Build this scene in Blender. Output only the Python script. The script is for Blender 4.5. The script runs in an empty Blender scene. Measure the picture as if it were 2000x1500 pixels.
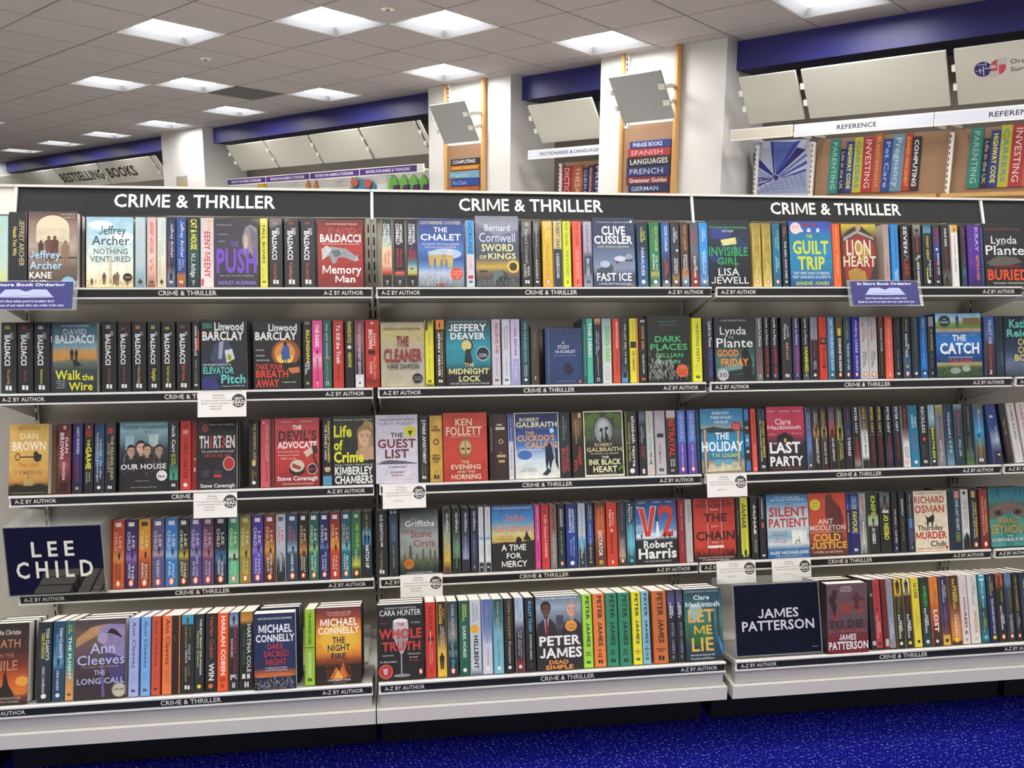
import bpy, math, random
import numpy as np
random.seed(7)
S = bpy.context.scene
C = S.collection
V3 = np.array

# ------------------------------------------------------------------ camera
CAM = V3([0.99996721, -2.36588023, 1.34634905]); FPX = 1611.2508
YAW, PIT, ROL = -0.1338, -0.176, 0.0068
cy_, sy_, cp_, sp_ = math.cos(YAW), math.sin(YAW), math.cos(PIT), math.sin(PIT)
FWD = V3([-sy_*cp_, cy_*cp_, sp_]); _r = V3([cy_, sy_, 0.0]); _u = np.cross(_r, FWD)
RT = math.cos(ROL)*_r + math.sin(ROL)*_u; UP = -math.sin(ROL)*_r + math.cos(ROL)*_u
cd = bpy.data.cameras.new('camera'); cam = bpy.data.objects.new('camera', cd); C.objects.link(cam)
import mathutils
M = mathutils.Matrix(((RT[0], UP[0], -FWD[0], CAM[0]), (RT[1], UP[1], -FWD[1], CAM[1]), (RT[2], UP[2], -FWD[2], CAM[2]), (0, 0, 0, 1)))
cam.matrix_world = M
cd.sensor_fit = 'HORIZONTAL'; cd.sensor_width = 36.0; cd.lens = FPX*36/2000; cd.clip_start = .05; cd.clip_end = 100
S.camera = cam

# ------------------------------------------------------------------ world, exposure
w = bpy.data.worlds.new('world'); S.world = w; w.use_nodes = True
w.node_tree.nodes['Background'].inputs[0].default_value = (.95, .97, 1, 1)
w.node_tree.nodes['Background'].inputs[1].default_value = .05
S.view_settings.view_transform = 'Standard'; S.view_settings.look = 'None'; S.view_settings.gamma = 1
S.view_settings.use_curve_mapping = False; S.view_settings.exposure = 0.25

GLOW = 24.0           # brightness of the lamp diffusers (the only light of the room)
S.cycles.max_bounces = 6; S.cycles.diffuse_bounces = 4; S.cycles.glossy_bounces = 3; S.cycles.transmission_bounces = 4
S.cycles.sample_clamp_indirect = 4.0; S.cycles.caustics_reflective = False; S.cycles.caustics_refractive = False
try:
    S.cycles.use_denoising = True; S.cycles.denoiser = 'OPENIMAGEDENOISE'
except Exception: pass

# ------------------------------------------------------------------ frames of reference
TH = -0.8379-0.032                       # direction of the shop's back wall in plan
E_ = V3([math.cos(TH), math.sin(TH)]); A_ = V3([-E_[1], E_[0]])
HC = 2.931                               # ceiling height
def UA(u, a, z): p = u*E_+a*A_; return (p[0], p[1], z)
def ray(x, y): return FWD+(x-1000)/FPX*RT-(y-750)/FPX*UP
def prj(P):
    d = V3(P, float)-CAM; return 1000+FPX*(d@RT)/(d@FWD), 750-FPX*(d@UP)/(d@FWD)
def on_y(x, y, Y): d = ray(x, y); return CAM+(Y-CAM[1])/d[1]*d
def on_a(x, y, A):
    d = ray(x, y); P = CAM+(A-CAM[:2]@A_)/(d[:2]@A_)*d; return P[:2]@E_, P[2]
def x_at(px, Y, Z):                      # real x of the point at depth Y, height Z seen at column px
    X = (px-1000)/740+1
    for _ in range(6):
        a = prj((X, Y, Z))[0]; b = prj((X+.01, Y, Z))[0]; X += (px-a)/(b-a)*.01
    return X
BW = 0.92
D1, D5 = 0.2103, 0.4566
ZR = [1.2168, 0.9546, 0.6908, 0.426, 0.254]

# ------------------------------------------------------------------ materials
def lin(c): return c/12.92 if c <= .04045 else ((c+.055)/1.055)**2.4
def hx(h):
    h = h.strip()
    if len(h) == 3: h = h[0]*2+h[1]*2+h[2]*2
    return tuple(lin(int(h[i:i+2], 16)/255) for i in (0, 2, 4))
def nd(m, t, **k):
    n = m.node_tree.nodes.new(t)
    for a, b in k.items(): setattr(n, a, b)
    return n
def mat(name, col, rough=.5, noise=.06, scale=8, metal=0, bump=0, spec=.5, emit=0, coat=0, alpha=1, stretch=None):
    m = bpy.data.materials.new(name); m.use_nodes = True; b = m.node_tree.nodes['Principled BSDF']; L = m.node_tree.links
    c = hx(col) if isinstance(col, str) else col
    b.inputs['Roughness'].default_value = rough; b.inputs['Metallic'].default_value = metal
    b.inputs['Specular IOR Level'].default_value = spec; b.inputs['Coat Weight'].default_value = coat
    if emit: b.inputs['Emission Color'].default_value = (*c, 1); b.inputs['Emission Strength'].default_value = emit
    tc = nd(m, 'ShaderNodeTexCoord'); nz = nd(m, 'ShaderNodeTexNoise'); nz.inputs['Scale'].default_value = scale; nz.inputs['Detail'].default_value = 4
    if stretch:
        mp = nd(m, 'ShaderNodeMapping'); mp.inputs['Scale'].default_value = stretch
        L.new(tc.outputs['Object'], mp.inputs[0]); L.new(mp.outputs[0], nz.inputs['Vector'])
    else: L.new(tc.outputs['Object'], nz.inputs['Vector'])
    mx = nd(m, 'ShaderNodeMix', data_type='RGBA'); L.new(nz.outputs['Fac'], mx.inputs[0])
    mx.inputs[6].default_value = (*[v*(1-noise) for v in c], 1); mx.inputs[7].default_value = (*[min(1, v*(1+noise)) for v in c], 1)
    L.new(mx.outputs[2], b.inputs['Base Color'])
    if bump:
        bp = nd(m, 'ShaderNodeBump'); bp.inputs['Strength'].default_value = bump; bp.inputs['Distance'].default_value = .002
        n2 = nd(m, 'ShaderNodeTexNoise'); n2.inputs['Scale'].default_value = scale*12; L.new(tc.outputs['Object'], n2.inputs['Vector'])
        L.new(n2.outputs['Fac'], bp.inputs['Height']); L.new(bp.outputs[0], b.inputs['Normal'])
    if alpha < 1: b.inputs['Alpha'].default_value = alpha
    return m
# printed card and book covers: colour attribute, alpha of the attribute = how mottled the artwork is
def print_mat(name, rough, coat):
    m = mat(name, 'fff', rough=rough, coat=coat); L = m.node_tree.links; b = m.node_tree.nodes['Principled BSDF']
    at = nd(m, 'ShaderNodeVertexColor', layer_name='Col')
    tc = nd(m, 'ShaderNodeTexCoord'); nz = nd(m, 'ShaderNodeTexNoise'); nz.inputs['Scale'].default_value = 55; nz.inputs['Detail'].default_value = 6; nz.inputs['Distortion'].default_value = .6
    L.new(tc.outputs['Object'], nz.inputs['Vector'])
    mr = nd(m, 'ShaderNodeMapRange'); mr.inputs[1].default_value = .3; mr.inputs[2].default_value = .7; mr.inputs[3].default_value = .55; mr.inputs[4].default_value = 1.5
    L.new(nz.outputs['Fac'], mr.inputs[0])
    mu = nd(m, 'ShaderNodeMix', data_type='RGBA', blend_type='MULTIPLY'); L.new(at.outputs['Alpha'], mu.inputs[0])
    L.new(at.outputs['Color'], mu.inputs[6]); L.new(mr.outputs[0], mu.inputs[7]); L.new(mu.outputs[2], b.inputs['Base Color'])
    return m
COVER = print_mat('printed_cover', .38, .15)
SIGN = print_mat('printed_sign', .5, 0)
PAGES = mat('page_edges', 'f1ebdf', rough=.9, noise=.14, scale=60, stretch=(12, .4, .1))
STEEL = mat('white_shelf_steel', 'd9d5cc', rough=.42, noise=.03, scale=5)
RAIL = mat('white_ticket_rail', 'ece9e2', rough=.35, noise=.02)
BASEP = mat('pale_grey_base_steel', 'bcb9b4', rough=.45, noise=.05, scale=3)
BACK = mat('grey_back_panel', 'b3aea2', rough=.55, noise=.05, scale=1.5, stretch=(.3, 1, 6))
UPR = mat('grey_upright_steel', 'aca79c', rough=.5, noise=.04)
DARK = mat('dark_slot', '0b0b0c', rough=.8)
BLACKP = mat('black_header_board', '212326', rough=.6, noise=.15, scale=6, spec=.3)
STRIP = mat('black_ticket_strip', '1d1c1c', rough=.4, noise=.1)
PLINTH = mat('black_plinth', '0a0a10', rough=.6, noise=.3, scale=4)
WHITEW = mat('white_wall_paint', 'dcdbd9', rough=.7, noise=.03, scale=2)
GREYW = mat('grey_recess_wall', '6d675f', rough=.7, noise=.05, scale=2)
CEIL = mat('ceiling_tile', 'aaa4a6', rough=.85, noise=.05, scale=3, bump=.1)
CEILD = mat('dark_ceiling_tile', '5b5a5b', rough=.85, noise=.05, scale=3)
GRID = mat('ceiling_grid', '625d5b', rough=.6)
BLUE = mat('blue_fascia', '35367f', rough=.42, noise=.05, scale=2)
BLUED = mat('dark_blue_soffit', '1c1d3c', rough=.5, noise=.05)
PANEL = mat('cream_sign_panel', 'd6d5cb', rough=.45, noise=.02)
PANELG = mat('grey_sign_panel', 'a9abac', rough=.4, noise=.02)
WOOD = mat('beech_edge', 'c99a5e', rough=.5, noise=.15, scale=5, stretch=(2, 2, .3))
WOODP = mat('wood_print_panel', '95765c', rough=.45, noise=.14, scale=3, stretch=(.5, .5, 6))
LAMPW = mat("lamp_reflector", "77797e", rough=.35, noise=.01)
LAMPE = mat('lamp_diffuser', 'fffdf9', rough=.5, noise=0, emit=GLOW)
NAVYS = mat('navy_header_card', '0e1124', rough=.8, noise=.25, scale=60, spec=.15)
def acrylic(name, col, alpha, rough=.05):
    m = mat(name, col, rough=rough, noise=0); m.node_tree.nodes['Principled BSDF'].inputs['Alpha'].default_value = alpha; return m
ACRY = acrylic('clear_acrylic', 'dfe3e0', .16)
SMOKE = mat('gloss_black_acrylic', '17171b', rough=.07, noise=.05, coat=.6)
# carpet: royal blue with rows of short pale dashes
def carpet():
    m = mat('blue_carpet', '0f1070', rough=1, noise=.3, scale=40, bump=.2, spec=.05); L = m.node_tree.links; b = m.node_tree.nodes['Principled BSDF']
    tc = nd(m, 'ShaderNodeTexCoord'); mp = nd(m, 'ShaderNodeMapping'); mp.inputs['Rotation'].default_value = (0, 0, .55); mp.inputs['Scale'].default_value = (1, 1, 1)
    L.new(tc.outputs['Object'], mp.inputs[0])
    br = nd(m, 'ShaderNodeTexBrick'); br.offset = .5; br.inputs['Scale'].default_value = 1
    br.inputs['Brick Width'].default_value = .017; br.inputs['Row Height'].default_value = .0085; br.inputs['Mortar Size'].default_value = .0028; br.inputs['Mortar Smooth'].default_value = .3
    br.inputs['Color1'].default_value = (1, 1, 1, 1); br.inputs['Color2'].default_value = (1, 1, 1, 1); br.inputs['Mortar'].default_value = (0, 0, 0, 1)
    L.new(mp.outputs[0], br.inputs['Vector'])
    nz = nd(m, 'ShaderNodeTexNoise'); nz.inputs['Scale'].default_value = 130; L.new(tc.outputs['Object'], nz.inputs['Vector'])
    gt = nd(m, 'ShaderNodeMapRange'); gt.inputs[1].default_value = .53; gt.inputs[2].default_value = .63; L.new(nz.outputs['Fac'], gt.inputs[0])
    mu = nd(m, 'ShaderNodeMath', operation='MULTIPLY'); L.new(br.outputs['Color'], mu.inputs[0]); L.new(gt.outputs[0], mu.inputs[1])
    mx = nd(m, 'ShaderNodeMix', data_type='RGBA'); L.new(mu.outputs[0], mx.inputs[0])
    old = b.inputs['Base Color'].links[0].from_socket; L.new(old, mx.inputs[6]); mx.inputs[7].default_value = (*hx('6f7db8'), 1)
    L.new(mx.outputs[2], b.inputs['Base Color']); return m
CARPET = carpet()
BOUNCEF = mat('pale_bounce_floor', 'c2bdb6', rough=.5, noise=.08, scale=2)  # unseen floor around the carpet, made pale so less blue bounces onto the ceiling

# ------------------------------------------------------------------ glyphs of Blender's own font, as triangles
CH = "ABCDEFGHIJKLMNOPQRSTUVWXYZabcdefghijklmnopqrstuvwxyz0123456789&-.,'?!/+:"
STY = {'r': 0.006, 'b': 0.02, 'h': 0.032}
GL = {}
def make_glyphs():
    jobs = []
    for s, off in STY.items():
        for c in CH:
            for txt in (c, 'H'+c+'H'):
                if s != 'r' and len(txt) > 1: continue
                d = bpy.data.curves.new('g', 'FONT'); d.body = txt; d.resolution_u = 2 if c not in 'x' else 1; d.offset = off
                o = bpy.data.objects.new('g', d); C.objects.link(o); jobs.append((s, c, txt, o, d))
    d = bpy.data.curves.new('g', 'FONT'); d.body = 'HH'; o = bpy.data.objects.new('g', d); C.objects.link(o); jobs.append(('r', 'HH', 'HH', o, d))
    bpy.context.view_layer.update(); dg = bpy.context.evaluated_depsgraph_get()
    raw = {}
    for s, c, txt, o, d in jobs:
        me = o.evaluated_get(dg).to_mesh(); me.calc_loop_triangles()
        v = np.array([p.co[:2] for p in me.vertices], float).reshape(-1, 2); t = np.array([l.vertices[:] for l in me.loop_triangles], int).reshape(-1, 3)
        raw[(s, txt)] = (v, t); o.evaluated_get(dg).to_mesh_clear()
    for s, c, txt, o, d in jobs: bpy.data.objects.remove(o)
    for s, c, txt, o, d in jobs:
        try: bpy.data.curves.remove(d)
        except Exception: pass
    hh = raw[('r', 'HH')][0][:, 0].max(); cap = raw[('r', 'H')][0][:, 1].max()
    for s in STY:
        for c in CH:
            v, t = raw[(s, c)]
            vv, tt = v/cap, t
            # face up check
            a = vv[tt]; cr = (a[:, 1, 0]-a[:, 0, 0])*(a[:, 2, 1]-a[:, 0, 1])-(a[:, 1, 1]-a[:, 0, 1])*(a[:, 2, 0]-a[:, 0, 0])
            tt = np.where((cr < 0)[:, None], tt[:, ::-1], tt)
            GL[(s, c)] = (vv, tt, (raw[('r', 'H'+c+'H')][0][:, 0].max()-hh)/cap+(STY[s]*.8/cap))
make_glyphs()
for _s, _w in (('b', .155), ('h', .20)):  # M drawn by hand: the thickened outline of the font's own closes up
    W_ = 1.12; q = [(0, 0), (_w, 0), (_w, 1), (0, 1), (W_-_w, 0), (W_, 0), (W_, 1), (W_-_w, 1), (0, 1), (_w*1.25, 1), (W_/2+_w*.5, .12), (W_/2-_w*.5, .12), (W_-_w*1.25, 1), (W_, 1), (W_/2+_w*.5, .12), (W_/2-_w*.5, .12)]
    GL[(_s, 'M')] = (np.array(q)+(.09, 0), np.array([(0, 1, 2), (0, 2, 3), (4, 5, 6), (4, 6, 7), (8, 11, 10), (8, 10, 9), (12, 15, 14), (12, 14, 13)]), W_+.16)
for _s, _w in (('r', .12), ('b', .165), ('h', .21)):    # J without the descender
    n = 8; cx, R = .30, .30; o = []; i_ = []
    for k in range(n+1):
        g = -math.pi*.06-(math.pi*.86)*k/n; o.append((cx+R*math.cos(g), R+R*math.sin(g))); i_.append((cx+(R-_w)*math.cos(g), R+(R-_w)*math.sin(g)))
    V = [(cx+R-_w, R*.8), (cx+R, R*.8), (cx+R, 1), (cx+R-_w, 1)]+o+i_; T = [(0, 1, 2), (0, 2, 3)]
    for k in range(n): a, b, c, d = 4+k, 5+k, 5+n+k, 6+n+k; T += [(a, c, d), (a, d, b)]
    GL[(_s, 'J')] = (np.array(V)+(.05, 0), np.array(T), .76)

# ------------------------------------------------------------------ mesh builder
class MB:
    def __init__(s): s.v = []; s.f = []; s.c = []; s.n = 0
    def add(s, v, f, col=(.5, .5, .5), tex=0.0):
        v = np.asarray(v, float).reshape(-1, 3); s.v.append(v)
        c = np.asarray(col, float)
        if c.ndim == 1: c = np.tile(c, (len(v), 1))
        if c.shape[1] == 3: c = np.hstack([c, np.full((len(v), 1), tex)])
        s.c.append(c)
        for q in f: s.f.append([int(i)+s.n for i in q])
        s.n += len(v); return s
    def box(s, x0, x1, y0, y1, z0, z1, col=(.5, .5, .5), fr=None):
        P = [(x, y, z) for x in (x0, x1) for y in (y0, y1) for z in (z0, z1)]
        if fr: P = [fr(*p) for p in P]
        F = [(0, 1, 3, 2), (4, 6, 7, 5), (0, 4, 5, 1), (2, 3, 7, 6), (0, 2, 6, 4), (1, 5, 7, 3)]
        return s.add(P, F, col)
    def hexa(s, P, col=(.5, .5, .5)):     # 8 corners: bottom loop 4, top loop 4
        return s.add(P, [(3, 2, 1, 0), (4, 5, 6, 7), (0, 1, 5, 4), (1, 2, 6, 5), (2, 3, 7, 6), (3, 0, 4, 7)], col)
    def prism(s, loop, z0, z1, col=(.5, .5, .5), fr=None):
        n = len(loop); P = [(x, y, z0) for x, y in loop]+[(x, y, z1) for x, y in loop]
        if fr: P = [fr(*p) for p in P]
        return s.add(P, [tuple(range(n))[::-1], tuple(range(n, 2*n))]+[(i, (i+1) % n, n+(i+1) % n, n+i) for i in range(n)], col)
    def build(s, name, m, parent=None, smooth=False, loc=None):
        me = bpy.data.meshes.new(name); v = np.vstack(s.v); me.from_pydata(v.tolist(), [], s.f)
        ca = me.color_attributes.new('Col', 'FLOAT_COLOR', 'POINT'); ca.data.foreach_set('color', np.vstack(s.c).astype(np.float32).ravel())
        me.materials.append(m); me.update()
        if smooth: me.shade_smooth()
        o = bpy.data.objects.new(name, me); C.objects.link(o)
        if parent: o.parent = parent
        if loc: o.location = loc
        return o
# drawing on a flat panel: fr(u, v, d) -> 3D, u right, v up, d towards the viewer
class Draw:
    def __init__(s, mb, fr): s.mb = mb; s.fr = fr; s.k = 0
    def lay(s): s.k += 1; return s.k*.00005
    def poly(s, pts, col, tex=0):
        d = s.lay(); s.mb.add([s.fr(x, y, d) for x, y in pts], [tuple(range(len(pts)))], col if isinstance(col, tuple) else hx(col), tex)
    def rect(s, x0, y0, x1, y1, col, tex=0): s.poly([(x0, y0), (x1, y0), (x1, y1), (x0, y1)], col, tex)
    def ell(s, cx, cy, rx, ry, col, n=20, tex=0): s.poly([(cx+rx*math.cos(2*math.pi*i/n), cy+ry*math.sin(2*math.pi*i/n)) for i in range(n)], col, tex)
    def grad(s, x0, y0, x1, y1, stops, tex=0, horiz=False):     # stops: [(pos 0 top..1 bottom, col)]
        d = s.lay()
        for (p0, c0), (p1, c1) in zip(stops[:-1], stops[1:]):
            if p1-p0 < 1e-6: continue
            if horiz: q = [(x0+(x1-x0)*p0, y0), (x0+(x1-x0)*p1, y0), (x0+(x1-x0)*p1, y1), (x0+(x1-x0)*p0, y1)]; cc = [c0, c1, c1, c0]
            else:
                a, b = y1+(y0-y1)*p0, y1+(y0-y1)*p1; q = [(x0, b), (x1, b), (x1, a), (x0, a)]; cc = [c1, c1, c0, c0]
            s.mb.add([s.fr(x, y, d) for x, y in q], [(0, 1, 2, 3)], np.array([(*c, tex) for c in cc]))
    def text(s, t, x0, x1, y0, y1, col, sty='b', rot=0, keep=False, align='c', gap=0):
        """string fitted to the box; rot=1: reads downwards (box stays in panel axes)"""
        P = []; T = []; cx = 0; n = 0
        for c in t:
            if c == ' ': cx += .42; continue
            g = GL.get((sty, c))
            if g is None: continue
            P.append(g[0]+(cx, 0)); T.append(g[1]+n); n += len(g[0]); cx += g[2]+gap
        if not P: return
        P = np.vstack(P); T = np.vstack(T); mn = P[:, 0].min(); W = P[:, 0].max()-mn; P[:, 0] -= mn
        if rot: L, Hh = abs(y1-y0), abs(x1-x0)
        else: L, Hh = x1-x0, y1-y0
        if keep and L/W > Hh*1.15:                         # do not stretch short words too far
            L2 = Hh*1.15*W; off = {'c': (L-L2)/2, 'l': 0, 'r': L-L2}[align]
        else: L2, off = L, 0
        P[:, 0] = P[:, 0]*L2/W+off; P[:, 1] *= Hh
        if rot: Q = np.stack([x0+P[:, 1], max(y0, y1)-P[:, 0]], 1)
        else: Q = np.stack([x0+P[:, 0], y0+P[:, 1]], 1)
        d = s.lay(); s.mb.add([s.fr(a, b, d) for a, b in Q], T, col if isinstance(col, tuple) else hx(col))

def tag(o, label=None, cat=None, group=None, kind=None):
    if label: o['label'] = label
    if cat: o['category'] = cat
    if group: o['group'] = group
    if kind: o['kind'] = kind
    return o
def thing(name, label, cat, loc=(0, 0, 0), group=None):
    o = bpy.data.objects.new(name, None); C.objects.link(o); o.location = loc; o.empty_display_size = .05
    return tag(o, label, cat, group)
def struct(mb, name, m): return tag(mb.build(name, m), kind='structure')

# ------------------------------------------------------------------ room shell (laid out along the back wall: u along it, a towards it)
U0, U1, A0, A1 = -20.5, 7.0, -5.0, 6.25
def slab(mb, u0, u1, a0, a1, z0, z1): return mb.box(u0, u1, a0, a1, z0, z1, fr=UA)
fl = struct(slab(MB(), U0, U1, A0, A1, -.1, -.004), 'floor', BOUNCEF)
MB().box(-1.6, 4.6, -2.4, .5, -.004, 0).build('carpet', CARPET, fl)
struct(slab(MB(), U0, U1, A1, A1+.1, 0, HC+.2), 'wall_back', GREYW)
struct(slab(MB(), U0-.1, U0, A0, A1, 0, HC+.2), 'wall_left', WHITEW)
struct(slab(MB(), U1, U1+.1, A0, A1, 0, HC+.2), 'wall_right', WHITEW)
struct(slab(MB(), U0, U1, A0-.1, A0, 0, HC+.2), 'wall_front', WHITEW)
AL = [5.38-.6283*i for i in range(17)]
def ul(k): return -4.097+(.664 if k < 0 else .636)*k
def cell(k, r):                          # corners of a ceiling cell
    a1 = AL[r]; a0 = AL[r+1]
    return [(ul(k)+.068*(5.36-a0), a0), (ul(k+1)+.068*(5.36-a0), a0), (ul(k+1)+.068*(5.36-a1), a1), (ul(k)+.068*(5.36-a1), a1)]
LAMPS = [(-22, 0), (-18, 0), (-15, 0), (-12, 0), (-9, 0), (-6, 0), (-3, 0), (0, 0), (3, 0), (6, 0), (9, 0), (-4, 2), (2, 2), (8, 2), (12, 2), (-12, 3), (-5, 3), (1, 3), (-1, 4),
         (4, 5), (7, 4), (10, 4), (13, 5), (5, 7), (8, 7), (11, 7), (2, 7), (5, 9), (8, 9), (11, 9), (14, 9), (2, 9), (5, 11), (9, 11), (13, 11), (-8, 6), (-14, 6), (-3, 8), (7, 13), (11, 13), (3, 13)]
DARKT = (-4, 1)
bk = MB(); rest = MB(); tiles = []
def inset(q, g):
    m = np.mean(np.array(q), axis=0); return [tuple(m+(V3(p)-m)*(1-g)) for p in q]
for k in range(-25, 16):
    for r in range(0, 15):
        q = cell(k, r)
        if (k, r) in LAMPS: continue
        bk.add([UA(x, y, HC+.012) for x, y in q], [(3, 2, 1, 0)])
        m = np.mean(np.array(q), axis=0); P = UA(m[0], m[1], HC); d = V3(P)-CAM
        vis = d@FWD > 1 and -60 < prj(P)[0] < 2060 and -40 < prj(P)[1]
        tiles.append((d@d if vis else 1e9, k, r, q))
tiles.sort(key=lambda t: t[0])
for k in range(-25, 16):                # cut tiles along the fascia
    q = [(ul(k), AL[0]), (ul(k+1), AL[0]), (ul(k+1), 5.86), (ul(k), 5.86)]
    bk.add([UA(x, y, HC+.012) for x, y in q], [(3, 2, 1, 0)]); tiles.append((1e8 if k > -8 else 1e9, k, -1, q))
bk.add([UA(u, a, HC+.11) for u, a in ((U0-.2, A0), (U1+.2, A0), (U1+.2, A1), (U0-.2, A1))], [(3, 2, 1, 0)])
ceiling = struct(bk, 'ceiling', GRID)
for n, (dist, k, r, q) in enumerate(tiles):
    g = inset(q, .014)
    if n < 285 or (r == -1 and k in range(-6, 6)):
        mb = MB(); mb.prism([UA(x, y, 0)[:2] for x, y in inset(g, .012)], HC-.002, HC+.001); mb.prism([UA(x, y, 0)[:2] for x, y in g], HC+.001, HC+.011)
        o = mb.build('ceiling_tile', CEILD if (k, r) == DARKT else CEIL, ceiling)
        if (k, r) == DARKT: o['label'] = 'dark grey ceiling tile'
    else: rest.prism([UA(x, y, 0)[:2] for x, y in g], HC-.002, HC+.011)
tag(rest.build('ceiling_tile', CEIL, ceiling), kind='stuff')
def lamp(k, r):
    q = cell(k, r); m = np.mean(np.array(q), axis=0); o3 = UA(m[0], m[1], HC); px, py = prj(o3); d = (V3(o3)-CAM)@FWD
    if d > 0 and -120 < px < 2100 and py > -60:
        if r == 0: lab = 'square recessed ceiling lamp in the row beside the blue fascia, %s from the left' % ORD[[a[0] for a in LAMPS if a[1] == 0].index(k)]
        else: lab = {(-4, 2): 'lit recessed ceiling lamp next to the dark grey ceiling tile', (2, 2): 'large lit ceiling lamp above the small tilted computing display', (-12, 3): 'small lit ceiling lamp at the left picture edge', (-5, 3): 'lit ceiling lamp above the bestselling books sign, between nearer and farther ones', (1, 3): 'lit ceiling lamp cut by the top picture edge, left of middle', (-1, 4): 'nearest lit ceiling lamp, at the top left corner'}.get((k, r), 'lit ceiling lamp beyond the picture edge')
    else: lab = 'lit square ceiling lamp outside the picture'
    t = thing('ceiling_lamp', lab, 'lamp', o3, 'recessed ceiling lamps')
    L = lambda x, y, z: (UA(x, y, z)[0]-o3[0], UA(x, y, z)[1]-o3[1], z-HC)
    a = inset(q, .03); b = inset(q, .075); c = inset(q, .22)
    f = MB()
    for i in range(4):
        j = (i+1) % 4; f.add([L(*a[i], HC-.006), L(*a[j], HC-.006), L(*b[j], HC-.004), L(*b[i], HC-.004), L(*a[i], HC+.01), L(*a[j], HC+.01)], [(0, 3, 2, 1), (0, 1, 5, 4)])
    f.build('lamp_frame', RAIL, t)
    f = MB()
    for i in range(4):
        j = (i+1) % 4; f.add([L(*b[i], HC-.004), L(*b[j], HC-.004), L(*c[j], HC+.05), L(*c[i], HC+.05)], [(0, 3, 2, 1)])
    f.build('reflector', LAMPW, t)
    f = MB(); f.prism([L(*p, 0)[:2] for p in c], .05, .055); f.build('diffuser', LAMPE, t)
ORD = ['first', 'second', 'third', 'fourth', 'fifth', 'sixth', 'seventh', 'eighth', 'ninth', 'tenth', 'eleventh', 'twelfth']
for k, r in LAMPS: lamp(k, r)
for (px, py, lab) in ((401, 113, 'small round white ceiling sprinkler above the left shelving'), (757, 15, 'small round ceiling sprinkler near the top picture edge')):
    d = ray(px, py); P = CAM+(HC-CAM[2])/d[2]*d; t = thing('ceiling_sprinkler', lab, 'sprinkler', (P[0], P[1], HC)); m = MB()
    m.prism([(.05*math.cos(i*.5236), .05*math.sin(i*.5236)) for i in range(12)], -.012, -.002); m.build('rosette', RAIL, t)
    m = MB(); m.prism([(.015*math.cos(i*.7854), .015*math.sin(i*.7854)) for i in range(8)], -.03, -.012); m.build('nozzle', UPR, t)

# pillars and fascia
for (u0, u1) in ((-20.4, -18.75), (-10.83, -9.5), (-4.52, -3.31), (-2.21, -.965)):
    struct(slab(MB(), u0, u1, 5.55, A1, 0, HC), 'pillar', WHITEW)
for n, (u0, u1) in enumerate(((-18.75, -10.83), (-9.5, -4.52), (-3.31, -2.21), (-.965, U1))):
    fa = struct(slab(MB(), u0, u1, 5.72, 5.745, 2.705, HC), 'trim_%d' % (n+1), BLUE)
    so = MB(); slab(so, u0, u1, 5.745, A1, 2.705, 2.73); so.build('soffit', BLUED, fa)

# ------------------------------------------------------------------ wall displays behind
def wall_fr(A, z0=0, tilt=0):            # drawing frame on a plane facing the room
    return lambda u, v, d: UA(u, A-d+0*v, v)
def flip_sign(mb, fr): return Draw(mb, fr)
def tilt_panel(u0, u1, at, zt, ab, zb, label, m, arms='', name='tilted_sign_panel', art=None, grp=None, ue=None):
    c = UA(u0, at, zb); t = thing(name, label, 'sign panel', c, grp)
    L = lambda u, a, z: tuple(V3(UA(u, a, z))-V3(c))
    n = V3([zt-zb, at-ab]); n /= np.hypot(*n); th = .018; da, dz = n[0]*th, -n[1]*th
    mb = MB(); mb.hexa([L(u0, ab, zb), L(u1, ab, zb), L(u1, ab+da, zb+dz), L(u0, ab+da, zb+dz), L(u0, at, zt), L(u1, at, zt), L(u1, at+da, zt+dz), L(u0, at+da, zt+dz)], hx('d6d5cb'))
    mb.build('panel', m, t)
    if art:
        am = MB(); H = math.hypot(zt-zb, at-ab)
        def fr(x, y, d): q = y/H; return L(x, ab+(at-ab)*q-n[0]*(d+.001), zb+(zt-zb)*q+n[1]*(d+.001))
        art(Draw(am, fr), H); am.build('lettering', SIGN, t)
    for s in arms:
        u = u1+.012 if s == 'r' else u0-.012
        for f in (.28, .62):
            a0 = at+(ab-at)*f; z = zt+(zb-zt)*f; mb = MB(); R = .13
            pts = []
            for i in range(7):
                g = i/6*1.35; pts.append((a0+.01+ (5.52-a0)*(i/6), z-.02+.055*math.sin(g*1.2)))
            us = [u+((ue-u)*i/6 if ue and s == 'r' else 0) for i in range(7)]
            if s == 'l': pts = pts[:2]
            for ui, uj, (aa, za), (ab2, zb2) in zip(us[:-1], us[1:], pts[:-1], pts[1:]):
                mb.hexa([L(ui-.003, aa, za-.018), L(ui+.003, aa, za-.018), L(uj+.003, ab2, zb2-.018), L(uj-.003, ab2, zb2-.018), L(ui-.003, aa, za+.018), L(ui+.003, aa, za+.018), L(uj+.003, ab2, zb2+.018), L(uj-.003, ab2, zb2+.018)])
            s2 = -1 if s == 'r' else 1; wd = .05 if s == 'r' else .022
            mb.hexa([L(u+s2*wd, a0-.02, z-.04), L(u, a0-.02, z-.04), L(u, a0+.0, z-.04), L(u+s2*wd, a0, z-.04), L(u+s2*wd, a0-.035, z), L(u, a0-.035, z), L(u, a0-.01, z), L(u+s2*wd, a0-.01, z)])
            mb.build('bracket', RAIL, t)
    return t
AT, ZT, AB, ZB = 5.45, 2.585, 5.68, 2.262
edges = [on_a(x, y, 5.45)[0] for x, y in ((440, 286), (514, 276), (600, 264.7), (699, 250.8), (810.5, 236))]+[-4.54]
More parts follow.
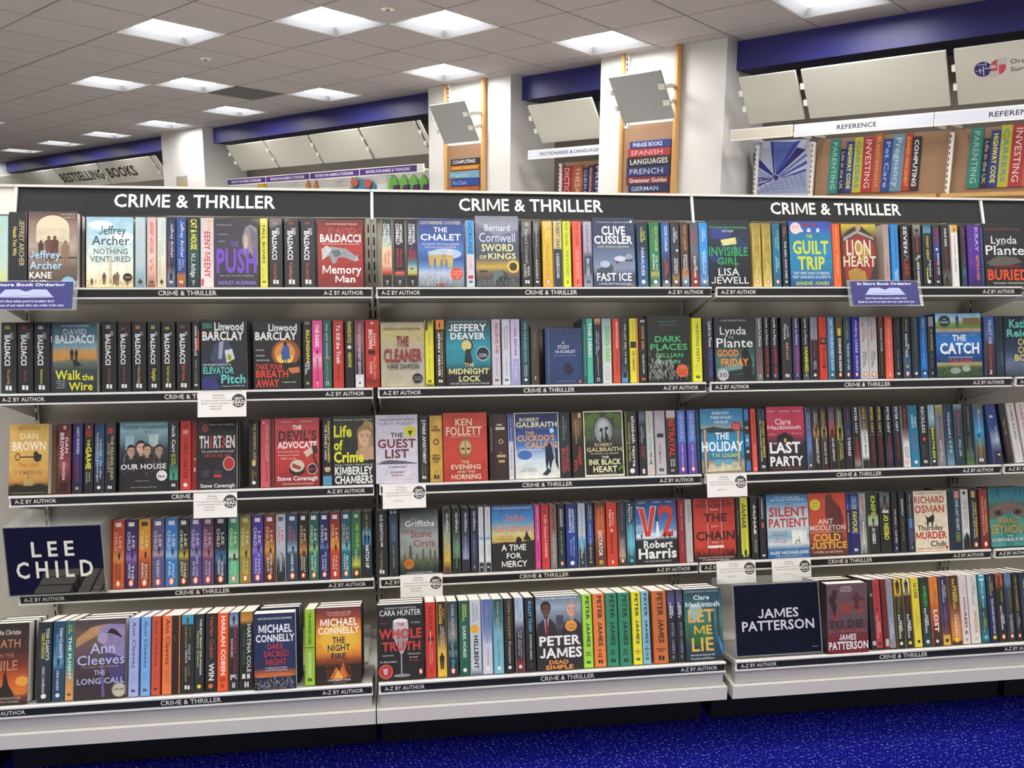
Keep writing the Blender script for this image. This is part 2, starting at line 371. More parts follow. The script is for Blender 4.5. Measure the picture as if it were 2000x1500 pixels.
for i in range(5): tilt_panel(edges[i]+.02, edges[i+1]-.02, AT, ZT, AB, ZB, 'blank cream tilted panel over the babies and toddlers rail, %s from the left' % ORD[i], PANEL, 'l', grp='blank panels over the toddlers rail')
def best(txt, f0, f1, u0, u1):
    return lambda D, H: D.text(txt, u0+(u1-u0)*f0, u0+(u1-u0)*f1, H*.30, H*.72, '2a2826', 'h')
be = [-18.7]+[on_a(x, y, 5.45)[0] for x, y in ((50, 338), (105, 331), (189, 316), (292, 305))]+[-10.85]
be[1] = be[1]
names = ['blank cream tilted panel at the far left, beside the end pillar', 'cream tilted panel left of the bestselling lettering', 'cream tilted panel lettered BESTSELLING in black', 'cream tilted panel lettered BOOKS in black', 'blank cream tilted panel right of the BOOKS panel']
arts = [None, None, best('BESTSELLING', .02, .98, be[2], be[3]), best('BOOKS', .08, .62, be[3], be[4]), None]
for i in range(5): tilt_panel(be[i]+.03, be[i+1]-.03, AT, ZT, AB, ZB-.02, names[i], PANEL, 'l' if i != 1 else '', art=arts[i], grp='panels of the bestsellers wall')
tilt_panel(-3.0, -2.24, AT, ZT, AB, ZB, 'blank grey-white tilted panel above the dictionaries rail', PANEL, 'l')
tilt_panel(-.80, -.345, AT, ZT, AB, ZB, 'small blank cream tilted panel above the blue open-book picture', PANEL, 'l')
tilt_panel(-.30, .69, AT, ZT, AB, ZB, 'wide blank cream tilted panel above the first reference rail', PANEL, 'l')
def os_art(D, H):
    x, y, r = .905, H*.60, .052
    D.ell(x, y, r, r, '23246e', 28)
    for q in ((-.03, .03, .01, .035), (.0, -.045, .006, .02), (-.045, -.01, .0, -.006), (.01, .0, .045, .006), (-.02, -.03, -.014, .01), (.015, .02, .02, .045)): D.rect(x+q[0], y+q[1], x+q[2], y+q[3], 'c9c9dc')
    x2 = x+.088; D.ell(x2, y+.004, .046, r, 'c9475c', 24); D.rect(x2-.046, y+.0, x2-.012, y+.02, 'c4c4c8'); D.rect(x2-.004, y-.05, x2+.004, y+.05, 'c4c4c8'); D.rect(x2+.004, y+.018, x2+.05, y+.06, 'c4c4c8'); D.rect(x2-.05, y-.06, x2-.004, y-.02, 'c4c4c8')
    D.text('Ordnance', 1.065, 1.27, y+.016, y+.045, '33345f', 'r'); D.text('Survey', 1.065, 1.205, y-.036, y-.007, '33345f', 'r')
tilt_panel(.74, 1.75, AT, ZT, AB, ZB, 'white tilted panel with blue and red map logo at the right', PANEL, 'l', art=os_art)

def rail_sign(u0, u1, z0, z1, bg, txts, label, a=5.47, name='rail_sign', col='3a3a42', grp=None, edge='e8e6e0'):
    c = UA(u0, a, z0); t = thing(name, label, 'sign', c, grp); L = lambda u, aa, z: tuple(V3(UA(u, aa, z))-V3(c))
    mb = MB(); mb.box(u0, u1, a, a+.02, z0, z1, hx(edge), fr=L); mb.build('rail', RAIL, t)
    am = MB(); D = Draw(am, lambda x, y, d: L(x, a-.0006-d, y)); h = z1-z0
    D.rect(u0+.004, z0+h*.1, u1-.004, z1-h*.1, bg)
    for tx, a0, a1 in txts: D.text(tx, a0, a1, z0+h*.33, z0+h*.67, col, 'b')
    am.build('printed_strip', SIGN, t)
    for u in (u0+.05, u1-.05):
        b = MB(); b.box(u-.01, u+.01, a+.02, 5.93, z0+h*.3, z0+h*.5, fr=L); b.build('bracket', RAIL, t)
rail_sign(-3.119, -2.213, 2.106, 2.194, 'd3d6e4', [('DICTIONARIES & LANGUAGES', on_a(1055, 300, 5.6)[0], -2.232)], 'pale rail sign reading DICTIONARIES & LANGUAGES between two pillars', a=5.6)
rail_sign(-.855, -.345, 2.115, 2.202, 'cfcabb', [], 'short blank cream rail left of the first reference rail')
rail_sign(-.33, .65, 2.108, 2.2, 'd3d6e4', [('REFERENCE', -.005, .275)], 'pale rail sign reading REFERENCE, the whole word in view')
rail_sign(.655, 1.66, 2.108, 2.2, 'd3d6e4', [('REFERENCE', .985, 1.275)], 'pale rail sign reading REFERENCE, cut by the right picture edge')
bx = [on_a(x, y, 5.47)[0] for x, y in ((444, 355), (519, 349), (605, 342), (702, 332), (815, 322))]
for i in range(4):
    rail_sign(bx[i]+.004, bx[i+1]-.004, 2.045, 2.135, '41206a', [('BOOKS FOR BABIES & TODDLERS', bx[i]+(bx[i+1]-bx[i])*.12, bx[i]+(bx[i+1]-bx[i])*.88)], 'purple rail sign reading BOOKS FOR BABIES & TODDLERS, %s from the left' % ORD[i], name='rail_sign', col='d9d2e6', grp='purple toddlers rail signs')
rail_sign(bx[4]+.006, -4.525, 2.045, 2.135, 'cfcfcc', [], 'blank end of the white rail right of the purple signs')

# children's wall picture: planks with cut-out shapes
c = UA(-9.3, 5.93, 1.3); t = thing('nursery_wall_display', 'pale plank wall display with coloured cut-out shapes under the purple rails', 'display', c)
L = lambda u, a, z: tuple(V3(UA(u, a, z))-V3(c))
for i in range(8):
    mb = MB(); mb.box(-9.48, -4.53, 5.93+.002*(i % 2), 5.97, 1.3+i*.1, 1.397+i*.1, fr=L); mb.build('plank', mat('pale_plank', 'c3c1be' if i % 2 else 'cbc9c6', noise=.12, scale=3, stretch=(.4, .4, 8)), t)
def cutout(name, pts, col, z=0):
    mb = MB(); n = len(pts); P = [L(u, 5.925-z, v) for u, v in pts]+[L(u, 5.905-z, v) for u, v in pts]
    mb.add(P, [tuple(range(n)), tuple(range(n, 2*n))[::-1]]+[(i, n+i, n+(i+1) % n, (i+1) % n) for i in range(n)], hx(col), .2); mb.build(name, SIGN, t)
def uz(px, py): return on_a(px, py, 5.915)
def ring(px, py, rx, ry, n=16): 
    q = []
    for i in range(n): q.append(uz(px+rx*math.cos(2*math.pi*i/n), py-ry*math.sin(2*math.pi*i/n)))
    return q
cutout('yellow_disc', ring(512, 368, 8.5, 11), 'c9a227')
for x in (601, 616): cutout('orange_stick', [uz(x-4, 395), uz(x+4, 395), uz(x+5, 365), uz(x+1, 352), uz(x-3, 365)], 'b8703c')
cutout('blue_creature', [uz(a, b) for a, b in ((690, 392), (735, 392), (734, 362), (728, 354), (714, 350), (700, 350), (692, 358), (684, 372))], '3f7f9f')
cutout('green_crest', [uz(a, b) for a, b in ((684, 372), (692, 360), (690, 346), (696, 352), (698, 344), (702, 352), (694, 364), (690, 380), (684, 384))], '7a9a62', .02)
for x, y in ((696, 357), (722, 359)): cutout('red_spot', ring(x, y, 7, 8), 'b5564a', .025)
for i in range(4):
    x = 769+i*19.5; cutout('green_scale', [uz(a, b) for a, b in ((x-9, 376), (x-10, 362), (x-7, 350), (x, 341), (x+7, 350), (x+9, 362), (x+8, 376))], '6aa648')
    cutout('purple_block', [uz(a, b) for a, b in ((x+1, 380), (x+13, 380), (x+13, 361-i*.7), (x+3, 363-i*.7))], '4d2a6a', .022)

# wood-print boards carrying a row of spine-like title blocks
def board(u0, u1, z0, z1, a, label, name='printed_wood_board'):
    c = UA(u0, a, z0); t = thing(name, label, 'display', c); L = lambda u, aa, z: tuple(V3(UA(u, aa, z))-V3(c))
    mb = MB(); mb.box(u0, u1, a, a+.015, z0, z1, fr=L); mb.build('board', WOODP, t); return t, L
def block(t, L, pts, a, col, text=None, box=None, tcol='d8d4cc', rot=1, sty='r'):
    n = 4; mb = MB(); P = [L(u, a, v) for u, v in pts]+[L(u, a-.008, v) for u, v in pts]
    mb.add(P, [(0, 1, 2, 3), (7, 6, 5, 4)]+[(i, n+i, n+(i+1) % n, (i+1) % n) for i in range(n)], tuple(v*.78 for v in hx(col)))
    if text:
        p = [V3(q) for q in pts]                 # bottom-left, bottom-right, top-right, top-left
        def fr(x, y, d): b = p[0]+(p[1]-p[0])*x; tt = p[3]+(p[2]-p[3])*x; q = b+(tt-b)*y; return L(q[0], a-.0085-d, q[1])
        Draw(mb, fr).text(text, box[0], box[1], box[2], box[3], tcol, sty, rot)
    mb.build('title_block', SIGN, t)
TITLES = [('PARENTING', '2f8f86', '9fc4b4', 'r'), ('Life in the UK', '242a3c', 'b8b8c0', 'r'), ('HIGHWAY CODE', '26409a', 'd8d43c', 'h'), ('CAREERS', 'c8c23a', '4f8f8c', 'b'), ('INVESTING', 'b23a40', 'e0c8c0', 'r'), ('Retirement', 'b8683a', 'd49a70', 'r'), ('Pet Care', '2b4c9c', 'a8bce0', 'r'), ('Pregnancy', '6f97b4', 'b8cce0', 'r'), ('BUSINESS MANAGEMENT', 'b83c38', 'dc9c3a', 'h'), ('COMPUTING', '2b2d38', 'dcdcdc', 'h')]
def zoom5(x, y): return 1420+x/4.545, 60+y/4.545
def zoom6(x, y): return 1660+x/4.545, 60+y/4.545
AW = 5.93
t, L = board(-.335, .645, 1.3, 2.13, AW+.01, 'wood-print board with ten coloured title blocks under the full REFERENCE rail')
bot = [888, 975, 1035, 1104, 1182, 1284, 1356, 1437, 1541, 1613, 1690]; top = [925, 1012, 1066, 1140, 1217, 1322, 1396, 1484, 1590, 1655, 1732]; yt = [966, 1052, 985, 948, 940, 915, 960, 922, 912, 940]
yb = [1446, 1442, 1440, 1438, 1436, 1434, 1432, 1428, 1422, 1420]
for i, (tx, bg, tc, sty) in enumerate(TITLES):
    q = [on_a(*zoom5(x, y), AW) for x, y in ((bot[i], yb[i]), (bot[i+1], yb[i]-2), (top[i+1]-2, yt[i]-4), (top[i], yt[i]))]
    block(t, L, q, AW+.008, bg, tx, (.25, .72, .94, .08), tc, 1, sty)
t, L = board(.665, 1.75, 1.3, 2.13, AW+.01, 'wood-print board with coloured title blocks cut by the right picture edge')
bot2 = [1030, 1143, 1215, 1303, 1395, 1520, 1640]; top2 = [1083, 1195, 1262, 1352, 1455, 1585, 1700]; yt2 = [862, 958, 885, 838, 830, 810]
for i in range(6):
    tx, bg, tc, sty = TITLES[i]
    q = [on_a(*zoom6(x, y), AW) for x, y in ((bot2[i], 1398-3*i), (bot2[i+1], 1396-3*i), (top2[i+1]-2, yt2[i]-5), (top2[i], yt2[i]))]
    block(t, L, q, AW+.008, bg, tx, (.25, .72, .94, .08), tc, 1, sty)
t, L = board(-2.92, -2.212, 1.3, 2.09, AW+.01, 'wood-print board with upright language title blocks between the two pillars')
for (x0, x1, yy, tx, bg, tc, sty) in ((1533, 1652, 1165, 'DICTIONARY', 'a03038', 'd0a8a4', 'b'), (1652, 1752, 1155, 'THESAURUS', 'b0643c', 'd8b498', 'r'), (1750, 1810, 1180, 'GERMAN', '26285c', 'a8a8c0', 'r'), (1810, 1862, 1158, 'Grammar Guides', '5c2434', 'd4b8b4', 'b'), (1862, 1935, 1142, 'FRENCH', '22265c', 'b0b4d0', 'r')):
    xa, xb, y0 = 800+x0/5.174, 800+x1/5.174, 100+yy/5.174
    q = [on_a(xa-2, 384, AW), on_a(xb-2, 384, AW), on_a(xb, y0-1.5, AW), on_a(xa, y0, AW)]
    q[0] = (q[0][0], q[0][1]-.18); q[1] = (q[1][0], q[1][1]-.18)
    block(t, L, q, AW+.008, bg, tx, (.28, .7, .96, -.0), tc, 1, sty)
# blue picture of an open book
c = UA(-.80, AW, 1.3); t = thing('open_book_picture', 'blue and white picture of an open book with fanned pages', 'picture', c); L = lambda u, a, z: tuple(V3(UA(u, a, z))-V3(c))
mb = MB(); mb.box(-.815, -.37, AW+.005, AW+.02, 1.3, 2.12, hx('b8bccb'), fr=L); D = Draw(mb, lambda x, y, d: L(x, AW+.0045-d, y))
def z5(x, y): return on_a(*zoom5(x, y), AW+.005)
D.poly([z5(228, 1450), z5(712, 1440), z5(735, 960), z5(235, 985)], 'b3b8cc')
for pts, col in (([(235, 985), (380, 985), (405, 1270), (235, 1100)], 'a8aec6'), ([(235, 1080), (235, 1180), (400, 1290), (410, 1275)], '1f2378'), ([(385, 985), (415, 985), (425, 1270), (412, 1272)], '2a2f86'), ([(415, 985), (600, 985), (430, 1270)], '4a5fa2'), ([(600, 985), (660, 970), (440, 1280), (430, 1270)], '2c3a90'), ([(620, 1035), (700, 1055), (450, 1285), (440, 1278)], '221f6e'),
                 ([(700, 1090), (715, 1110), (470, 1290), (455, 1285)], '5a6aa8'), ([(705, 1150), (712, 1180), (480, 1300), (470, 1292)], '39479a'), ([(700, 1225), (705, 1245), (480, 1312), (480, 1304)], '2c3590'),
                 ([(235, 1200), (235, 1290), (400, 1310), (405, 1300)], '8d97bd'), ([(235, 1300), (235, 1320), (400, 1318), (400, 1310)], '1f2378'), ([(228, 1385), (228, 1405), (405, 1325), (400, 1318)], '262c80'), ([(228, 1340), (228, 1352), (400, 1320), (400, 1314)], '333c8c'), ([(400, 1310), (420, 1275), (470, 1300), (440, 1330)], '1d1f5c'),
                 ([(228, 1450), (405, 1340), (700, 1245), (712, 1440)], '8f99bb')):
    D.poly([z5(x, y) for x, y in pts], col, .3)
for i in range(9):
    for j in range(6):
        x = 300+i*46+j*-8; y = 1430-j*24-i*7
        if x > 240 and y > 1270 and x < 690: D.poly([z5(x, y), z5(x+26, y-4), z5(x+28, y-11), z5(x+2, y-7)], '5f6aa0')
mb.build('picture', SIGN, t)
# slotted white upright and wooden shelf edge below the blocks
for (u, zt, lab) in ((.66, 2.11, 'white slotted upright between the two reference boards'), (-.352, 2.11, 'white slotted upright right of the open-book picture'), (-.835, 2.12, 'white slotted upright left of the open-book picture'), (-2.95, 2.08, 'white slotted upright left of the dictionaries board')):
    c = UA(u, 5.9, 1.3); t = thing('wall_upright', lab, 'upright', c); L = lambda uu, a, z: tuple(V3(UA(uu, a, z))-V3(c))
    mb = MB(); mb.box(u-.014, u+.014, 5.9, 5.925, 1.3, zt, fr=L); mb.build('post', RAIL, t)
    mb = MB()
    for k in range(int((zt-1.3)/.04)): mb.box(u-.0105, u-.0045, 5.898, 5.9, 1.31+k*.04, 1.335+k*.04, fr=L)
    tag(mb.build('slots', DARK, t), kind='stuff')
for n, (u0, u1, lab) in enumerate(((-.34, .645, 'beech shelf edge under the full reference board'), (.675, 1.75, 'beech shelf edge under the right reference board'))):
    c = UA(u0, 5.7, 1.66); t = tag(MB().box(u0, u1, 5.70, 5.92, 1.645, 1.672, fr=lambda u, a, z: tuple(V3(UA(u, a, z))-V3(c))).build('wall_shelf', WOOD), lab, 'shelf'); t.location = c

# displays on the two middle pillars
def pillar_display(uL, uR, z_top, blocks, what):
    c = UA(uL, 5.5, 1.3); L = lambda u, a, z: tuple(V3(UA(u, a, z))-V3(c))
    t = thing('pillar_display', 'wood-framed pillar display with %s title strips' % what, 'display', c)
    for u, wd in ((uL, .035), (uR, .055)):
        mb = MB(); n = 10; mb.prism([(u+wd/2*math.cos(2*math.pi*i/n)*(1), 5.515+.028*math.sin(2*math.pi*i/n)) for i in range(n)], 1.3, HC, fr=L); mb.build('wooden_post', WOOD, t)
    mb = MB(); mb.box(uL+.02, uL+.055, 5.52, 5.548, 2.3, HC, fr=L)
    mb.build('slotted_channel', RAIL, t)
    mb = MB()
    for k in range(14): mb.box(uL+.028, uL+.04, 5.517, 5.52, 2.32+k*.042, 2.345+k*.042, fr=L)
    tag(mb.build('slots', DARK, t), kind='stuff')
    mb = MB(); mb.box(uL+.02, uR-.02, 5.525, 5.545, 1.3, z_top, fr=L); mb.build('board', WOODP, t)
    for (pts, bg, tx, tc, sty, box) in blocks:
        q = [on_a(x, y, 5.515) for x, y in pts]; block(t, L, q, 5.522, bg, tx, box, tc, 0, sty)
def zc(x, y): return 1160+x/4.547, 60+y/4.547
def zb(x, y): return 800+x/5.174, 100+y/5.174
rows = [(320, 683, 990, 958, 1050, 1025, '2c3f8c', 'PHRASE BOOKS', 'c8ccd8', 'b', .8), (300, 680, 1055, 1030, 1128, 1100, 'b03a42', 'SPANISH', 'dca8a8', 'r', .82), (293, 676, 1135, 1100, 1210, 1185, '2a2b30', 'LANGUAGES', 'c8c8c8', 'b', .95), (290, 672, 1218, 1190, 1295, 1280, '26346c', 'FRENCH', 'b8bccc', 'r', .85), (285, 666, 1300, 1285, 1368, 1350, '7c2c34', 'Grammar Guides', 'dcd0cc', 'b', .95), (305, 662, 1375, 1358, 1440, 1425, '22305c', 'GERMAN', 'b8c4d4', 'r', .75), (300, 660, 1445, 1430, 1500, 1490, 'b4502c', None, '', 'r', .5), (300, 660, 1505, 1495, 1560, 1550, '2c3f8c', None, '', 'r', .5)]
pillar_display(on_a(1219, 100, 5.515)[0], on_a(1327, 80, 5.515)[0], 2.325, [([zc(x0, y2), zc(x1, y3), zc(x1, y1), zc(x0, y0)], bg, tx, tc, sty, (.08, e, .22, .78)) for x0, x1, y0, y1, y2, y3, bg, tx, tc, sty, e in rows], 'phrase book and language')
rows = [(418, 705, 1098, 1072, 1158, 1132, '2b2c31', 'COMPUTING', 'c8c8c8', 'h', .86), (415, 704, 1165, 1140, 1210, 1188, 'c0702c', 'BUSINESS MANAGEMENT', 'dca83c', 'h', .95), (402, 704, 1222, 1200, 1288, 1275, '7aa8c0', 'Pregnancy', 'a8c8d8', 'r', .65), (420, 704, 1300, 1280, 1368, 1352, '2f48a0', 'Pet Care', 'a0b4dc', 'r', .55), (385, 704, 1378, 1360, 1430, 1418, 'b8642c', 'Retirement', 'cc8c5c', 'r', .65), (400, 704, 1435, 1425, 1500, 1490, '2c3f8c', None, '', 'r', .5)]
pillar_display(on_a(870, 163, 5.515)[0], on_a(944.5, 150, 5.515)[0], 2.30, [([zb(x0, y2), zb(x1, y3), zb(x1, y1), zb(x0, y0)], bg, tx, tc, sty, (.06, e, .22, .78)) for x0, x1, y0, y1, y2, y3, bg, tx, tc, sty, e in rows], 'computing and pet care')
tilt_panel(-1.80, -1.30, 5.1, 2.655, 5.34, 2.315, 'blank grey tilted panel above the phrase book strips', PANELG, 'rl', ue=-1.42)
tilt_panel(-4.01, -3.52, 5.1, 2.645, 5.31, 2.29, 'blank grey tilted panel above the computing strips', PANELG, 'rl', ue=-3.68)
# small age-range label on the left pillar, orange post at the far left
q = on_a(345, 345, 5.55); q2 = on_a(367, 364, 5.55); c = UA(q[0], 5.545, 2.0)
mb = MB(); mb.box(q[0], q2[0], 5.54, 5.549, q2[1]-.1, q[1], hx('a09f9c'), fr=lambda u, a, z: tuple(V3(UA(u, a, z))-V3(c)))
Draw(mb, lambda u, v, d: tuple(V3(UA(u, 5.5395-d, v))-V3(c))).text('7-9', q[0]+.05, q2[0]-.04, q2[1]-.02, q2[1]+.1, 'c8a24a', 'h')
o = tag(mb.build('age_label', SIGN), 'grey label with gold 7-9 on the left white pillar', 'label'); o.location = c
c = UA(-19.0, 5.5, 0); o = tag(MB().box(-19.25, -18.95, 5.49, 5.54, 0, 2.62, fr=lambda u, a, z: tuple(V3(UA(u, a, z))-V3(c))).build('wooden_wall_strip', WOOD), 'orange beech strip on the pillar at the far left', 'strip'); o.location = c

# ------------------------------------------------------------------ the crime shelving
ROWPX = [[(-30, 727), (734, 1389.5), (1398.5, 1995.5), (2004, 2560)], [(-8, 728.5), (737.6, 1379), (1387, 1975.4), (1984, 2530)], [(17, 729.8), (740.7, 1369.8), (1377, 1954), (1961, 2500)],
         [(35.6, 730.7), (741, 1363), (1367, 1934.6), (1943, 2480)], [(-52, 727.8), (739.8, 1417), (1436.6, 2040), (2052, 2600)]]
RD = [D1, D1, D1, D1, D5]
SPAN = [[(x_at(a, -RD[r], ZR[r]), x_at(b, -RD[r], ZR[r])) for a, b in ROWPX[r]] for r in range(5)]
def frontal(y, x0=0, z0=0): return lambda x, z, d: (x-x0, y-d, z-z0)
BAYN = ['left', 'middle', 'right', 'far right']
def board_(mb, a, b, y0, y1, z, th):
    z1 = z-(y1-y0)*math.tan(th); mb.hexa([(a, y0, z-.012), (b, y0, z-.012), (b, y1, z1-.012), (a, y1, z1-.012), (a, y0, z), (b, y0, z), (b, y1, z1), (a, y1, z1)])
TILT = [math.radians(v) for v in (13, 12, 15, 14, 16)]
for k in range(-1, 4):
    X0, X1 = k*BW, (k+1)*BW
    if k < 0: X0 = -.5
    lab = 'sliver of a neighbouring shelving bay at the left picture edge' if k < 0 else '%s bay of black and white shelving under a CRIME & THRILLER header' % BAYN[k] if k < 3 else 'shelving bay cut off by the right picture edge'
    t = thing('shelving_bay', lab, 'shelving', (X0, 0, 0), 'crime shelving bays')
    MB().box(.001, X1-X0-.001, .004, .03, .1, 1.396).build('back_panel', BACK, t)
    if k >= 0:
        for sx in (0, X1-X0):
            e = .0075 if sx == 0 else -.0075
            mb = MB(); mb.box(sx+e-.007, sx+e+.007, -.012, .004, .16, 1.396); mb.build('upright', UPR, t)
            mb = MB()
            for i in range(35): mb.box(sx+e-.0018, sx+e+.0018, -.0126, -.0119, .2+i*.034, .222+i*.034)
            tag(mb.build('slots', DARK, t), kind='stuff')
    # header: board leans a little, bottom nearer
    g = .008; mb = MB()
    mb.hexa([(g, -.014, 1.397), (X1-X0-.001, -.014, 1.397), (X1-X0-.001, -.006, 1.397), (g, -.006, 1.397), (g, .012, 1.468), (X1-X0-.001, .012, 1.468), (X1-X0-.001, .02, 1.468), (g, .02, 1.468)])
    hd = mb.build('header_board', BLACKP if k >= 0 else STEEL, t)
    if k >= 0:
        def hf(x, z, d, X0=0): q = (z-1.397)/.071; return (x, -.0145+.026*q-d, z)
        mb = MB(); Draw(mb, hf).text('CRIME & THRILLER', .2445 if k else .2475, .658 if k else .664, 1.4195, 1.4525, 'eae8e0', 'b')
        mb.build('header_lettering', SIGN, hd)
    mb = MB(); mb.box(.001, X1-X0-.001, .004, .026, 1.468, 1.4745); mb.build('top_rail', RAIL, t)
    mb = MB(); mb.hexa([(.0005, -.02, 1.392), (.0075, -.02, 1.392), (.0075, -.002, 1.392), (.0005, -.002, 1.392), (.0005, .006, 1.467), (.0075, .006, 1.467), (.0075, .02, 1.467), (.0005, .02, 1.467)]); mb.build('header_joint', RAIL, t)
    if k < 0:
        MB().box(0, SPAN[4][0][0]-.03+.5, -D5-.008, -.02, .151, .1868).build('base_box', STEEL, t); MB().box(0, SPAN[4][0][0]-.03+.5, -.31, -.02, 0, .151).build('plinth', PLINTH, t); continue
    for r in range(5):
        a, b = SPAN[r][k]; a -= X0; b -= X0; z = ZR[r]; y = -RD[r]
        if r < 4:
            mb = MB(); board_(mb, a+.002, b-.002, y+.004, -.018, z, TILT[r])
            for q in (a+.002, b-.005): mb.hexa([(q, y+.01, z-.03), (q+.003, y+.01, z-.03), (q+.003, -.018, z-.10), (q, -.018, z-.10), (q, y+.01, z-.008), (q+.003, y+.01, z-.008), (q+.003, -.018, z-.055), (q, -.018, z-.055)])
            sh = mb.build('shelf', STEEL, t)
        else:
            mb = MB(); board_(mb, a+.002, b-.002, y+.004, y+.2, z, TILT[r])
            mb.box(a+.003, b-.003, y+.004, y+.03, z-.066, z-.02); sh = mb.build('base_shelf', BASEP, t)
            mb = MB(); mb.box(a-.006, b+.006, y-.008, -.02, .151, .1868); mb.build('base_box', STEEL, t); MB().box(a+.02, b-.02, y+.215, -.02, .1868, .2).build('base_riser', STEEL, t)
            mb = MB(); mb.box(a+.001, b-.001, -.31, -.02, 0, .151); mb.build('plinth', PLINTH, t)
            mb = MB(); mb.box(b-.014, b-.001, -.40, -.325, .12, .151); mb.build('foot_clip', DARK, t)
        # ticket rail: white top and bottom lips, black strip between them
        mb = MB(); mb.box(a, b, y, y+.004, z-.0265, z+.0008); mb.box(a, b, y-.004, y, z-.0035, z+.0008); mb.box(a, b, y-.005, y, z-.0265, z-.0228)
        ra = mb.build('ticket_rail', RAIL, sh)
        mb = MB(); mb.box(a+.005, b-.002, y-.0028, y-.0002, z-.0224, z-.0038, hx('1f1d1d')); D = Draw(mb, frontal(y-.003))
        w = b-a; c0, c1 = z-.0178, z-.0078; m = (a+b)/2+ (.008 if r < 3 else .004)
        if r == 4: m = a+w*.53
        D.text('A-Z BY AUTHOR', a+.014, a+.113, c0, c1, 'dfddd6', 'b'); D.text('A-Z BY AUTHOR', b-.122, b-.023, c0, c1, 'dfddd6', 'b')
        D.text('CRIME & THRILLER', m-.07, m+.07, c0-.0004, c1+.0008, 'dfddd6', 'b')
        mb.build('ticket_strip', SIGN, sh)

# ------------------------------------------------------------------ books
BH = [.176, .177, .180, .180, .186]
TILT = [math.radians(v) for v in (13, 12, 15, 14, 16)]        # every shelf slopes down to the back
HF = [.978, 1.007, 1.028, 1.058, 1.075]
ROWN = ['top', 'second', 'middle', 'fourth', 'bottom']
def yfront(r): return -RD[r]+(.0065 if r < 4 else .014)
def zbook(r): return ZR[r]+.0018-(yfront(r)+RD[r]-.004)*math.tan(TILT[r])
def stops(s):                            # 'hex' or 'hex@pos hex@pos'
    q = s.split()
    if len(q) == 1: return [(0, hx(q[0])), (1, hx(q[0]))]
    out = [(float(p.split('@')[1])/100, hx(p.split('@')[0])) if '@' in p else (i/(len(q)-1), hx(p)) for i, p in enumerate(q)]
    if out[0][0] > 0: out.insert(0, (0, out[0][1]))
    if out[-1][0] < 1: out.append((1, out[-1][1]))
    return out
def avg(st):
    c = np.zeros(3); 
    for (p0, a), (p1, b) in zip(st[:-1], st[1:]): c += (V3(a)+V3(b))/2*(p1-p0)
    return tuple(c)
def colour_word(st):
    c = [max(0, 1.055*v**(1/2.4)-.055) if v > .0031 else v*12.92 for v in avg(st)]
    import colorsys
    h, s, v = colorsys.rgb_to_hsv(*c); h *= 360
    if v < .24: return 'black'
    if s < .14: return 'white' if v > .72 else 'grey' if v > .33 else 'black'
    if v < .38 and s < .35: return 'dark grey'
    n = 'red' if h < 14 or h > 345 else 'orange' if h < 38 else 'yellow' if h < 68 else 'green' if h < 165 else 'teal' if h < 195 else 'blue' if h < 245 else 'purple' if h < 290 else 'pink'
    if n in ('orange', 'yellow') and (v < .6): n = 'brown'
    if n == 'orange' and s < .5: n = 'tan'
    if n == 'red' and s < .5 and v > .6: n = 'pink'
    return ('dark ' if v < .45 and n != 'brown' else 'pale ' if s < .35 and v > .6 and n not in ('pink', 'tan') else '')+n
def wrap_mesh(w, D, h, col):             # cover: a U of thin board with a slightly rounded spine, opening to +y
    t = .0006; b = min(.0022, w*.16); mb = MB()
    O = [(-w/2, D), (-w/2, b), (-w/2+b*.35, b*.3), (-w/2+b, 0), (w/2-b, 0), (w/2-b*.35, b*.3), (w/2, b), (w/2, D)]
    I = [(w/2-t, D), (w/2-t, b+t), (w/2-b, t*1.5), (-w/2+b, t*1.5), (-w/2+t, b+t), (-w/2+t, D)]
    n = len(O); loop = O+I; N = len(loop)
    P = [(x, y, 0) for x, y in loop]+[(x, y, h) for x, y in loop]; F = [(i, (i+1) % N, N+(i+1) % N, N+i) for i in range(N)]
    caps = [(0, 1, 12, 13), (1, 2, 3, 11, 12), (3, 4, 10, 11), (4, 5, 6, 9, 10), (6, 7, 8, 9)]
    F += [tuple(q)[::-1] for q in caps]+[tuple(N+i for i in q) for q in caps]
    mb.add(P, F, col); return mb, b, t
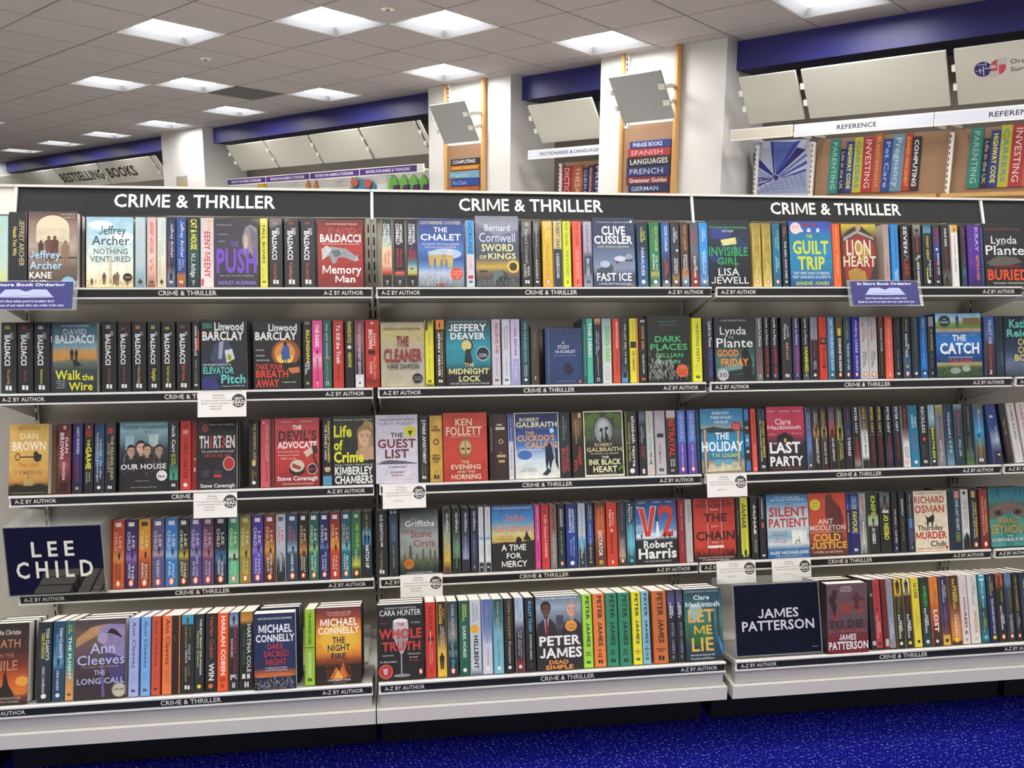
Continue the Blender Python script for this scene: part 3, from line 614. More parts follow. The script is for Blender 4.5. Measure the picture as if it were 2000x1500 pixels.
def logo(D, L, x0, x1, y):
    w = x1-x0; cx = (x0+x1)/2
    if L == 'P': D.ell(cx, y, w*.26, w*.36, 'd8643a', 14); D.ell(cx, y, w*.13, w*.25, 'eee6dc', 10)
    elif L == 'p': D.ell(cx, y, w*.24, w*.24, 'd9a68a', 14); D.ell(cx, y, w*.1, w*.18, 'eee6dc', 10)
    elif L == 'W': D.rect(cx-w*.22, y-w*.16, cx-w*.03, y+w*.18, 'd8d6d2'); D.rect(cx+w*.04, y-w*.18, cx+w*.22, y+w*.16, 'd8d6d2')
    elif L == 'K': D.rect(cx-w*.22, y-w*.16, cx-w*.03, y+w*.18, '22222a'); D.rect(cx+w*.04, y-w*.18, cx+w*.22, y+w*.16, '22222a')
    elif L == 'O': D.ell(cx, y, w*.22, w*.22, 'd5d8dc', 14)
    elif L == 'Y': D.ell(cx, y, w*.26, w*.26, 'd8c93a', 14); D.poly([(cx-w*.1, y-w*.1), (cx+w*.14, y+w*.12), (cx+w*.02, y-w*.02)], '4a4212')
    elif L == 'C': D.ell(cx, y, w*.26, w*.26, 'b9bcc4', 14)
    elif L == 'Z': D.text('Z', cx-w*.15, cx+w*.15, y-w*.17, y+w*.17, 'e6e6e6', 'h')
    elif L == 'H': D.text('H', cx-w*.16, cx+w*.16, y-w*.18, y+w*.18, 'c8cf62', 'h')
    elif L == 'V':
        for i in range(3): D.poly([(cx-w*.2+i*w*.06, y+w*(.22-i*.18)), (cx, y+w*(.08-i*.18)), (cx+w*.2-i*w*.06, y+w*(.22-i*.18)), (cx, y+w*(-.02-i*.18))], 'd5d5d5')
def man(D, x, y, h, col, arms=True):     # small standing figure silhouette
    w = h*.16; D.ell(x, y+h*.92, h*.065, h*.08, col, 10)
    D.poly([(x-w*.8, y+h*.5), (x+w*.8, y+h*.5), (x+w*.95, y+h*.78), (x+w*.4, y+h*.85), (x-w*.4, y+h*.85), (x-w*.95, y+h*.78)], col)
    D.poly([(x-w*.8, y+h*.52), (x-w*.02, y+h*.52), (x-w*.15, y), (x-w*.6, y)], col); D.poly([(x+w*.02, y+h*.52), (x+w*.8, y+h*.52), (x+w*.6, y), (x+w*.15, y)], col)
def c_(h): return hx(h)
def new_book(label, X, Y, Z, rz, grp):
    t = thing('book', label, 'book', (X, Y, Z), grp); t.rotation_euler = (0, 0, rz); return t
def pages(t, w, D, h, rot=False):
    if rot: return MB().box(.001, w-.0025, .0008, D-.0008, .0015, h-.0015).build('page_block', PAGES, t)
    return MB().box(-w/2+.0008, w/2-.0008, .0014, D-.0025, .0015, h-.0015).build('page_block', PAGES, t)
last = {}
def spine(r, x0, x1, bg, title, segs, lg='', h=None, lean=0, tex=0, where='', cw=''):
    y = yfront(r); z = zbook(r); a, b = x_at(x0, y, z), x_at(x1, y, z)
    if r in last and a < last[r]+.0004: a = last[r]+.0004
    w = b-a-.0003; last[r] = b; h = h/HF[r] if h else BH[r]; D = .111
    st = stops(bg); k = BAYN[0 if x0 < 730 else 1 if x0 < 1368+(27 if r in (0, 4) else 8) else 2 if x0 < 1940+(25 if r < 2 else 0) else 3]
    t = new_book('%s spine of %s, %s shelf, %s bay%s' % (cw or colour_word(st), title, ROWN[r], k, where), (a+b)/2, y+random.uniform(0, .0025), z, 0, 'paperbacks on the %s shelf' % ROWN[r])
    t.rotation_euler = (-TILT[r], math.radians(lean), 0)
    if lean: w *= .86; t.location.z += w*.5*abs(math.sin(math.radians(lean)))+.001
    mb, bev, tk = wrap_mesh(w, D, h, avg(st)); q = Draw(mb, lambda x, zz, d: (x, -.00005-d, zz))
    q.grad(-w/2+bev, .0003, w/2-bev, h-.0003, st, tex)
    lo, hi = -w/2+bev, w/2-bev; W = hi-lo
    for s in segs.split(';'):
        s = s.strip()
        if not s: continue
        f = s.split('~')
        if f[0] == '#':                                  # patch: #~col~t0~t1~c0~c1
            t0, t1, c0, c1 = [float(v)/100 for v in f[2].split(',')]; q.rect(lo+W*c0, h*(1-t1), lo+W*c1, h*(1-t0), f[1], tex)
        elif f[0] == '#o': t0, c0, rr = [float(v)/100 for v in f[2].split(',')]; q.ell(lo+W*c0, h*(1-t0), W*rr, W*rr, f[1])
        elif f[0] == '#m': t0, c0, rr = [float(v)/100 for v in f[2].split(',')]; man(q, lo+W*c0, h*(1-t0), h*rr, f[1])
        else:
            p = [float(v)/100 for v in f[2].split(',')]; t0, t1 = p[0], p[1]; c0, c1 = (p[2], p[3]) if len(p) > 2 else (.24, .76)
            q.text(f[0], lo+W*c0, lo+W*c1, h*(1-t1), h*(1-t0), f[1], f[3] if len(f) > 3 else 'b', 1)
    if lg: logo(q, lg, lo, hi, h*.075)
    mb.build('cover', COVER, t); pages(t, w, D, h); return t
def front(r, x0, x1, bg, title, art, h=None, th=.026, yaw=0, back=1, lean=0, off=0, tex=.25, side=None, where='', cw='', tilt=0):
    y = yfront(r)-off; z = max(zbook(r), ZR[r]+.002) if off else zbook(r)+abs(yaw)*.0006; a, b = x_at(x0, y, z), x_at(x1, y, z)
    if r in last and a < last[r]+.0004: a = last[r]+.0004
    w = b-a-.0004; last[r] = b; h = h/HF[r] if h else BH[r]; GAP = .0012
    if r == 4: th, GAP = max(th, .034), .0005; back = min(back, 2)
    st = stops(bg); k = BAYN[0 if x0 < 730 else 1 if x0 < 1368+(27 if r in (0, 4) else 8) else 2 if x0 < 1940+(25 if r < 2 else 0) else 3]
    grp = 'paperbacks facing out on the %s shelf' % ROWN[r]
    t = new_book('%s cover of %s facing out, %s shelf, %s bay%s' % (cw or colour_word(st), title, ROWN[r], k, where), a, y, z, math.radians(yaw), grp)
    t.rotation_euler = (math.radians(lean)-TILT[r], math.radians(tilt), math.radians(yaw))
    mb = MB(); tk = .0006; sc = hx(side) if side else avg(st)
    O = [(0, th-.001), (0, .001), (.001, 0), (w, 0), (w, tk), (tk*2, tk), (tk, .0015), (tk, th-tk), (w, th-tk), (w, th), (.001, th)]; N = len(O)
    P = [(x, yy, 0) for x, yy in O]+[(x, yy, h) for x, yy in O]
    caps = [(1, 2, 5, 6), (2, 3, 4, 5), (0, 1, 6, 7), (0, 7, 9, 10), (7, 8, 9)]
    mb.add(P, [(i, (i+1) % N, N+(i+1) % N, N+i) for i in range(N)]+[tuple(c)[::-1] for c in caps]+[tuple(N+i for i in c) for c in caps], sc)
    plain = mb.n; q = Draw(mb, lambda x, zz, d: (min(max(x, .0004), w-.0004), -.00005-d, min(max(zz, .0003), h-.0003))); q.grad(0.0004, .0003, w-.0004, h-.0003, st, tex)
    X = lambda v: w*v/100; Z = lambda v: h*(1-v/100)
    for s in art.split(';'):
        s = s.strip()
        if not s: continue
        f = s.split('~'); kd = f[0]
        if kd == 'T': p = [float(v) for v in f[2].split(',')]; q.text(f[1], X(p[0]), X(p[1]), Z(p[3]), Z(p[2]), f[3], f[4] if len(f) > 4 else 'b')
        elif kd == 'D': p = [float(v) for v in f[2].split(',')]; q.text(f[1], X(p[0]), X(p[1]), Z(p[3]), Z(p[2]), f[3], 'b', 1)
        elif kd == 'R': p = [float(v) for v in f[1].split(',')]; q.rect(X(p[0]), Z(p[3]), X(p[1]), Z(p[2]), f[2], tex)
        elif kd == 'G': p = [float(v) for v in f[1].split(',')]; q.grad(X(p[0]), Z(p[3]), X(p[1]), Z(p[2]), stops(f[2]), tex)
        elif kd == 'E': p = [float(v) for v in f[1].split(',')]; q.ell(X(p[0]), Z(p[1]), X(p[2]), h*p[3]/100, f[2])
        elif kd == 'P': p = [float(v) for v in f[1].split(',')]; q.poly([(X(p[i]), Z(p[i+1])) for i in range(0, len(p), 2)], f[2], tex)
        elif kd == 'M': p = [float(v) for v in f[1].split(',')]; man(q, X(p[0]), Z(p[1]), h*p[2]/100, f[2])
        elif kd == 'N':                                   # thin random strokes: x0,x1,y0,y1,count,length
            p = [float(v) for v in f[1].split(',')]; R = random.Random(int(p[4])*7+3)
            for i in range(int(p[4])):
                xx, yy = R.uniform(p[0], p[1]), R.uniform(p[2], p[3]); an = R.uniform(.9, 2.3) if len(p) < 7 else R.uniform(0, 3.14); l = p[5]*R.uniform(.4, 1.2); dx, dz = math.cos(an)*l, math.sin(an)*l
                q.poly([(X(xx), Z(yy)), (X(xx+.9), Z(yy)), (X(min(99, max(1, xx+.9+dx))), Z(yy-dz)), (X(min(99, max(1, xx+dx))), Z(yy-dz))], f[2])
        elif kd == 'B':                                   # face: cx,cy,r skin hair
            p = [float(v) for v in f[1].split(',')]; cx, cy, R = X(p[0]), Z(p[1]), X(p[2]); c = hx(f[2])
            q.ell(cx, cy+R*.3, R*.95, R*1.12, f[3], 18); q.poly([(cx-R*.35, cy-R*1.7), (cx+R*.35, cy-R*1.7), (cx+R*.4, cy-R*.6), (cx-R*.4, cy-R*.6)], tuple(v*.7 for v in c_(f[2]))); q.ell(cx, cy-R*.1, R*.8, R*1.15, f[2], 18); dk = tuple(v*.35 for v in c); q.poly([(cx-R*.74, cy+R*.45), (cx-R*.2, cy+R*.78), (cx+R*.35, cy+R*.8), (cx+R*.74, cy+R*.5), (cx+R*.6, cy+R*1.1), (cx-R*.6, cy+R*1.1)], f[3]); q.poly([(cx+R*.3, cy-R*1.15), (cx+R*.78, cy-R*.5), (cx+R*.8, cy+R*.5), (cx+R*.5, cy-R*.2)], tuple(v*.62 for v in c))
            for s2 in (-1, 1): q.rect(cx+s2*R*.36-R*.2, cy+R*.18, cx+s2*R*.36+R*.2, cy+R*.26, f[3]); q.ell(cx+s2*R*.36, cy+R*.02, R*.13, R*.07, '1c1616', 8)
            q.poly([(cx-R*.1, cy-R*.3), (cx+R*.13, cy-R*.3), (cx+R*.03, cy+R*.1)], tuple(v*.72 for v in c)); q.rect(cx-R*.26, cy-R*.66, cx+R*.26, cy-R*.55, tuple((v*.6 if i else v*.8) for i, v in enumerate(c)))
    mb.build('cover', COVER, t); pages(t, w, th, h, True)
    for i in range(back):                                 # further copies standing behind, only their edges show
        t2 = new_book('spare copy right behind the %s cover, %s shelf, %s' % (title.replace('The ', ''), ROWN[r], k), a+random.uniform(0, .002)+.0015, y+off+(th+GAP)*(i+1)*math.cos(TILT[r])+(.008 if lean else 0), zbook(r)+abs(yaw)*.0006-((th+GAP)*(i+1)+(.008 if lean else 0))*math.sin(TILT[r]), 0, 'copies behind %s' % title); t2.rotation_euler = (-TILT[r], 0, math.radians(yaw))
        if back > 1: t2['label'] = '%s spare copy stacked behind the %s cover, %s shelf' % (('nearer', 'farther')[i], title.replace('The ', ''), ROWN[r])
        m2 = MB(); m2.v = [mb.v[0]]; m2.c = [mb.c[0]]; m2.f = mb.f[:N+2*len(caps)]; m2.n = plain; m2.v[0] = m2.v[0]*V3([.99, 1, 1]); m2.build('cover', COVER, t2); pages(t2, w*.985, th, h, True)
    return t
def rows(r, off, scale, data):
    for ln in data.strip().split('\n'):
        f = [v.strip() for v in ln.split('|')]
        kind = f[0][0]; a, b = [off+float(v)/scale for v in f[0][1:].split(',')]
        kw = eval('dict(%s)' % f[4]) if len(f) > 4 else {}
        (spine if kind == 's' else front)(r, a, b, f[1], f[2], f[3], **kw)

# one line per book: s = spine, f = front cover | left,right in the survey strip | colours from top to bottom | title | print | options
rows(0, 0, 2.7027, '''
s-60,40 | a8cfd0@0 b9d6d2@60 d8d06a@100 | a partly hidden book | Jeffrey Archer~c8cf5a~8,70,30,75~b | where=', leftmost'
s42,142 | 23242a@0 1c1d22@100 | Heads You Win | JEFFREY ARCHER~c9b98c~10,72,58,88~r;Heads You Win~d8cf6a~20,58,22,44~b | h=.182
f148,408 | 5a4344@0 8c7266@15 b29f8f@45 6f5c50@75 4c4240@100 | Kane and Abel | E~50,22,34,17~e3d3b4;R~16,84,22,40~d9cbb0;R~0,100,60,62~3c2f2e;M~42,66,34~6b4a3a;M~54,64,32~5c3c34;M~76,72,34~8c7258;M~26,62,24~4a3330;T~Jeffrey~3,66,52,62~a9cfe8~b;T~Archer~3,70,66,76~a9cfe8~b;T~KANE~3,48,80,88~e8e4e0~h;T~AND~3,40,91,98~e8e4e0~h;E~82,94,14,8~8ec2e0;T~THE ULTIMATE~66,96,3,5~d8c8b8~r;T~NOVEL OF~74,96,7,9~d8c8b8~r | h=.184,side='3a2c2c'
f455,705 | 9fc8d8@0 b9d6dc@30 d6e2d6@60 e9e4cc@80 e0cf9a@100 | Nothing Ventured | E~30,12,26,7~dfe9ea;E~75,30,28,9~e2ebe8;E~25,48,22,9~d8e4e0;T~Jeffrey~26,84,13,25~2d4a5c~r;T~Archer~12,92,27,40~2d4a5c~r;T~THE GLOBAL No.1 BESTSELLER~22,82,42,43.5~5a7078~r;T~NOTHING~16,88,45,53~4e6470~r;T~VENTURED~8,94,56,64~4e6470~r;P~48,100,49,62,53,62,56,100~cfc09a;R~46,56,58,62~cfc2a0;M~38,96,17~5c4a3c;M~66,98,20~7b6650;M~60,96,15~6b553f;M~12,97,10~5a4a3c;M~88,98,9~6b5a48;E~88,86,10,6~2c211a;T~CURTIS~82,94,85,87~d8c9a8;N~0,96,92,99,30,4~8a7a5a | side='20242c',back=2
s712,768 | b4d2dc@0 a8c4d0@70 8fa8b0@84 7c8a92@100 | a novel lettered in pale pink | Jeffrey Archer~e8b49a~4,74,26,80~r;#m~4a4a50~96,50,9 | lg='K'
s775,825 | d8b4b0@0 e2c4bc@60 d6a890@80 7a4038@100 | Tell Tale | JEFFREY ARCHER~c84a44~6,52,30,75~b;Tell Tale~b83c34~58,76,30,72~r | lg='K'
s828,877 | cfd8d0@0 dcdcc8@60 cdbd98@100 | Nothing Ventured | Jeffrey Archer~9cbfd0~4,56,50,88~r;NOTHING VENTURED~b09a6a~34,86,16,40~r;#m~5c4a3c~97,50,9 | lg='K'
s880,927 | 1e2a48@0 2b3a5c@50 1c2438@70 6f8098@86 2c3c58@100 | Over My Dead Body | Jeffrey Archer~d8d6d6~8,58,46,86~r;OVER MY DEAD BODY~c04a3c~34,82,14,34~b;#m~101622~93,50,14 | lg='W'
s930,983 | 2b4a86@0 27509a@50 23407a@78 a86a2c@84 8c4a20@100 | Turn a Blind Eye | Jeffrey Archer~cfd6e4~5,58,42,88~r;TURN A~9fb6dc~60,72,55,82~b;BLIND EYE~9fb6dc~60,76,18,44~b | lg='W'
s988,1055 | 182420@0 1c4a48@45 173c40@70 0f1c24@100 | Cat and Mouse | CAT & MOUSE~d9d23c~2,46,28,80~h;M.J. Arlidge~c9d0cc~52,86,30,72~b | lg='V'
s1058,1130 | cfc0c0@0 d9cfce@100 | Eeny Meeny | ARLIDGE~c9a23c~2,18,55,85~b;EENY MEENY~c0383c~20,86,28,78~b;#~b85860~88,98,0,22 | tex=.2
f1132,1368 | 2f2b33@0 3a3542@50 2c2832@100 | The Push | P~62,30,70,12,82,8,96,14,98,45,92,62,80,48,72,60,66,45~8a8088;P~66,30,70,22,76,28,74,44,68,42~c0a49a;P~78,10,98,20,98,70,88,60~6c6670;T~THE~37,54,33,41~6a4bb0~b;T~PUSH~5,95,45,78~6f45b8~h;T~ASHLEY AUDRAIN~8,93,91,96~8a6fc8~b;T~Compulsive~8,30,22,23.5~c8b8d8~r;T~Gripping~8,24,32,33.5~c8b8d8~r;T~Set my nerves jangling~12,88,82,84~b8b0c0~r;T~Like The Girl on the Train~6,40,8,10~c8c0cc~r | h=.17,side='17151b'
s1372,1415 | c9c23c@0 d6cf48@50 cfd050@100 | Tall Bones | TALL BONES~2c2a1c~8,66,30,70~b;anna bailey~a8a840~72,88,28,62~r | lg='K'
s1420,1495 | 202126@0 1b1b1f@100 | One Good Deed | DAVID~c8c8c8~14,24,52,80~h;BALDACCI~e2e0de~18,60,22,58~h;One Good Deed~b8483c~66,92,34,58~b;#~8c3a34~5,9,30,62 | lg='W'
s1500,1582 | 202126@0 1b1b1f@100 | A Gambling Man | DAVID~c8c8c8~14,24,52,80~h;BALDACCI~e2e0de~18,60,22,58~h;A Gambling Man~b86a5c~64,92,34,58~b;#~8c3a34~5,9,30,62 | lg='W'
s1588,1668 | 202126@0 1b1b1f@100 | The Camel Club | DAVID~c8c8c8~14,24,52,80~h;BALDACCI~e2e0de~18,60,22,58~h;The Camel Club~b8483c~64,92,34,58~b;#~8c3a34~5,8,30,62 | lg='W'
f1680,1920 | 6a2422@0 a83028@45 8c2420@80 6e1c18@100 | Memory Man | T~AN AMOS DECKER THRILLER~18,88,5,7.5~d8a8a0~b;T~DAVID~24,84,12,21~a84a40~h;T~BALDACCI~5,95,22,33~e6e2df~h;T~OVER 150 MILLION COPIES SOLD WORLDWIDE~8,92,35,37~d8b8b0~b;P~8,44,30,40,62,43,84,54,82,62,58,56,44,56,40,64,32,66,26,54,10,58~8e9498;P~30,46,46,44,52,52,38,56~5c6266;P~84,54,86,52,90,60,82,62~a8aeb0;P~8,44,20,38,30,44,22,54,10,60~c2c2be;T~Memory~10,96,68,80~e6e2df~b;T~Man~38,82,83,93~e6e2df~b;N~0,96,10,96,26,10,1~4c1816 | h=.17,side='4a1614'
''')
rows(0, 720, 5.7706, '''
s148,275 | 22282c@0 23586a@22 9fb8a8@36 dcc49a@44 d8b894@66 b8422c@78 1c1614@84 14141a@100 | The Dark Hours | MICHAEL~e2e2e0~7,36,55,82~h;CONNELLY~e2e2e0~6,38,14,46~h;THE DARK~b83c2c~46,68,55,78~b;HOURS~b83c2c~50,66,22,44~b | lg='V',tex=.3
s290,418 | 16161b@0 1b1c24@70 232834@76 d8602c@79 2b3040@84 14141a@100 | The Law of Innocence | MICHAEL~e2e2e0~7,36,55,82~h;CONNELLY~e2e2e0~6,38,14,46~h;THE LAW OF~b83c2c~43,70,55,76~b;INNOCENCE~b83c2c~43,71,20,42~b | lg='V'
s435,560 | 15162a@0 23284c@38 5a2c3c@56 2c7a94@64 a8b890@74 b8a84c@80 14161a@84 12141a@100 | Fair Warning | MICHAEL~e2e2e0~7,36,55,82~h;CONNELLY~e2e2e0~6,38,14,46~h;FAIR~b83c2c~46,60,60,82~b;WARNING~b83c2c~40,66,26,46~b;#~1c1c20~72,74,30,60 | lg='V'
f565,1078 | 2a4376@0 39589c@30 4a74b8@45 2c5290@60 5f86b8@72 aebccf@80 8c95a0@90 6c747c@100 | The Chalet | E~60,52,35,8~a8bfe0;T~CATHERINE COOPER~4,94,4,8.5~c9b8a4~b;T~THE~34,64,13,20~dfe0e4~b;T~CHALET~5,94,23,32~e4e6ea~b;T~Four guests. One luxury getaway.~8,92,36,38.5~c8d4e4~b;T~And one perfect MURDER~14,84,40.5,43~d8b0b0~b;P~22,54,24,68,30,72,34,68,36,54~b89a54;P~37,54,39,69,44,73,48,68,50,54~bca25a;P~50,53,52,67,56,71,60,66,62,53~b0924c;P~62,54,64,70,70,73,75,69,77,54~bca25a;R~22,36,48,54~b8c0c4;R~37,50,48,54~b8c0c4;R~62,77,46,54~c0c8cc;R~29,30.5,72,90~c8c8c8;R~44,45,72,92~c8c8c8;R~56,57,70,90~c8c8c8;R~69,70.5,72,92~c8c8c8;E~84,81,14,9~cf4a2c;T~A stunning~74,94,77,79~e8c8b8;T~locked room~73,95,81,83~e8c8b8;E~50,97,13,2~8c3c30;N~3,97,88,99,26,8~c8ccd0 | h=.175,yaw=-1.5,side='1c2b50'
s1105,1205 | 4a9ad4@0 4a9ad4@51 d8ccd0@52 cfc4cc@76 c9ccd4@86 c4c8cc@100 | The Cruise | THE~2b5a8c~3,9,26,66~b;CRUISE~24507f~10,50,26,76~b;CATHERINE~c08a94~54,74,55,72~r;COOPER~c08a94~54,74,30,48~r;#~b83c34~83,88,15,85 | lg='K',cw='blue and white'
f1215,1708 | 4c556a@0 6c6c84@12 4a5266@35 3a4456@60 b89a3c@72 6b5a48@80 3e3a3c@90 4a4c52@100 | Sword of Kings | T~Bernard~22,80,12,21~b8c6dc~r;T~Cornwell~9,92,24,37~c4d0e2~r;T~SWORD~14,88,40,50~e2d896~b;T~OF~9,25,56,61~e2d896~b;T~KINGS~29,93,53,61~e2d896~b;E~86,72,14,9~d9b93c;E~86,72,9,6~2c2c28;E~56,90,19,13~2c3230;E~52,84,13,7~5c6668;P~50,88,62,84,70,90,58,97~14181a;R~8,26,77,80~38303a;N~2,96,92,99,26,6~8a8c92 | h=.183,yaw=1.5,side='2c3342'
s1728,1855 | 1f2022@0 1a1b1c@100 | War Lord | Bernard Cornwell~a8a8a8~13,64,34,66~r;WAR~c8c4bc~68,84,52,76~b;LORD~c8c4bc~66,86,18,42~b;#~8c8478~3,8,35,75 | lg='W'
''')
rows(0, 1010, 5.128, '''
s165,245 | 1c1d1f@0 18191a@100 | Sharpe's Assassin | CORNWELL~9c9a92~5,46,34,66~b;ASSASSIN~b8b4a8~58,88,30,66~b;Sharpe's~8c8c84~46,58,30,70~r | lg='W'
s262,367 | c9a22a@0 d4ad30@50 cf9f28@100 | The Lies We Tell | JANE~e8d878~12,26,58,82~b;CORRY~e8d878~8,30,24,48~b;The Lies We Tell~8c7c4c~36,84,34,66~r | lg='P'
s370,465 | c9b87a@0 c9b87a@42 20263c@43 1b2134@100 | A Dangerous Man | ROBERT CRAIS~25242a~2,42,32,78~b;#~20263c~43,50,0,100;A DANGEROUS MAN~c9ccd4~49,87,30,68~b | cw='cream and navy'
s468,550 | c4cc2c@0 cfd634@100 | The Botanist | M.W. CRAVEN~6f7c1c~3,38,30,68~b;THE BOTANIST~6f7c1c~44,86,30,72~r;G~2c3010~90,95,34,66~b
s568,658 | e0584c@0 e4604f@100 | Dead Ground | M.W. CRAVEN~8c2c2c~3,38,30,68~b;DEAD GROUND~e89a80~44,88,30,72~b;G~2c1010~90,95,34,66~b
s672,765 | a8a3b8@0 9c97ac@45 2c3448@55 2a3040@78 6f7890@84 8c90a4@100 | A Traitor's Heart | A TRAITOR'S HEART~8c4a50~5,52,34,62~b;BEN CREED~c4c8d4~57,84,30,68~b | lg='K'
f770,1198 | 26324a@0 2c3c5c@35 566584@48 6c7894@62 7c86a0@74 39455e@85 2a3650@100 | Fast Ice | T~THE WORLD'S No.1 ADVENTURE WRITER~10,88,6,8~a8b4c8~b;T~CLIVE~22,78,13,25~e4e4e8~h;T~CUSSLER~4,95,27,38~e4e4e8~h;T~AND GRAHAM BROWN~12,86,41,44~c0b48c~b;P~8,76,40,66,48,72,44,80,10,86~3c4450;P~50,60,62,57,66,64,56,68~5a3038;P~68,58,78,52,90,58,94,64,76,64~39424e;E~28,68,12,5~a8b8cc;E~64,60,14,4~c0c8d4;E~84,57,10,4~8c98ac;T~FAST ICE~8,90,81,92~e4e4e8~b;T~A NOVEL FROM THE NUMA FILES~12,88,95,98~b8c0cc~b;E~92,6,3,2~d8d8d8;N~5,95,10,80,30,1,1~c8d4e4 | h=.182,yaw=1.8,side='151c2c'
s1215,1325 | 15202e@0 14283c@42 1c4a7c@60 24527c@88 2c5a86@100 | Marauder | CLIVE~c0c45a~14,28,60,80~b;CUSSLER~c0c45a~8,32,30,54~b;MARAUDER~c4d4e8~40,84,32,66~b | lg='O',tex=.3
s1338,1440 | 1c6a44@0 1f7a4c@55 2c5a3c@74 a8a044@80 3c6c5c@88 3c5c4c@100 | Celtic Empire | CLIVE CUSSLER~c0b850~6,46,56,84~b;CELTIC~c8d8c8~52,76,58,80~b;EMPIRE~c8d8c8~50,74,22,44~b;AND DIRK CUSSLER~8cb49c~10,36,24,34~r | lg='O',tex=.3
s1455,1545 | 20508c@0 2464a8@20 26508c@46 2c3040@60 1c1d26@100 | Final Option | CLIVE CUSSLER~d4dae4~6,46,40,74~b;FINAL~b84a34~64,80,56,78~b;OPTION~b84a34~58,86,26,50~b | lg='O'
s1553,1640 | 23262c@0 2b303a@45 23242a@78 8c6c3c@86 2c2c34@100 | The Titanic Secret | CLIVE~c4ccd8~14,26,58,82~b;CUSSLER~c4ccd8~8,32,26,52~b;TITANIC~d8d8d8~56,80,58,80~b;SECRET~d8d8d8~56,80,28,50~b;#o~a8b0bc~44,75,20 | lg='O',tex=.2
s1652,1735 | 3a2622@0 4a302a@40 2c2422@70 b07040@80 6c8ca0@90 4a6070@100 | Shadow Tyrants | CLIVE CUSSLER~c8963c~4,44,44,74~b;SHADOW~e0dcd4~50,74,58,80~b;TYRANTS~e0dcd4~50,76,24,46~b;AND BOYD MORRISON~a88454~6,34,20,32~r | lg='O',tex=.2
s1748,1835 | 4c525c@0 5c646c@45 3c3a3c@70 8c2420@84 7c1c1c@100 | The Saboteurs | CLIVE~a83038~16,30,56,80~b;CUSSLER~a83038~10,34,24,50~b;THE~dcdcdc~68,74,66,82~b;SABOTEURS~e0e0e0~52,86,34,60~b | lg='O',tex=.2
s1838,1928 | 2c86cc@0 3090d8@50 2c6ca8@78 6c94b0@90 2c4c6c@100 | Journey of the Pharaohs | CLIVE~b0ccd8~12,24,60,80~b;CUSSLER~b0ccd8~8,30,30,54~b;JOURNEY OF THE~c4dcec~42,82,56,72~b;PHARAOHS~c4dcec~46,80,26,50~b | lg='O'
''')
rows(0, 1340, 5.5556, '''
f252,718 | 15181c@0 1c2a44@25 16202c@50 101418@100 | Invisible Girl | E~30,20,26,9~26387c;E~68,40,28,12~24305c;E~20,55,18,10~1f2c64;T~Dark, furiously twisty and utterly gripping~4,92,9,12~3fae5c~b;T~LUCY FOLEY~34,62,15,18~c8d0d8~b;P~30,30,66,26,68,36,34,39~d4cf86;R~28,30,36,90~2c4a78;R~63,65,36,80~2a9a44;T~INVISIBLE~1,94,41,54~2c9c4c~b;T~GIRL~20,72,57,67~2c9c4c~b;T~LISA~22,72,73,84~e0e0e4~r;T~JEWELL~4,94,86,96~e0e0e4~r;N~4,94,10,60,40,3,1~2a3c7c | h=.178,yaw=1.5,side='101318'
s735,832 | 8c7a34@0 b8a24a@30 a08c3c@70 d8c870@100 | The Family Upstairs | THE FAMILY~4c4420~14,50,60,78~r;UPSTAIRS~4c4420~17,46,28,48~r;LISA~e8d88c~58,72,60,80~r;JEWELL~e8d88c~60,84,30,50~r | lg='P',where=', left copy'
s845,943 | 8c7a34@0 b8a24a@30 a08c3c@70 d8c870@100 | The Family Upstairs | THE FAMILY~4c4420~14,50,60,78~r;UPSTAIRS~4c4420~17,46,28,48~r;LISA~e8d88c~66,80,60,80~r;JEWELL~e8d88c~60,84,30,50~r | lg='P',where=', right copy'
s958,1045 | 1f5f7c@0 1f7090@60 1a5870@100 | I Found You | I FOUND~9cc8b8~12,42,62,84~b;YOU~9cc8b8~22,38,28,50~b;LISA~c8d8d8~58,72,62,82~r;JEWELL~c8d8d8~52,78,28,50~r | lg='P'
s1060,1130 | 1f232b@0 232a34@100 | The Girl Who Died | RAGNAR~b87040~5,16,56,78~b;JONASSON~b87040~5,22,22,44~b;THE GIRL WHO DIED~dcdcdc~28,88,34,68~b | lg='O'
f1140,1605 | 2c4c9c@0 3a5cb0@16 1f78a0@20 2488b4@50 2278a4@75 1e4c84@100 | The Guilt Trip | E~16,11,13,9~e8c8c0;T~NO GUILT~8,24,8,10~b84c44;P~30,6,38,3,48,6,40,9~9c2c34;P~50,5,60,3,68,5,60,8~9c2c34;P~26,17,28,12,32,12,34,17~c8d4dc;P~42,17,44,11,50,11,52,17~c8d4dc;P~64,17,66,11,72,11,72,17~c8d4dc;T~THE~40,54,21,26~cdd03c~b;T~GUILT~8,92,31,50~cdd03c~h;T~TRIP~18,82,55,74~cdd03c~h;T~THEY WENT AWAY AS FRIENDS~6,92,78,82~c8d8e8~b;T~THEY CAME BACK AS SUSPECTS~4,94,84,88~c8d8e8~b;T~SANDIE JONES~12,90,93,98~c8c83c~b;N~4,94,30,75,40,2,1~5ab0cc | h=.178,yaw=1,side='1c3c70'
s1612,1698 | d8602c@0 dc6a34@100 | The Snakes | SADIE JONES~e8a878~6,42,38,64~r;THE SNAKES~e8a878~48,80,38,66~b;#~8c4420~88,95,46,50 | 
''')
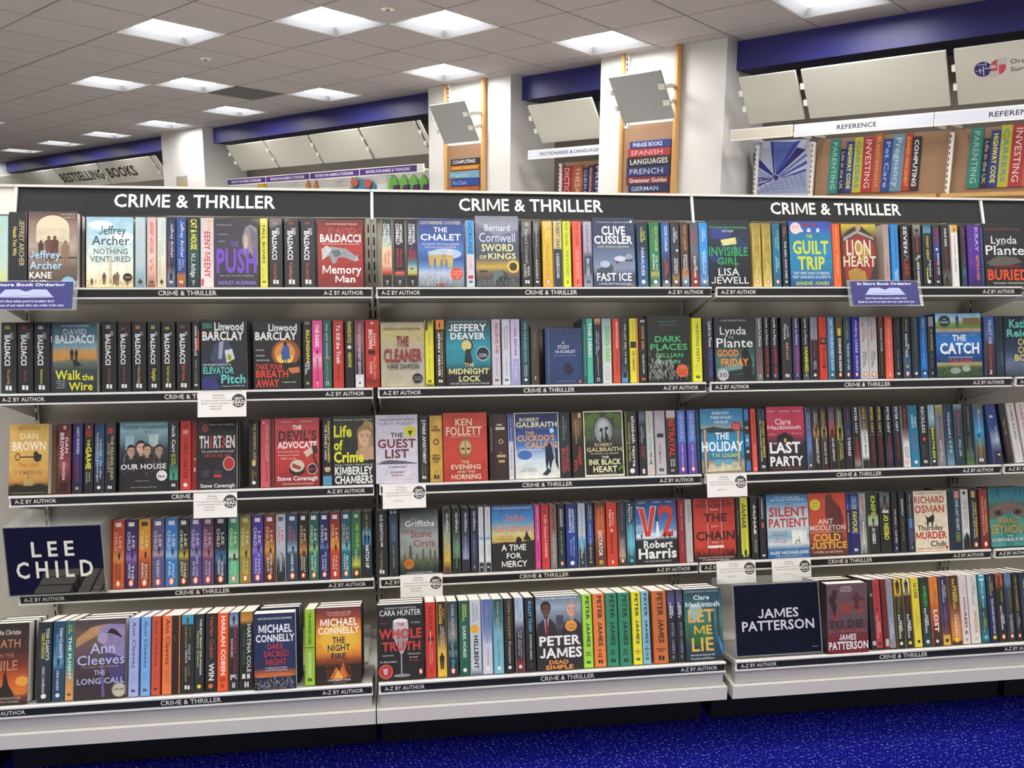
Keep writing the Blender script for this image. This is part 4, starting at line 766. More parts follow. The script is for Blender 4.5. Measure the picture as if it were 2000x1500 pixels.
rows(0, 1640, 5.5556, '''
f38,415 | c9b83c@0 8c8034@12 6a2622@22 8c2c28@60 7c2420@85 3a1c1a@100 | Lion Heart | P~0,22,20,10,40,4,60,4,80,14,100,24,100,100,0,100~3a302c;P~4,30,50,16,96,30,96,60,80,86,50,100,8,90~8e2f2b;P~6,22,46,10,94,22,94,26,46,15,6,28~9a9894;E~50,5,8,6~b88c6c;P~40,30,70,34,80,50,60,60,40,50~b08c3a;P~16,76,40,70,66,76,70,92,40,90,20,96~a8843a;T~LION~14,84,26,50~dcd2b4~b;T~HEART~4,98,52,68~dcd2b4~b;T~The Sunday Times Bestselling Author~10,80,90,92~c8b898~r | h=.172
s500,565 | 9c8c84@0 a8988c@60 b0a094@100 | a pinkish grey paperback | GOOD GIRL~b8aaa0~10,50,40,66~r;A BERLIN~b85048~62,84,52,72~b;ADVENTURE~b85048~60,86,26,46~b | 
s585,665 | 2c80c4@0 2f8cd4@100 | The Apartment Upstairs | THE APARTMENT UPSTAIRS~1c4c80~6,70,44,68~b;LESLEY~c8d8e8~72,92,58,80~b;KARA~c8d8e8~76,90,26,50~b
s690,785 | 1a1a1c@0 1c1c20@40 3c1c1c@60 4c2420@90 2c1c18@100 | Seven Lies | SEVEN~d8d8d8~3,46,24,70~b;/~3f8c84~46,56,20,80~r;LIES~a83c34~56,82,24,70~b
s820,915 | 8c8c80@0 6c6460@14 24201f@22 1a1a1c@100 | Diamond | DIAMOND~a82c30~20,46,34,66~b;#o~a8a49c~52,65,22;#o~8c887c~56,35,22;JESSIE KEANE~dcdcdc~60,90,36,66~b;#o~3c302c~10,50,28 | lg='H'
s925,1025 | 2c5a78@0 5a8ca0@12 1c1c20@15 18181b@100 | Marked for Death | TONY KENT~c8bc3c~18,58,34,62~h;Marked~dcdcdc~58,84,62,82~b;Death~d8c83c~70,90,24,48~h;for~8c8c8c~64,72,40,54~r | lg='O'
s1035,1115 | 2c2c34@0 3c2c4c@20 2c3c8c@40 1c1c28@62 1a1a1e@100 | Good Cop Bad Cop | SIMON~a83440~6,30,60,84~h;KERNICK~7c2c50~4,34,26,54~h;GOOD COP~dcdcdc~46,82,54,80~h;BAD COP~8c2c30~60,88,20,44~h;#o~d8d8d8~40,50,20 | lg='W'
s1130,1222 | 1c1d20@0 1c1d20@70 5c5c5c@84 2c2c2c@100 | a wartime thriller in black | PHILIP KERR~dcdcdc~6,36,36,66~b;HITLER'S PEACE~9c3430~38,74,36,60~b;#m~101010~97,50,14 | tex=.3
s1235,1310 | d8a030@0 d8a030@12 e0dcd8@13 dcd8d4@100 | Five Decembers | FIVE DECEMBERS~b03c34~17,50,36,58~b;JAMES KESTREL~4c4c50~52,78,36,58~b;#~2c2418~6,10,40,62 | cw='white and orange'
s1340,1395 | 1c2024@0 1c2428@50 1c4a54@75 183c44@100 | Keep Him Close | KEEP HIM CLOSE~9c2c3c~6,64,34,78~b;EMILY~4c9ca0~70,84,56,78~b;KOCH~4c9ca0~70,84,24,46~b | 
s1412,1545 | 4c2488@0 54288c@60 3a1c6c@90 2c184c@100 | Betrayed | KRAY~b8a0d8~4,44,62,92~b;BETRAYED~c87c3c~50,90,66,88~h;#~7c50b0~22,24,10,22;#~7c50b0~40,43,10,22;#~7c50b0~60,62,12,26 | 
s1548,1590 | 1c2450@0 2c3478@20 24284c@50 1c2a58@100 | Blunt Force | Lynda La Plante~8c90b0~4,44,38,70~r;BLUNT FORCE~4c8ca8~48,90,30,66~b | lg='Z'
f1590,2080 | 1e2022@0 232426@50 1c1c1e@100 | Buried | T~INTRODUCING DETECTIVE JACK WARR~4,84,8,10~9c3430~b;T~Lynda~16,74,20,32~dcdcdc~r;T~Plante~3,90,35,50~e4e4e4~r;T~La~34,46,30,34~a8a8a8~r;P~4,62,30,52,70,54,84,62,60,66,10,68~5c5850;T~SOME THINGS CANNOT STAY~20,80,67,70~a83c30~b;T~BURIED~5,96,74,90~d4502c~h;T~THE SUNDAY TIMES BESTSELLER~16,90,94,97~b8b8b8~b | h=.176,yaw=1.2,side='131415'
''')
rows(1, 0, 5, '''
s5,160 | 22242a@0 1d1e22@70 22303a@100 | The Last Mile | #~8c7c3c~5,10,25,60;DAVID~a8a8a8~15,24,60,82~h;BALDACCI~dfdddc~18,61,22,60~h;The Last Mile~a88c50~66,88,40,60~b | lg='W'
s165,320 | 22222a@0 1d1e22@100 | The Fix | #~7c3030~5,10,25,60;DAVID~a8a8a8~15,24,60,82~h;BALDACCI~dfdddc~18,61,22,60~h;The Fix~8c3438~68,84,40,60~b | lg='W'
s330,485 | 202126@0 1d1e22@100 | Redemption | #~a0a0a0~5,10,25,60;DAVID~a8a8a8~15,24,60,82~h;BALDACCI~dfdddc~18,61,22,60~h;Redemption~a8ac48~67,88,40,60~b | lg='W'
s489,514 | 1c2028@0 2c2450@60 1c1c28@100 | a book beside Walk the Wire | B~c8c8c8~20,30,30,90~h
f516,952 | 2c4450@0 3a6274@20 6c94a4@34 b08c5c@42 c08a44@48 5c6458@58 2c3c40@70 20282c@100 | Walk the Wire | T~THE NUMBER ONE BESTSELLER~18,82,4,7~9cb0b8~b;T~DAVID~24,76,10,18~9caab0~h;T~BALDACCI~6,93,19,30~d4dade~h;P~0,42,30,40,70,44,100,40,100,50,50,52,0,56~b88848;P~44,54,52,54,66,62,48,64~1c2024;M~43,55,17~1e2226;M~53,55,16~1e2226;T~Walk~6,64,69,82~d4cf3c~b;T~the~66,92,74,83~d4cf3c~b;T~Wire~36,90,86,97~d4cf3c~b;T~To solve this~8,28,83,85~a8b0b0~b;T~murder case,~9,28,86,88~a8b0b0~b;T~the FBI's~12,28,89,91~a8b0b0~b;T~Amos Decker~8,28,92,94~a8b0b0~b | side='1a262c',back=2
s995,1138 | 1f2024@0 1b1c20@100 | The 6:20 Man | #~8c8c8c~5,10,25,60;DAVID~a8a8a8~14,20,60,82~h;BALDACCI~dfdddc~18,62,22,60~h;The 6:20 Man~8c4038~66,88,40,60~b | lg='W'
s1145,1278 | 1f2024@0 1b1c20@100 | Long Road to Mercy | #~7c3030~8,12,25,60;DAVID~a8a8a8~16,21,60,82~h;BALDACCI~dfdddc~18,61,22,60~h;Long Road to Mercy~883c38~64,88,40,60~b | lg='W'
s1285,1428 | 1f2024@0 1b1c20@100 | A Minute to Midnight | #~a06030~6,11,25,60;DAVID~a8a8a8~15,20,60,82~h;BALDACCI~dfdddc~18,61,22,60~h;A Minute to Midnight~b88c5c~63,89,40,60~b | lg='W'
s1440,1568 | 1f2024@0 1b1c20@100 | Daylight | #~8c8c3c~6,11,25,60;DAVID~a8a8a8~15,20,60,82~h;BALDACCI~dfdddc~18,61,22,60~h;Daylight~c8bc44~68,86,36,66~b | lg='W'
s1575,1712 | 1f2024@0 1b1c20@100 | No Man's Land | #~8c8c3c~8,12,25,60;DAVID~a8a8a8~16,20,60,82~h;BALDACCI~dfdddc~18,61,22,60~h;No Man's Land~b8ac44~65,88,38,62~b | lg='W'
s1725,1868 | 1f2024@0 1b1c20@100 | End Game | #~7c3030~6,10,25,60;DAVID~a8a8a8~15,20,60,82~h;BALDACCI~dfdddc~18,61,22,60~h;End Game~b04838~64,86,38,62~b | lg='W'
s1875,1955 | 1d1f22@0 1d1f22@100 | April in Spain | #~b8402c~14,42,78,100;#~b8402c~26,40,55,80;JOHN BANVILLE~dcdcda~6,50,30,66~b;APRIL in SPAIN~8c8c8c~56,88,34,64~r | lg='W'
''')
rows(1, 370, 5.128, '''
f118,578 | 1a1c20@0 22242a@50 1c1e28@100 | Elevator Pitch | T~THE NUMBER ONE~4,24,5,12~3f9c90~b;T~Linwood~30,94,4,15~dcdcd8~h;T~BARCLAY~4,94,17,29~e0e0dc~h;P~30,34,60,30,75,52,45,66,20,58~39425c;P~40,32,50,30,46,56,38,56~8c94a8;P~52,44,68,42,74,56,56,62~c4c8cc;R~57,68,50,58~a8b83c;R~61.5,63.5,51,57~1c2418;P~2,82,30,80,42,100,2,100~2c3068;N~4,40,56,98,30,6,1~4450a0;T~WHEN THE DOORS CLOSE, HE'S GOT YOU~4,66,63,66~c4c4c4~b;T~ELEVATOR~5,72,68,77~5fb8b0~h;T~Pitch~44,97,79,91~5fb8b0~h;T~A suspense master STEPHEN KING~44,96,94,96~a8b4b8~b | h=.181,yaw=.8,side='121418',back=2
f645,1122 | 1e1e20@0 1a1a1c@55 1c1c1e@100 | Take Your Breath Away | E~68,48,30,20~8c4a24;E~66,48,22,16~c8843c;E~66,56,17,8~dcb858;R~36,98,62,70~1d1c1b;P~58,46,64,36,74,36,78,56,60,58~33528c;E~67,34,4,3~2c1c18;R~64,66,56,62~1c1c1e;R~69,71,56,62~1c1c1e;P~72,70,96,68,98,76,80,78~c07048;T~Linwood~32,92,5,15~dcdcd8~h;T~BARCLAY~4,92,17,28~e0e0dc~h;T~A MISSING WOMAN.~5,23,42,44~c4c4c4~b;T~A HUSBAND SUSPECTED.~5,24,50,52~c4c4c4~b;T~THE TRUTH WILL~6,34,57,59~c4c4c4~b;T~TAKE YOUR~5,62,64,71~c03c30~h;T~BREATH~5,73,73,83~c8402f~h;T~AWAY~5,54,86,97~c03c30~h;T~A suspense master~60,90,89,91~c4c48c~b | side='121214'
s1140,1230 | 1c1c1d@0 191919@100 | Call to Kill | BILLINGHAM~c8c83c~14,62,36,82~h;CALL~d8d8d4~61,73,56,82~h;TO KILL~d8d8d4~62,80,18,44~h;#~6c6c6c~2,6,20,80 | lg='H'
s1232,1337 | d8488c@0 d84890@45 e0a0b8@58 d8407c@75 cf3c78@100 | The Dark | THE DARK~e0dcdc~6,40,30,70~h;#~2c1c20~44,49,40,62;SHARON BOLTON~5a2438~56,90,38,64~b | lg='V'
s1340,1430 | 1f5450@0 1f5c54@100 | One Split Second | one split second~b8c8b8~5,54,34,66~r;caroline bond~8c9c54~60,88,34,60~r;#~b88c3c~55,57,20,80;C~d0d8cc~90,96,30,70~b
s1440,1550 | a8302c@0 b0382f@100 | To Kill the Truth | To Kill the Truth~dccccc~7,64,32,72~h;SAM BOURNE~601c18~66,88,36,62~r
s1560,1655 | 1a1a1b@0 181819@100 | Meantime | FRANKIE BOYLE~b8b44c~2,34,30,74~h;#o~c8c8c4~40,50,26;MEANTIME~b8b44c~48,70,32,74~h | 
s1660,1757 | 6a2430@0 8c5a64@30 4c3444@55 2c2430@80 cfcfd0@82 cfcfd0@100 | Secret Service | TOM BRADBY~b8a4ac~5,44,36,66~b;SECRET SERVICE~cfc8cc~42,80,36,64~b;#~2c2c34~92,95,40,60 | tex=.3
s1765,1910 | a8281f@0 b03024@60 a82a20@84 6c1c18@90 a0281f@100 | The Da Vinci Code | DAN~d8b4ac~20,38,58,80~b;BROWN~e8dcd8~14,42,22,52~b;#~241414~45,51,16,72;The Da Vinci~d8a89c~54,88,58,78~r;CODE~e0c4bc~62,80,28,48~b;#~d8c8c0~3,6,40,58 | 
''')
rows(1, 720, 5.5556, '''
f137,615 | 8f8a7c@0 b8ac78@15 a49c84@40 a8a294@60 aca48c@100 | The Cleaner | N~4,96,4,34,60,12,1~c8b858;N~4,40,60,98,22,8,1~c0b050;T~MI6 CREATED HIM. NOW THEY WANT HIM DEAD.~6,92,9,11.5~3a3838~b;T~THE~36,64,22,37~7c2c2c~h;T~CLEANER~7,94,42,61~862a2c~h;T~MARK DAWSON~15,87,65,72~2c2c2c~b;E~83,87,11.5,7.5~1b1a1a;T~FOR FANS OF~75,91,85,86.5~b8b8b8;T~JACK REACHER~74,92,88.5,90~b8b8b8 | h=.172,side='5c584c'
s617,716 | 17181a@0 c9bf34@14 d0c83c@30 d4d034@60 cfce30@94 16181a@100 | Girl A | GIRL A~8c8834~20,52,40,66~r;ABIGAIL DEAN~7c7c34~56,84,42,62~r;#~17181a~0,16,0,30 | lg='K',cw='bright yellow'
s730,838 | c87c2c@0 c8802c@14 1b1a1a@15 181818@100 | The Goodbye Man | #m~1c1410~13,45,9;THE GOODBYE MAN~b4a06a~18,86,58,80~b;JEFFERY DEAVER~d8d8d8~18,86,22,48~h | lg='W'
f845,1337 | 1b2226@0 1c5f6a@20 23899a@40 1f7a88@65 181c1f@80 15171a@100 | The Midnight Lock | T~THE INTERNATIONAL BESTSELLER~6,92,4,6~7c8c7c~b;T~JEFFERY~7,91,9,19~dcdcdc~h;T~DEAVER~11,88,22,31~dcdcdc~h;E~48,41,13,10~2c2c1c;E~46,41,11,8.5~c8b878;P~44,46,54,46,60,72,40,72~1c201c;M~50,66,20~181c1a;E~82,53,15,10.5~dce0e0;E~82,53,14,9.6~1c2024;T~KARIN~75,90,53,55~c8c8c8;T~SLAUGHTER~72,92,56,58~c8c8c8;T~THE~40,62,67,72~c4bc8c~h;T~MIDNIGHT~6,95,75,83~ccc48c~h;T~LOCK~28,76,86,94~ccc48c~h;T~THE NEW LINCOLN RHYME THRILLER~8,95,96,98.5~a8acac~b;N~4,90,20,64,40,2,1~2c9aac | h=.181,yaw=1,side='10171a'
s1345,1440 | b4aab8@0 c0b8c4@100 | Believe Me | BELIEVE ME~a83038~6,52,40,78~b;JP DELANEY~7c747c~58,86,42,66~r | lg='K'
s1455,1547 | b8bcc0@0 c4c8cc@100 | My Darling Daughter | MY DARLING~a84c4c~10,48,56,76~r;DAUGHTER~4c5058~12,46,22,42~r;JP DELANEY~6c747c~58,86,40,62~r | lg='K'
s1550,1652 | b4b0cc@0 bcb8d8@60 8c88b4@100 | The Girl Before | THE~8c4454~4,10,44,60~r;GIRL BEFORE~8c2c44~12,56,36,66~b;#~9894c0~60,94,20,85;JP DELANEY~dcd8e8~64,90,40,62~r
s1662,1756 | 12303a@0 1c5460@40 17424e@70 102c34@100 | For Your Own Good | FOR YOUR OWN GOOD~8ca890~6,66,34,66~b;SAMANTHA~c0ccc8~70,88,56,72~b;DOWNING~c0ccc8~70,88,30,46~b | lg='O'
s1765,1860 | 3f322e@0 42342f@100 | a low pocket-size classic | ARTHUR CONAN DOYLE~8c8078~12,38,52,64~r;THE ADVENTURES OF SHERLOCK~8c8078~12,58,34,46~r;#~a89c90~86,92,40,60 | h=.159,cw='small brown'
''')
rows(1, 1060, 5.8824, '''
f35,462 | 22345f@0 253a68@60 203258@100 | A Study in Scarlet | R~9,9.8,1,99~8c98b4;E~50,5,3,2.5~131c38;T~THE PENGUIN ENGLISH LIBRARY~16,88,9.6,11.4~131c38~r;T~A~46,53,23,29~b8c0d0~r;T~STUDY~34,66,31,37~c4ccdc~b;T~IN SCARLET~28,82,39.5,44.5~c4ccdc~b;T~by Sir Arthur Conan Doyle~24,82,48,50~98a4bc~r;E~60,70,10,8~181c2c;P~48,70,56,64,74,78,66,84,52,80~181c2c;P~66,74,76,70,78,74,68,78~181c2c;N~24,76,22,60,18,7,1~1a2850;T~The literary super-sleuth~30,78,94,95.5~98a4bc~r;E~93,96,3,3~c05c48 | h=.153,side='1a2140'
s466,595 | 1f5048@0 1f5048@100 | The Herd | #~39a898~0,100,42,100;THE HERD~d0d8c8~6,60,58,88~h;ANDREA BARTZ~8cb850~63,88,60,80~b;#~3c8c7c~10,88,12,26 | lg='',tex=.1,cw='teal'
s600,688 | c89c6c@0 7c5c44@8 1b1e30@10 1a2038@100 | How to Kill Your Best Friend | HOW TO KILL~c4c8cc~22,50,56,74~b;YOUR BEST FRIEND~c4c8cc~18,56,24,42~b;LEXIE ELLIOTT~b8a89c~58,88,40,60~b;C~d8d8d8~91,97,28,72~b
s695,802 | 7c9c9c@0 a8b8b0@20 c0ccb8@68 ccd2cc@72 c4c8c4@100 | Greenwich Park | GREENWICH~4caa5c~10,42,28,84~h;PARK~5fb84c~46,68,28,84~h;KATHERINE~8c948c~72,96,58,76~r;FAULKNER~8c948c~72,96,26,44~r
s815,902 | b8402c@0 c04a34@100 | Snow Country | SEBASTIAN FAULKS~e0c8b8~5,46,46,74~b;SNOW COUNTRY~5c2420~50,84,44,70~b
s905,992 | 26262c@0 23252c@70 3c4c60@82 4c90c0@94 3c74a0@100 | The Last Girl to Die | THE LAST GIRL TO DIE~c4c8cc~8,70,56,82~b;HELEN FIELD~5c4c44~18,58,18,44~b;#~182028~84,92,20,80 | tex=.2
s1012,1112 | cfc832@0 d4cc38@100 | The Therapist | #~c86c2c~0,100,76,100;HELENE FLOOD~8c8c2c~4,34,30,56~r;#~1b1b1c~36,46,0,76;THE THERAPIST~2c2c20~50,82,22,56~b | cw='yellow',where=', beside Gone Girl'
s1115,1212 | 171718@0 171718@100 | Gone Girl | #~b8b8b8~3,6,20,80;GONE GIRL~d08848~12,50,36,70~b;GILLIAN FLYNN~cfcac4~56,86,40,66~b;#~d0603c~93,96,24,76
f1215,1715 | 1d2021@0 1a1c1d@100 | Dark Places | T~HOME IS WHERE~26,70,8,10.5~3f6a54~b;T~THE LIES ARE~30,68,13,15.5~3f6a54~b;T~DARK~18,80,31,40~3faa62~b;T~PLACES~7,93,43,52~3faa62~b;T~GILLIAN~18,82,57,63~3faa62~b;T~FLYNN~26,75,67,72~3faa62~b;N~2,60,72,98,90,10~a8a8a4;N~0,30,60,80,16,9~b0b0ac;N~50,92,78,98,40,8~8c8c88;E~77,84,14,9.5~cf5c30;T~GONE~66,88,82,85~7c2c18~b;T~GIRL~68,86,86.5,89.5~7c2c18~b | h=.185,yaw=1.5,side='131516'
s1730,1842 | cfd02c@0 d6d634@100 | The Hunting Party | THE~6c6c28~5,9,36,70~r;HUNTING PARTY~4c4c20~10,70,40,74~b;LUCY~8c8c2c~72,82,56,74~r;FOLEY~8c8c2c~72,84,24,44~r | lg='K'
s1850,1974 | 18141c@0 18141c@100 | The Dirty Dozen | #~2b2438~0,100,45,100;Lynda La Plante~c8c4cc~6,46,58,88~b;THE DIRTY DOZEN~3c5cae~48,92,56,88~b | lg=''
''')
rows(1, 1360, 5.8824, '''
f220,690 | 1c2022@0 23302f@40 223432@70 1b1f20@100 | Good Friday | G~3,97,45,90~22302e 3c6660 2a4a46;P~4,80,90,70,96,76,6,88~5c8c84;P~4,88,92,80,96,84,6,94~1c2826;P~66,54,74,48,84,54,92,72,86,100,70,100,66,74~15181a;E~76,49,5,4.5~15181a;T~A JANE TENNISON THRILLER~15,78,4,6.5~9ca0a0~b;T~Lynda~14,78,15,27~dcdcdc~r;T~Plante~5,94,33,47~e0e0e0~r;T~La~36,47,29,33~b8b8b8~r;T~GOOD~6,58,51,61~d48844~h;T~FRIDAY~15,82,65,76~d48844~h;T~IT'S NOT WHO WILL DIE NEXT~12,68,79,80.5~a8b0b0~b;E~19,90,14,9~b4aeb8;T~30~9,28,86.5,93.5~2c2c30~r | side='14171a',h=.18
s697,780 | 5a5c5e@0 4c4e50@60 6c6a68@100 | Judas Horse | Lynda La Plante~c8c8c8~3,46,42,80~b;JUDAS HORSE~b03c34~50,90,44,78~b | lg='Z',tex=.2
s790,860 | 1a1a22@0 1a1a22@100 | Murder Mile | Lynda La Plante~c8c8cc~1,44,36,74~b;MURDER MILE~b0342f~46,92,36,76~b | lg='Z',where=', left copy'
s868,958 | 1a1a22@0 1c1c2c@100 | Murder Mile | Lynda La Plante~c8c8cc~1,44,36,74~b;MURDER MILE~b0342f~46,92,36,76~b | lg='Z',where=', right copy'
s990,1110 | 2c2c2e@0 2b2b2c@100 | She's Out | Lynda~b8b8b8~14,32,60,80~b;Plante~c8c8c8~11,35,22,50~b;SHE'S OUT~c8a860~40,68,42,66~b | lg='W'
s1125,1207 | 231f3c@0 3c3468@30 4c4068@60 2c2848@100 | Unholy Murder | Lynda La Plante~c4c4d0~2,44,36,74~b;UNHOLY MURDER~b84480~47,90,36,76~b | lg='Z',tex=.2
s1228,1312 | 1c1d20@0 1c1d20@80 4c4c48@100 | Vanished | Lynda La Plante~c0c0c0~2,44,36,74~b;VANISHED~cfcc2c~46,88,30,84~h | lg='Z'
s1325,1417 | 6c7c88@0 7c8c94@34 24242a@37 1f1f24@100 | The Perfect Liar | THE PERFECT LIAR~a03450~6,66,40,62~b;HEIDI~c4c0c4~70,82,58,74~b;PERKS~c4c0c4~70,84,32,48~b | lg='O'
s1430,1520 | b83428@0 c03c2c@100 | The Girl Who Lived Twice | #~2c2420~33,44,0,100;#o~a85c30~38,50,28;THE GIRL~6c1c18~47,56,40,80~b;WHO LIVES~6c1c18~58,66,40,80~b;TWICE~6c1c18~68,74,40,76~b;#~701c18~76,82,30,76
s1530,1610 | 5c8cac@0 4c84b4@30 3c7c9c@70 1f5466@100 | The Couple Next Door | THE COUPLE NEXT DOOR~d0dce4~16,86,38,76~b;#~a8c4d8~4,14,26,74 | lg='O'
s1618,1703 | 6a6034@0 5c4c2c@20 24231c@32 1f1f1c@100 | Someone We Know | #~c8bc40~18,30,24,76;SOMEONE WE KNOW~dcdcd8~34,88,34,76~h | lg='P'
s1710,1797 | 2b5464@0 1f3c48@50 1c2c34@100 | The End of Her | Shari Lapena~b89c54~6,36,40,66~r;THE END OF HER~cfcfcc~42,86,40,72~b | lg='P'
''')
rows(1, 1660, 5.8824, '''
s45,128 | 34289c@0 2c2090@60 241c6c@100 | Silverview | JOHN le CARRE~c8cce4~4,58,38,78~b;SILVERVIEW~c0c0dc~62,88,40,76~b | lg='P'
s133,229 | b8b6b4@0 c0bebc@85 a8a8a8@100 | Agent Running in the Field | JOHN~a8343c~17,34,58,80~b;le CARRE~a8343c~10,40,22,46~b;Agent~303030~56,70,66,82~b;Running~303030~56,78,42,58~b;in the Field~303030~56,82,20,36~b | lg='P',where=', left copy'
s233,333 | b8b6b4@0 c0bebc@85 a8a8a8@100 | Agent Running in the Field | JOHN~a8343c~17,34,58,80~b;le CARRE~a8343c~10,40,22,46~b;Agent~303030~56,70,66,82~b;Running~303030~56,78,42,58~b;in the Field~303030~56,82,20,36~b | lg='P',where=', right copy'
s345,412 | 8c4c34@0 5c3424@16 241c1a@20 1c1818@100 | Demon Code | DEMON CODE~c8c0b8~18,56,34,74~h;DAVID LEADBEATER~9c7c3c~58,94,40,64~r
s425,515 | dc5c4c@0 e0644f@100 | If I Can't Have You | If I can't have You~d0c0a8~6,66,36,66~r;CHARLOTTE LEVIN~e88c78~70,88,40,60~r;#~e8b8a8~91,96,38,62
s525,610 | 1e2024@0 1e2024@100 | Who's Lying Now | Who's Lying Now~5c6068~5,46,44,70~r;Susan Lewis~9ca0a4~54,86,42,66~r | lg='W'
s622,715 | 1c2026@0 1d2630@50 3c5c78@72 2c4054@100 | The Rising Tide | Sam Lloyd~b8b43c~5,24,44,66~b;RISING TIDE~d0d4d8~28,66,30,60~h;THE~d0d4d8~44,52,64,84~h;#o~c8a838~81,50,20 | lg='P'
s725,812 | 26333c@0 202c34@100 | She Lies in Wait | SHE LIES IN WAIT~7c8c94~3,56,40,66~r;Gytha Lodge~6c6c48~60,88,42,66~r | lg='O'
s822,905 | 1c4c88@0 1c60a8@50 2070bc@84 14406c@88 1c5890@100 | Watching from the Dark | #~5c8cac~3,18,24,72;Watching from the Dark~7cb4cc~20,80,32,66~r | lg='O'
s920,990 | 7c7c84@0 8c8c94@15 26262a@17 1c1c1f@100 | 29 Seconds | 29 SECONDS~b8b048~20,56,36,72~b;T.M. LOGAN~989898~60,84,38,58~r | lg='Z'
f1005,1540 | 6ca0c4@0 a8c4cc@10 7c9c50@15 5c7c3c@22 b89c78@26 2c64a0@31 2c74bc@45 1c4c88@62 1f3c5c@76 a89c70@79 3c5034@85 2c4028@100 | The Catch | E~20,12,13,9~1f3038;T~THE~16,24,8,10~a8c8c8;T~HOLIDAY~10,30,12,15.5~b8d0d8;M~48,22,20~24304c;R~60,98,7,19~6c6438;T~THE~36,66,34,43~e4e8ec~h;T~CATCH~8,94,47,63~e8ecf0~h;T~The Sunday Times Bestseller~26,80,68,70~d0d8e0~b;T~T.M LOGAN~28,76,72,77~cf4438~b;E~40,90,12,5~8c9894;E~64,87,9,5~9ca8a4;N~4,96,84,98,40,3~6c8c50;T~HE SAYS~10,26,34,35~a8c0d0;T~I KNOW~72,88,34,35~a8c0d0 | h=.186,yaw=1.5,side='143c70',tex=.35
s1562,1685 | 2c4c8c@0 4c6498@32 4c343c@48 3c2c34@70 1f1c24@100 | Trust Me | TRUST ME~b4bcd0~5,46,40,70~h;T.M. LOGAN~a85c40~48,88,40,66~b | lg='Z',tex=.3
s1692,1788 | 14201f@0 1c2c3c@50 2c3c54@80 1c2430@100 | a book beside Cold Cold Bones | Kathy Reichs~1f5048~4,54,60,84~r;COLD~6c7c34~60,80,58,82~b | tex=.3
f1790,2300 | 141c28@0 1f2c44@40 2c3c58@60 5c6c84@80 2c3440@100 | Cold Cold Bones | T~Kathy~12,66,6,19~5fb8a0~h;T~Reichs~6,76,22,34~5fb8a0~h;T~COLD~30,72,38,48~c8b060~h;T~COLD~30,72,51,61~c8b060~h;T~BONES~22,80,64,74~c8b060~h;E~54,78,4,3~7c2c24 | side='101820',tex=.4,th=.03
''')
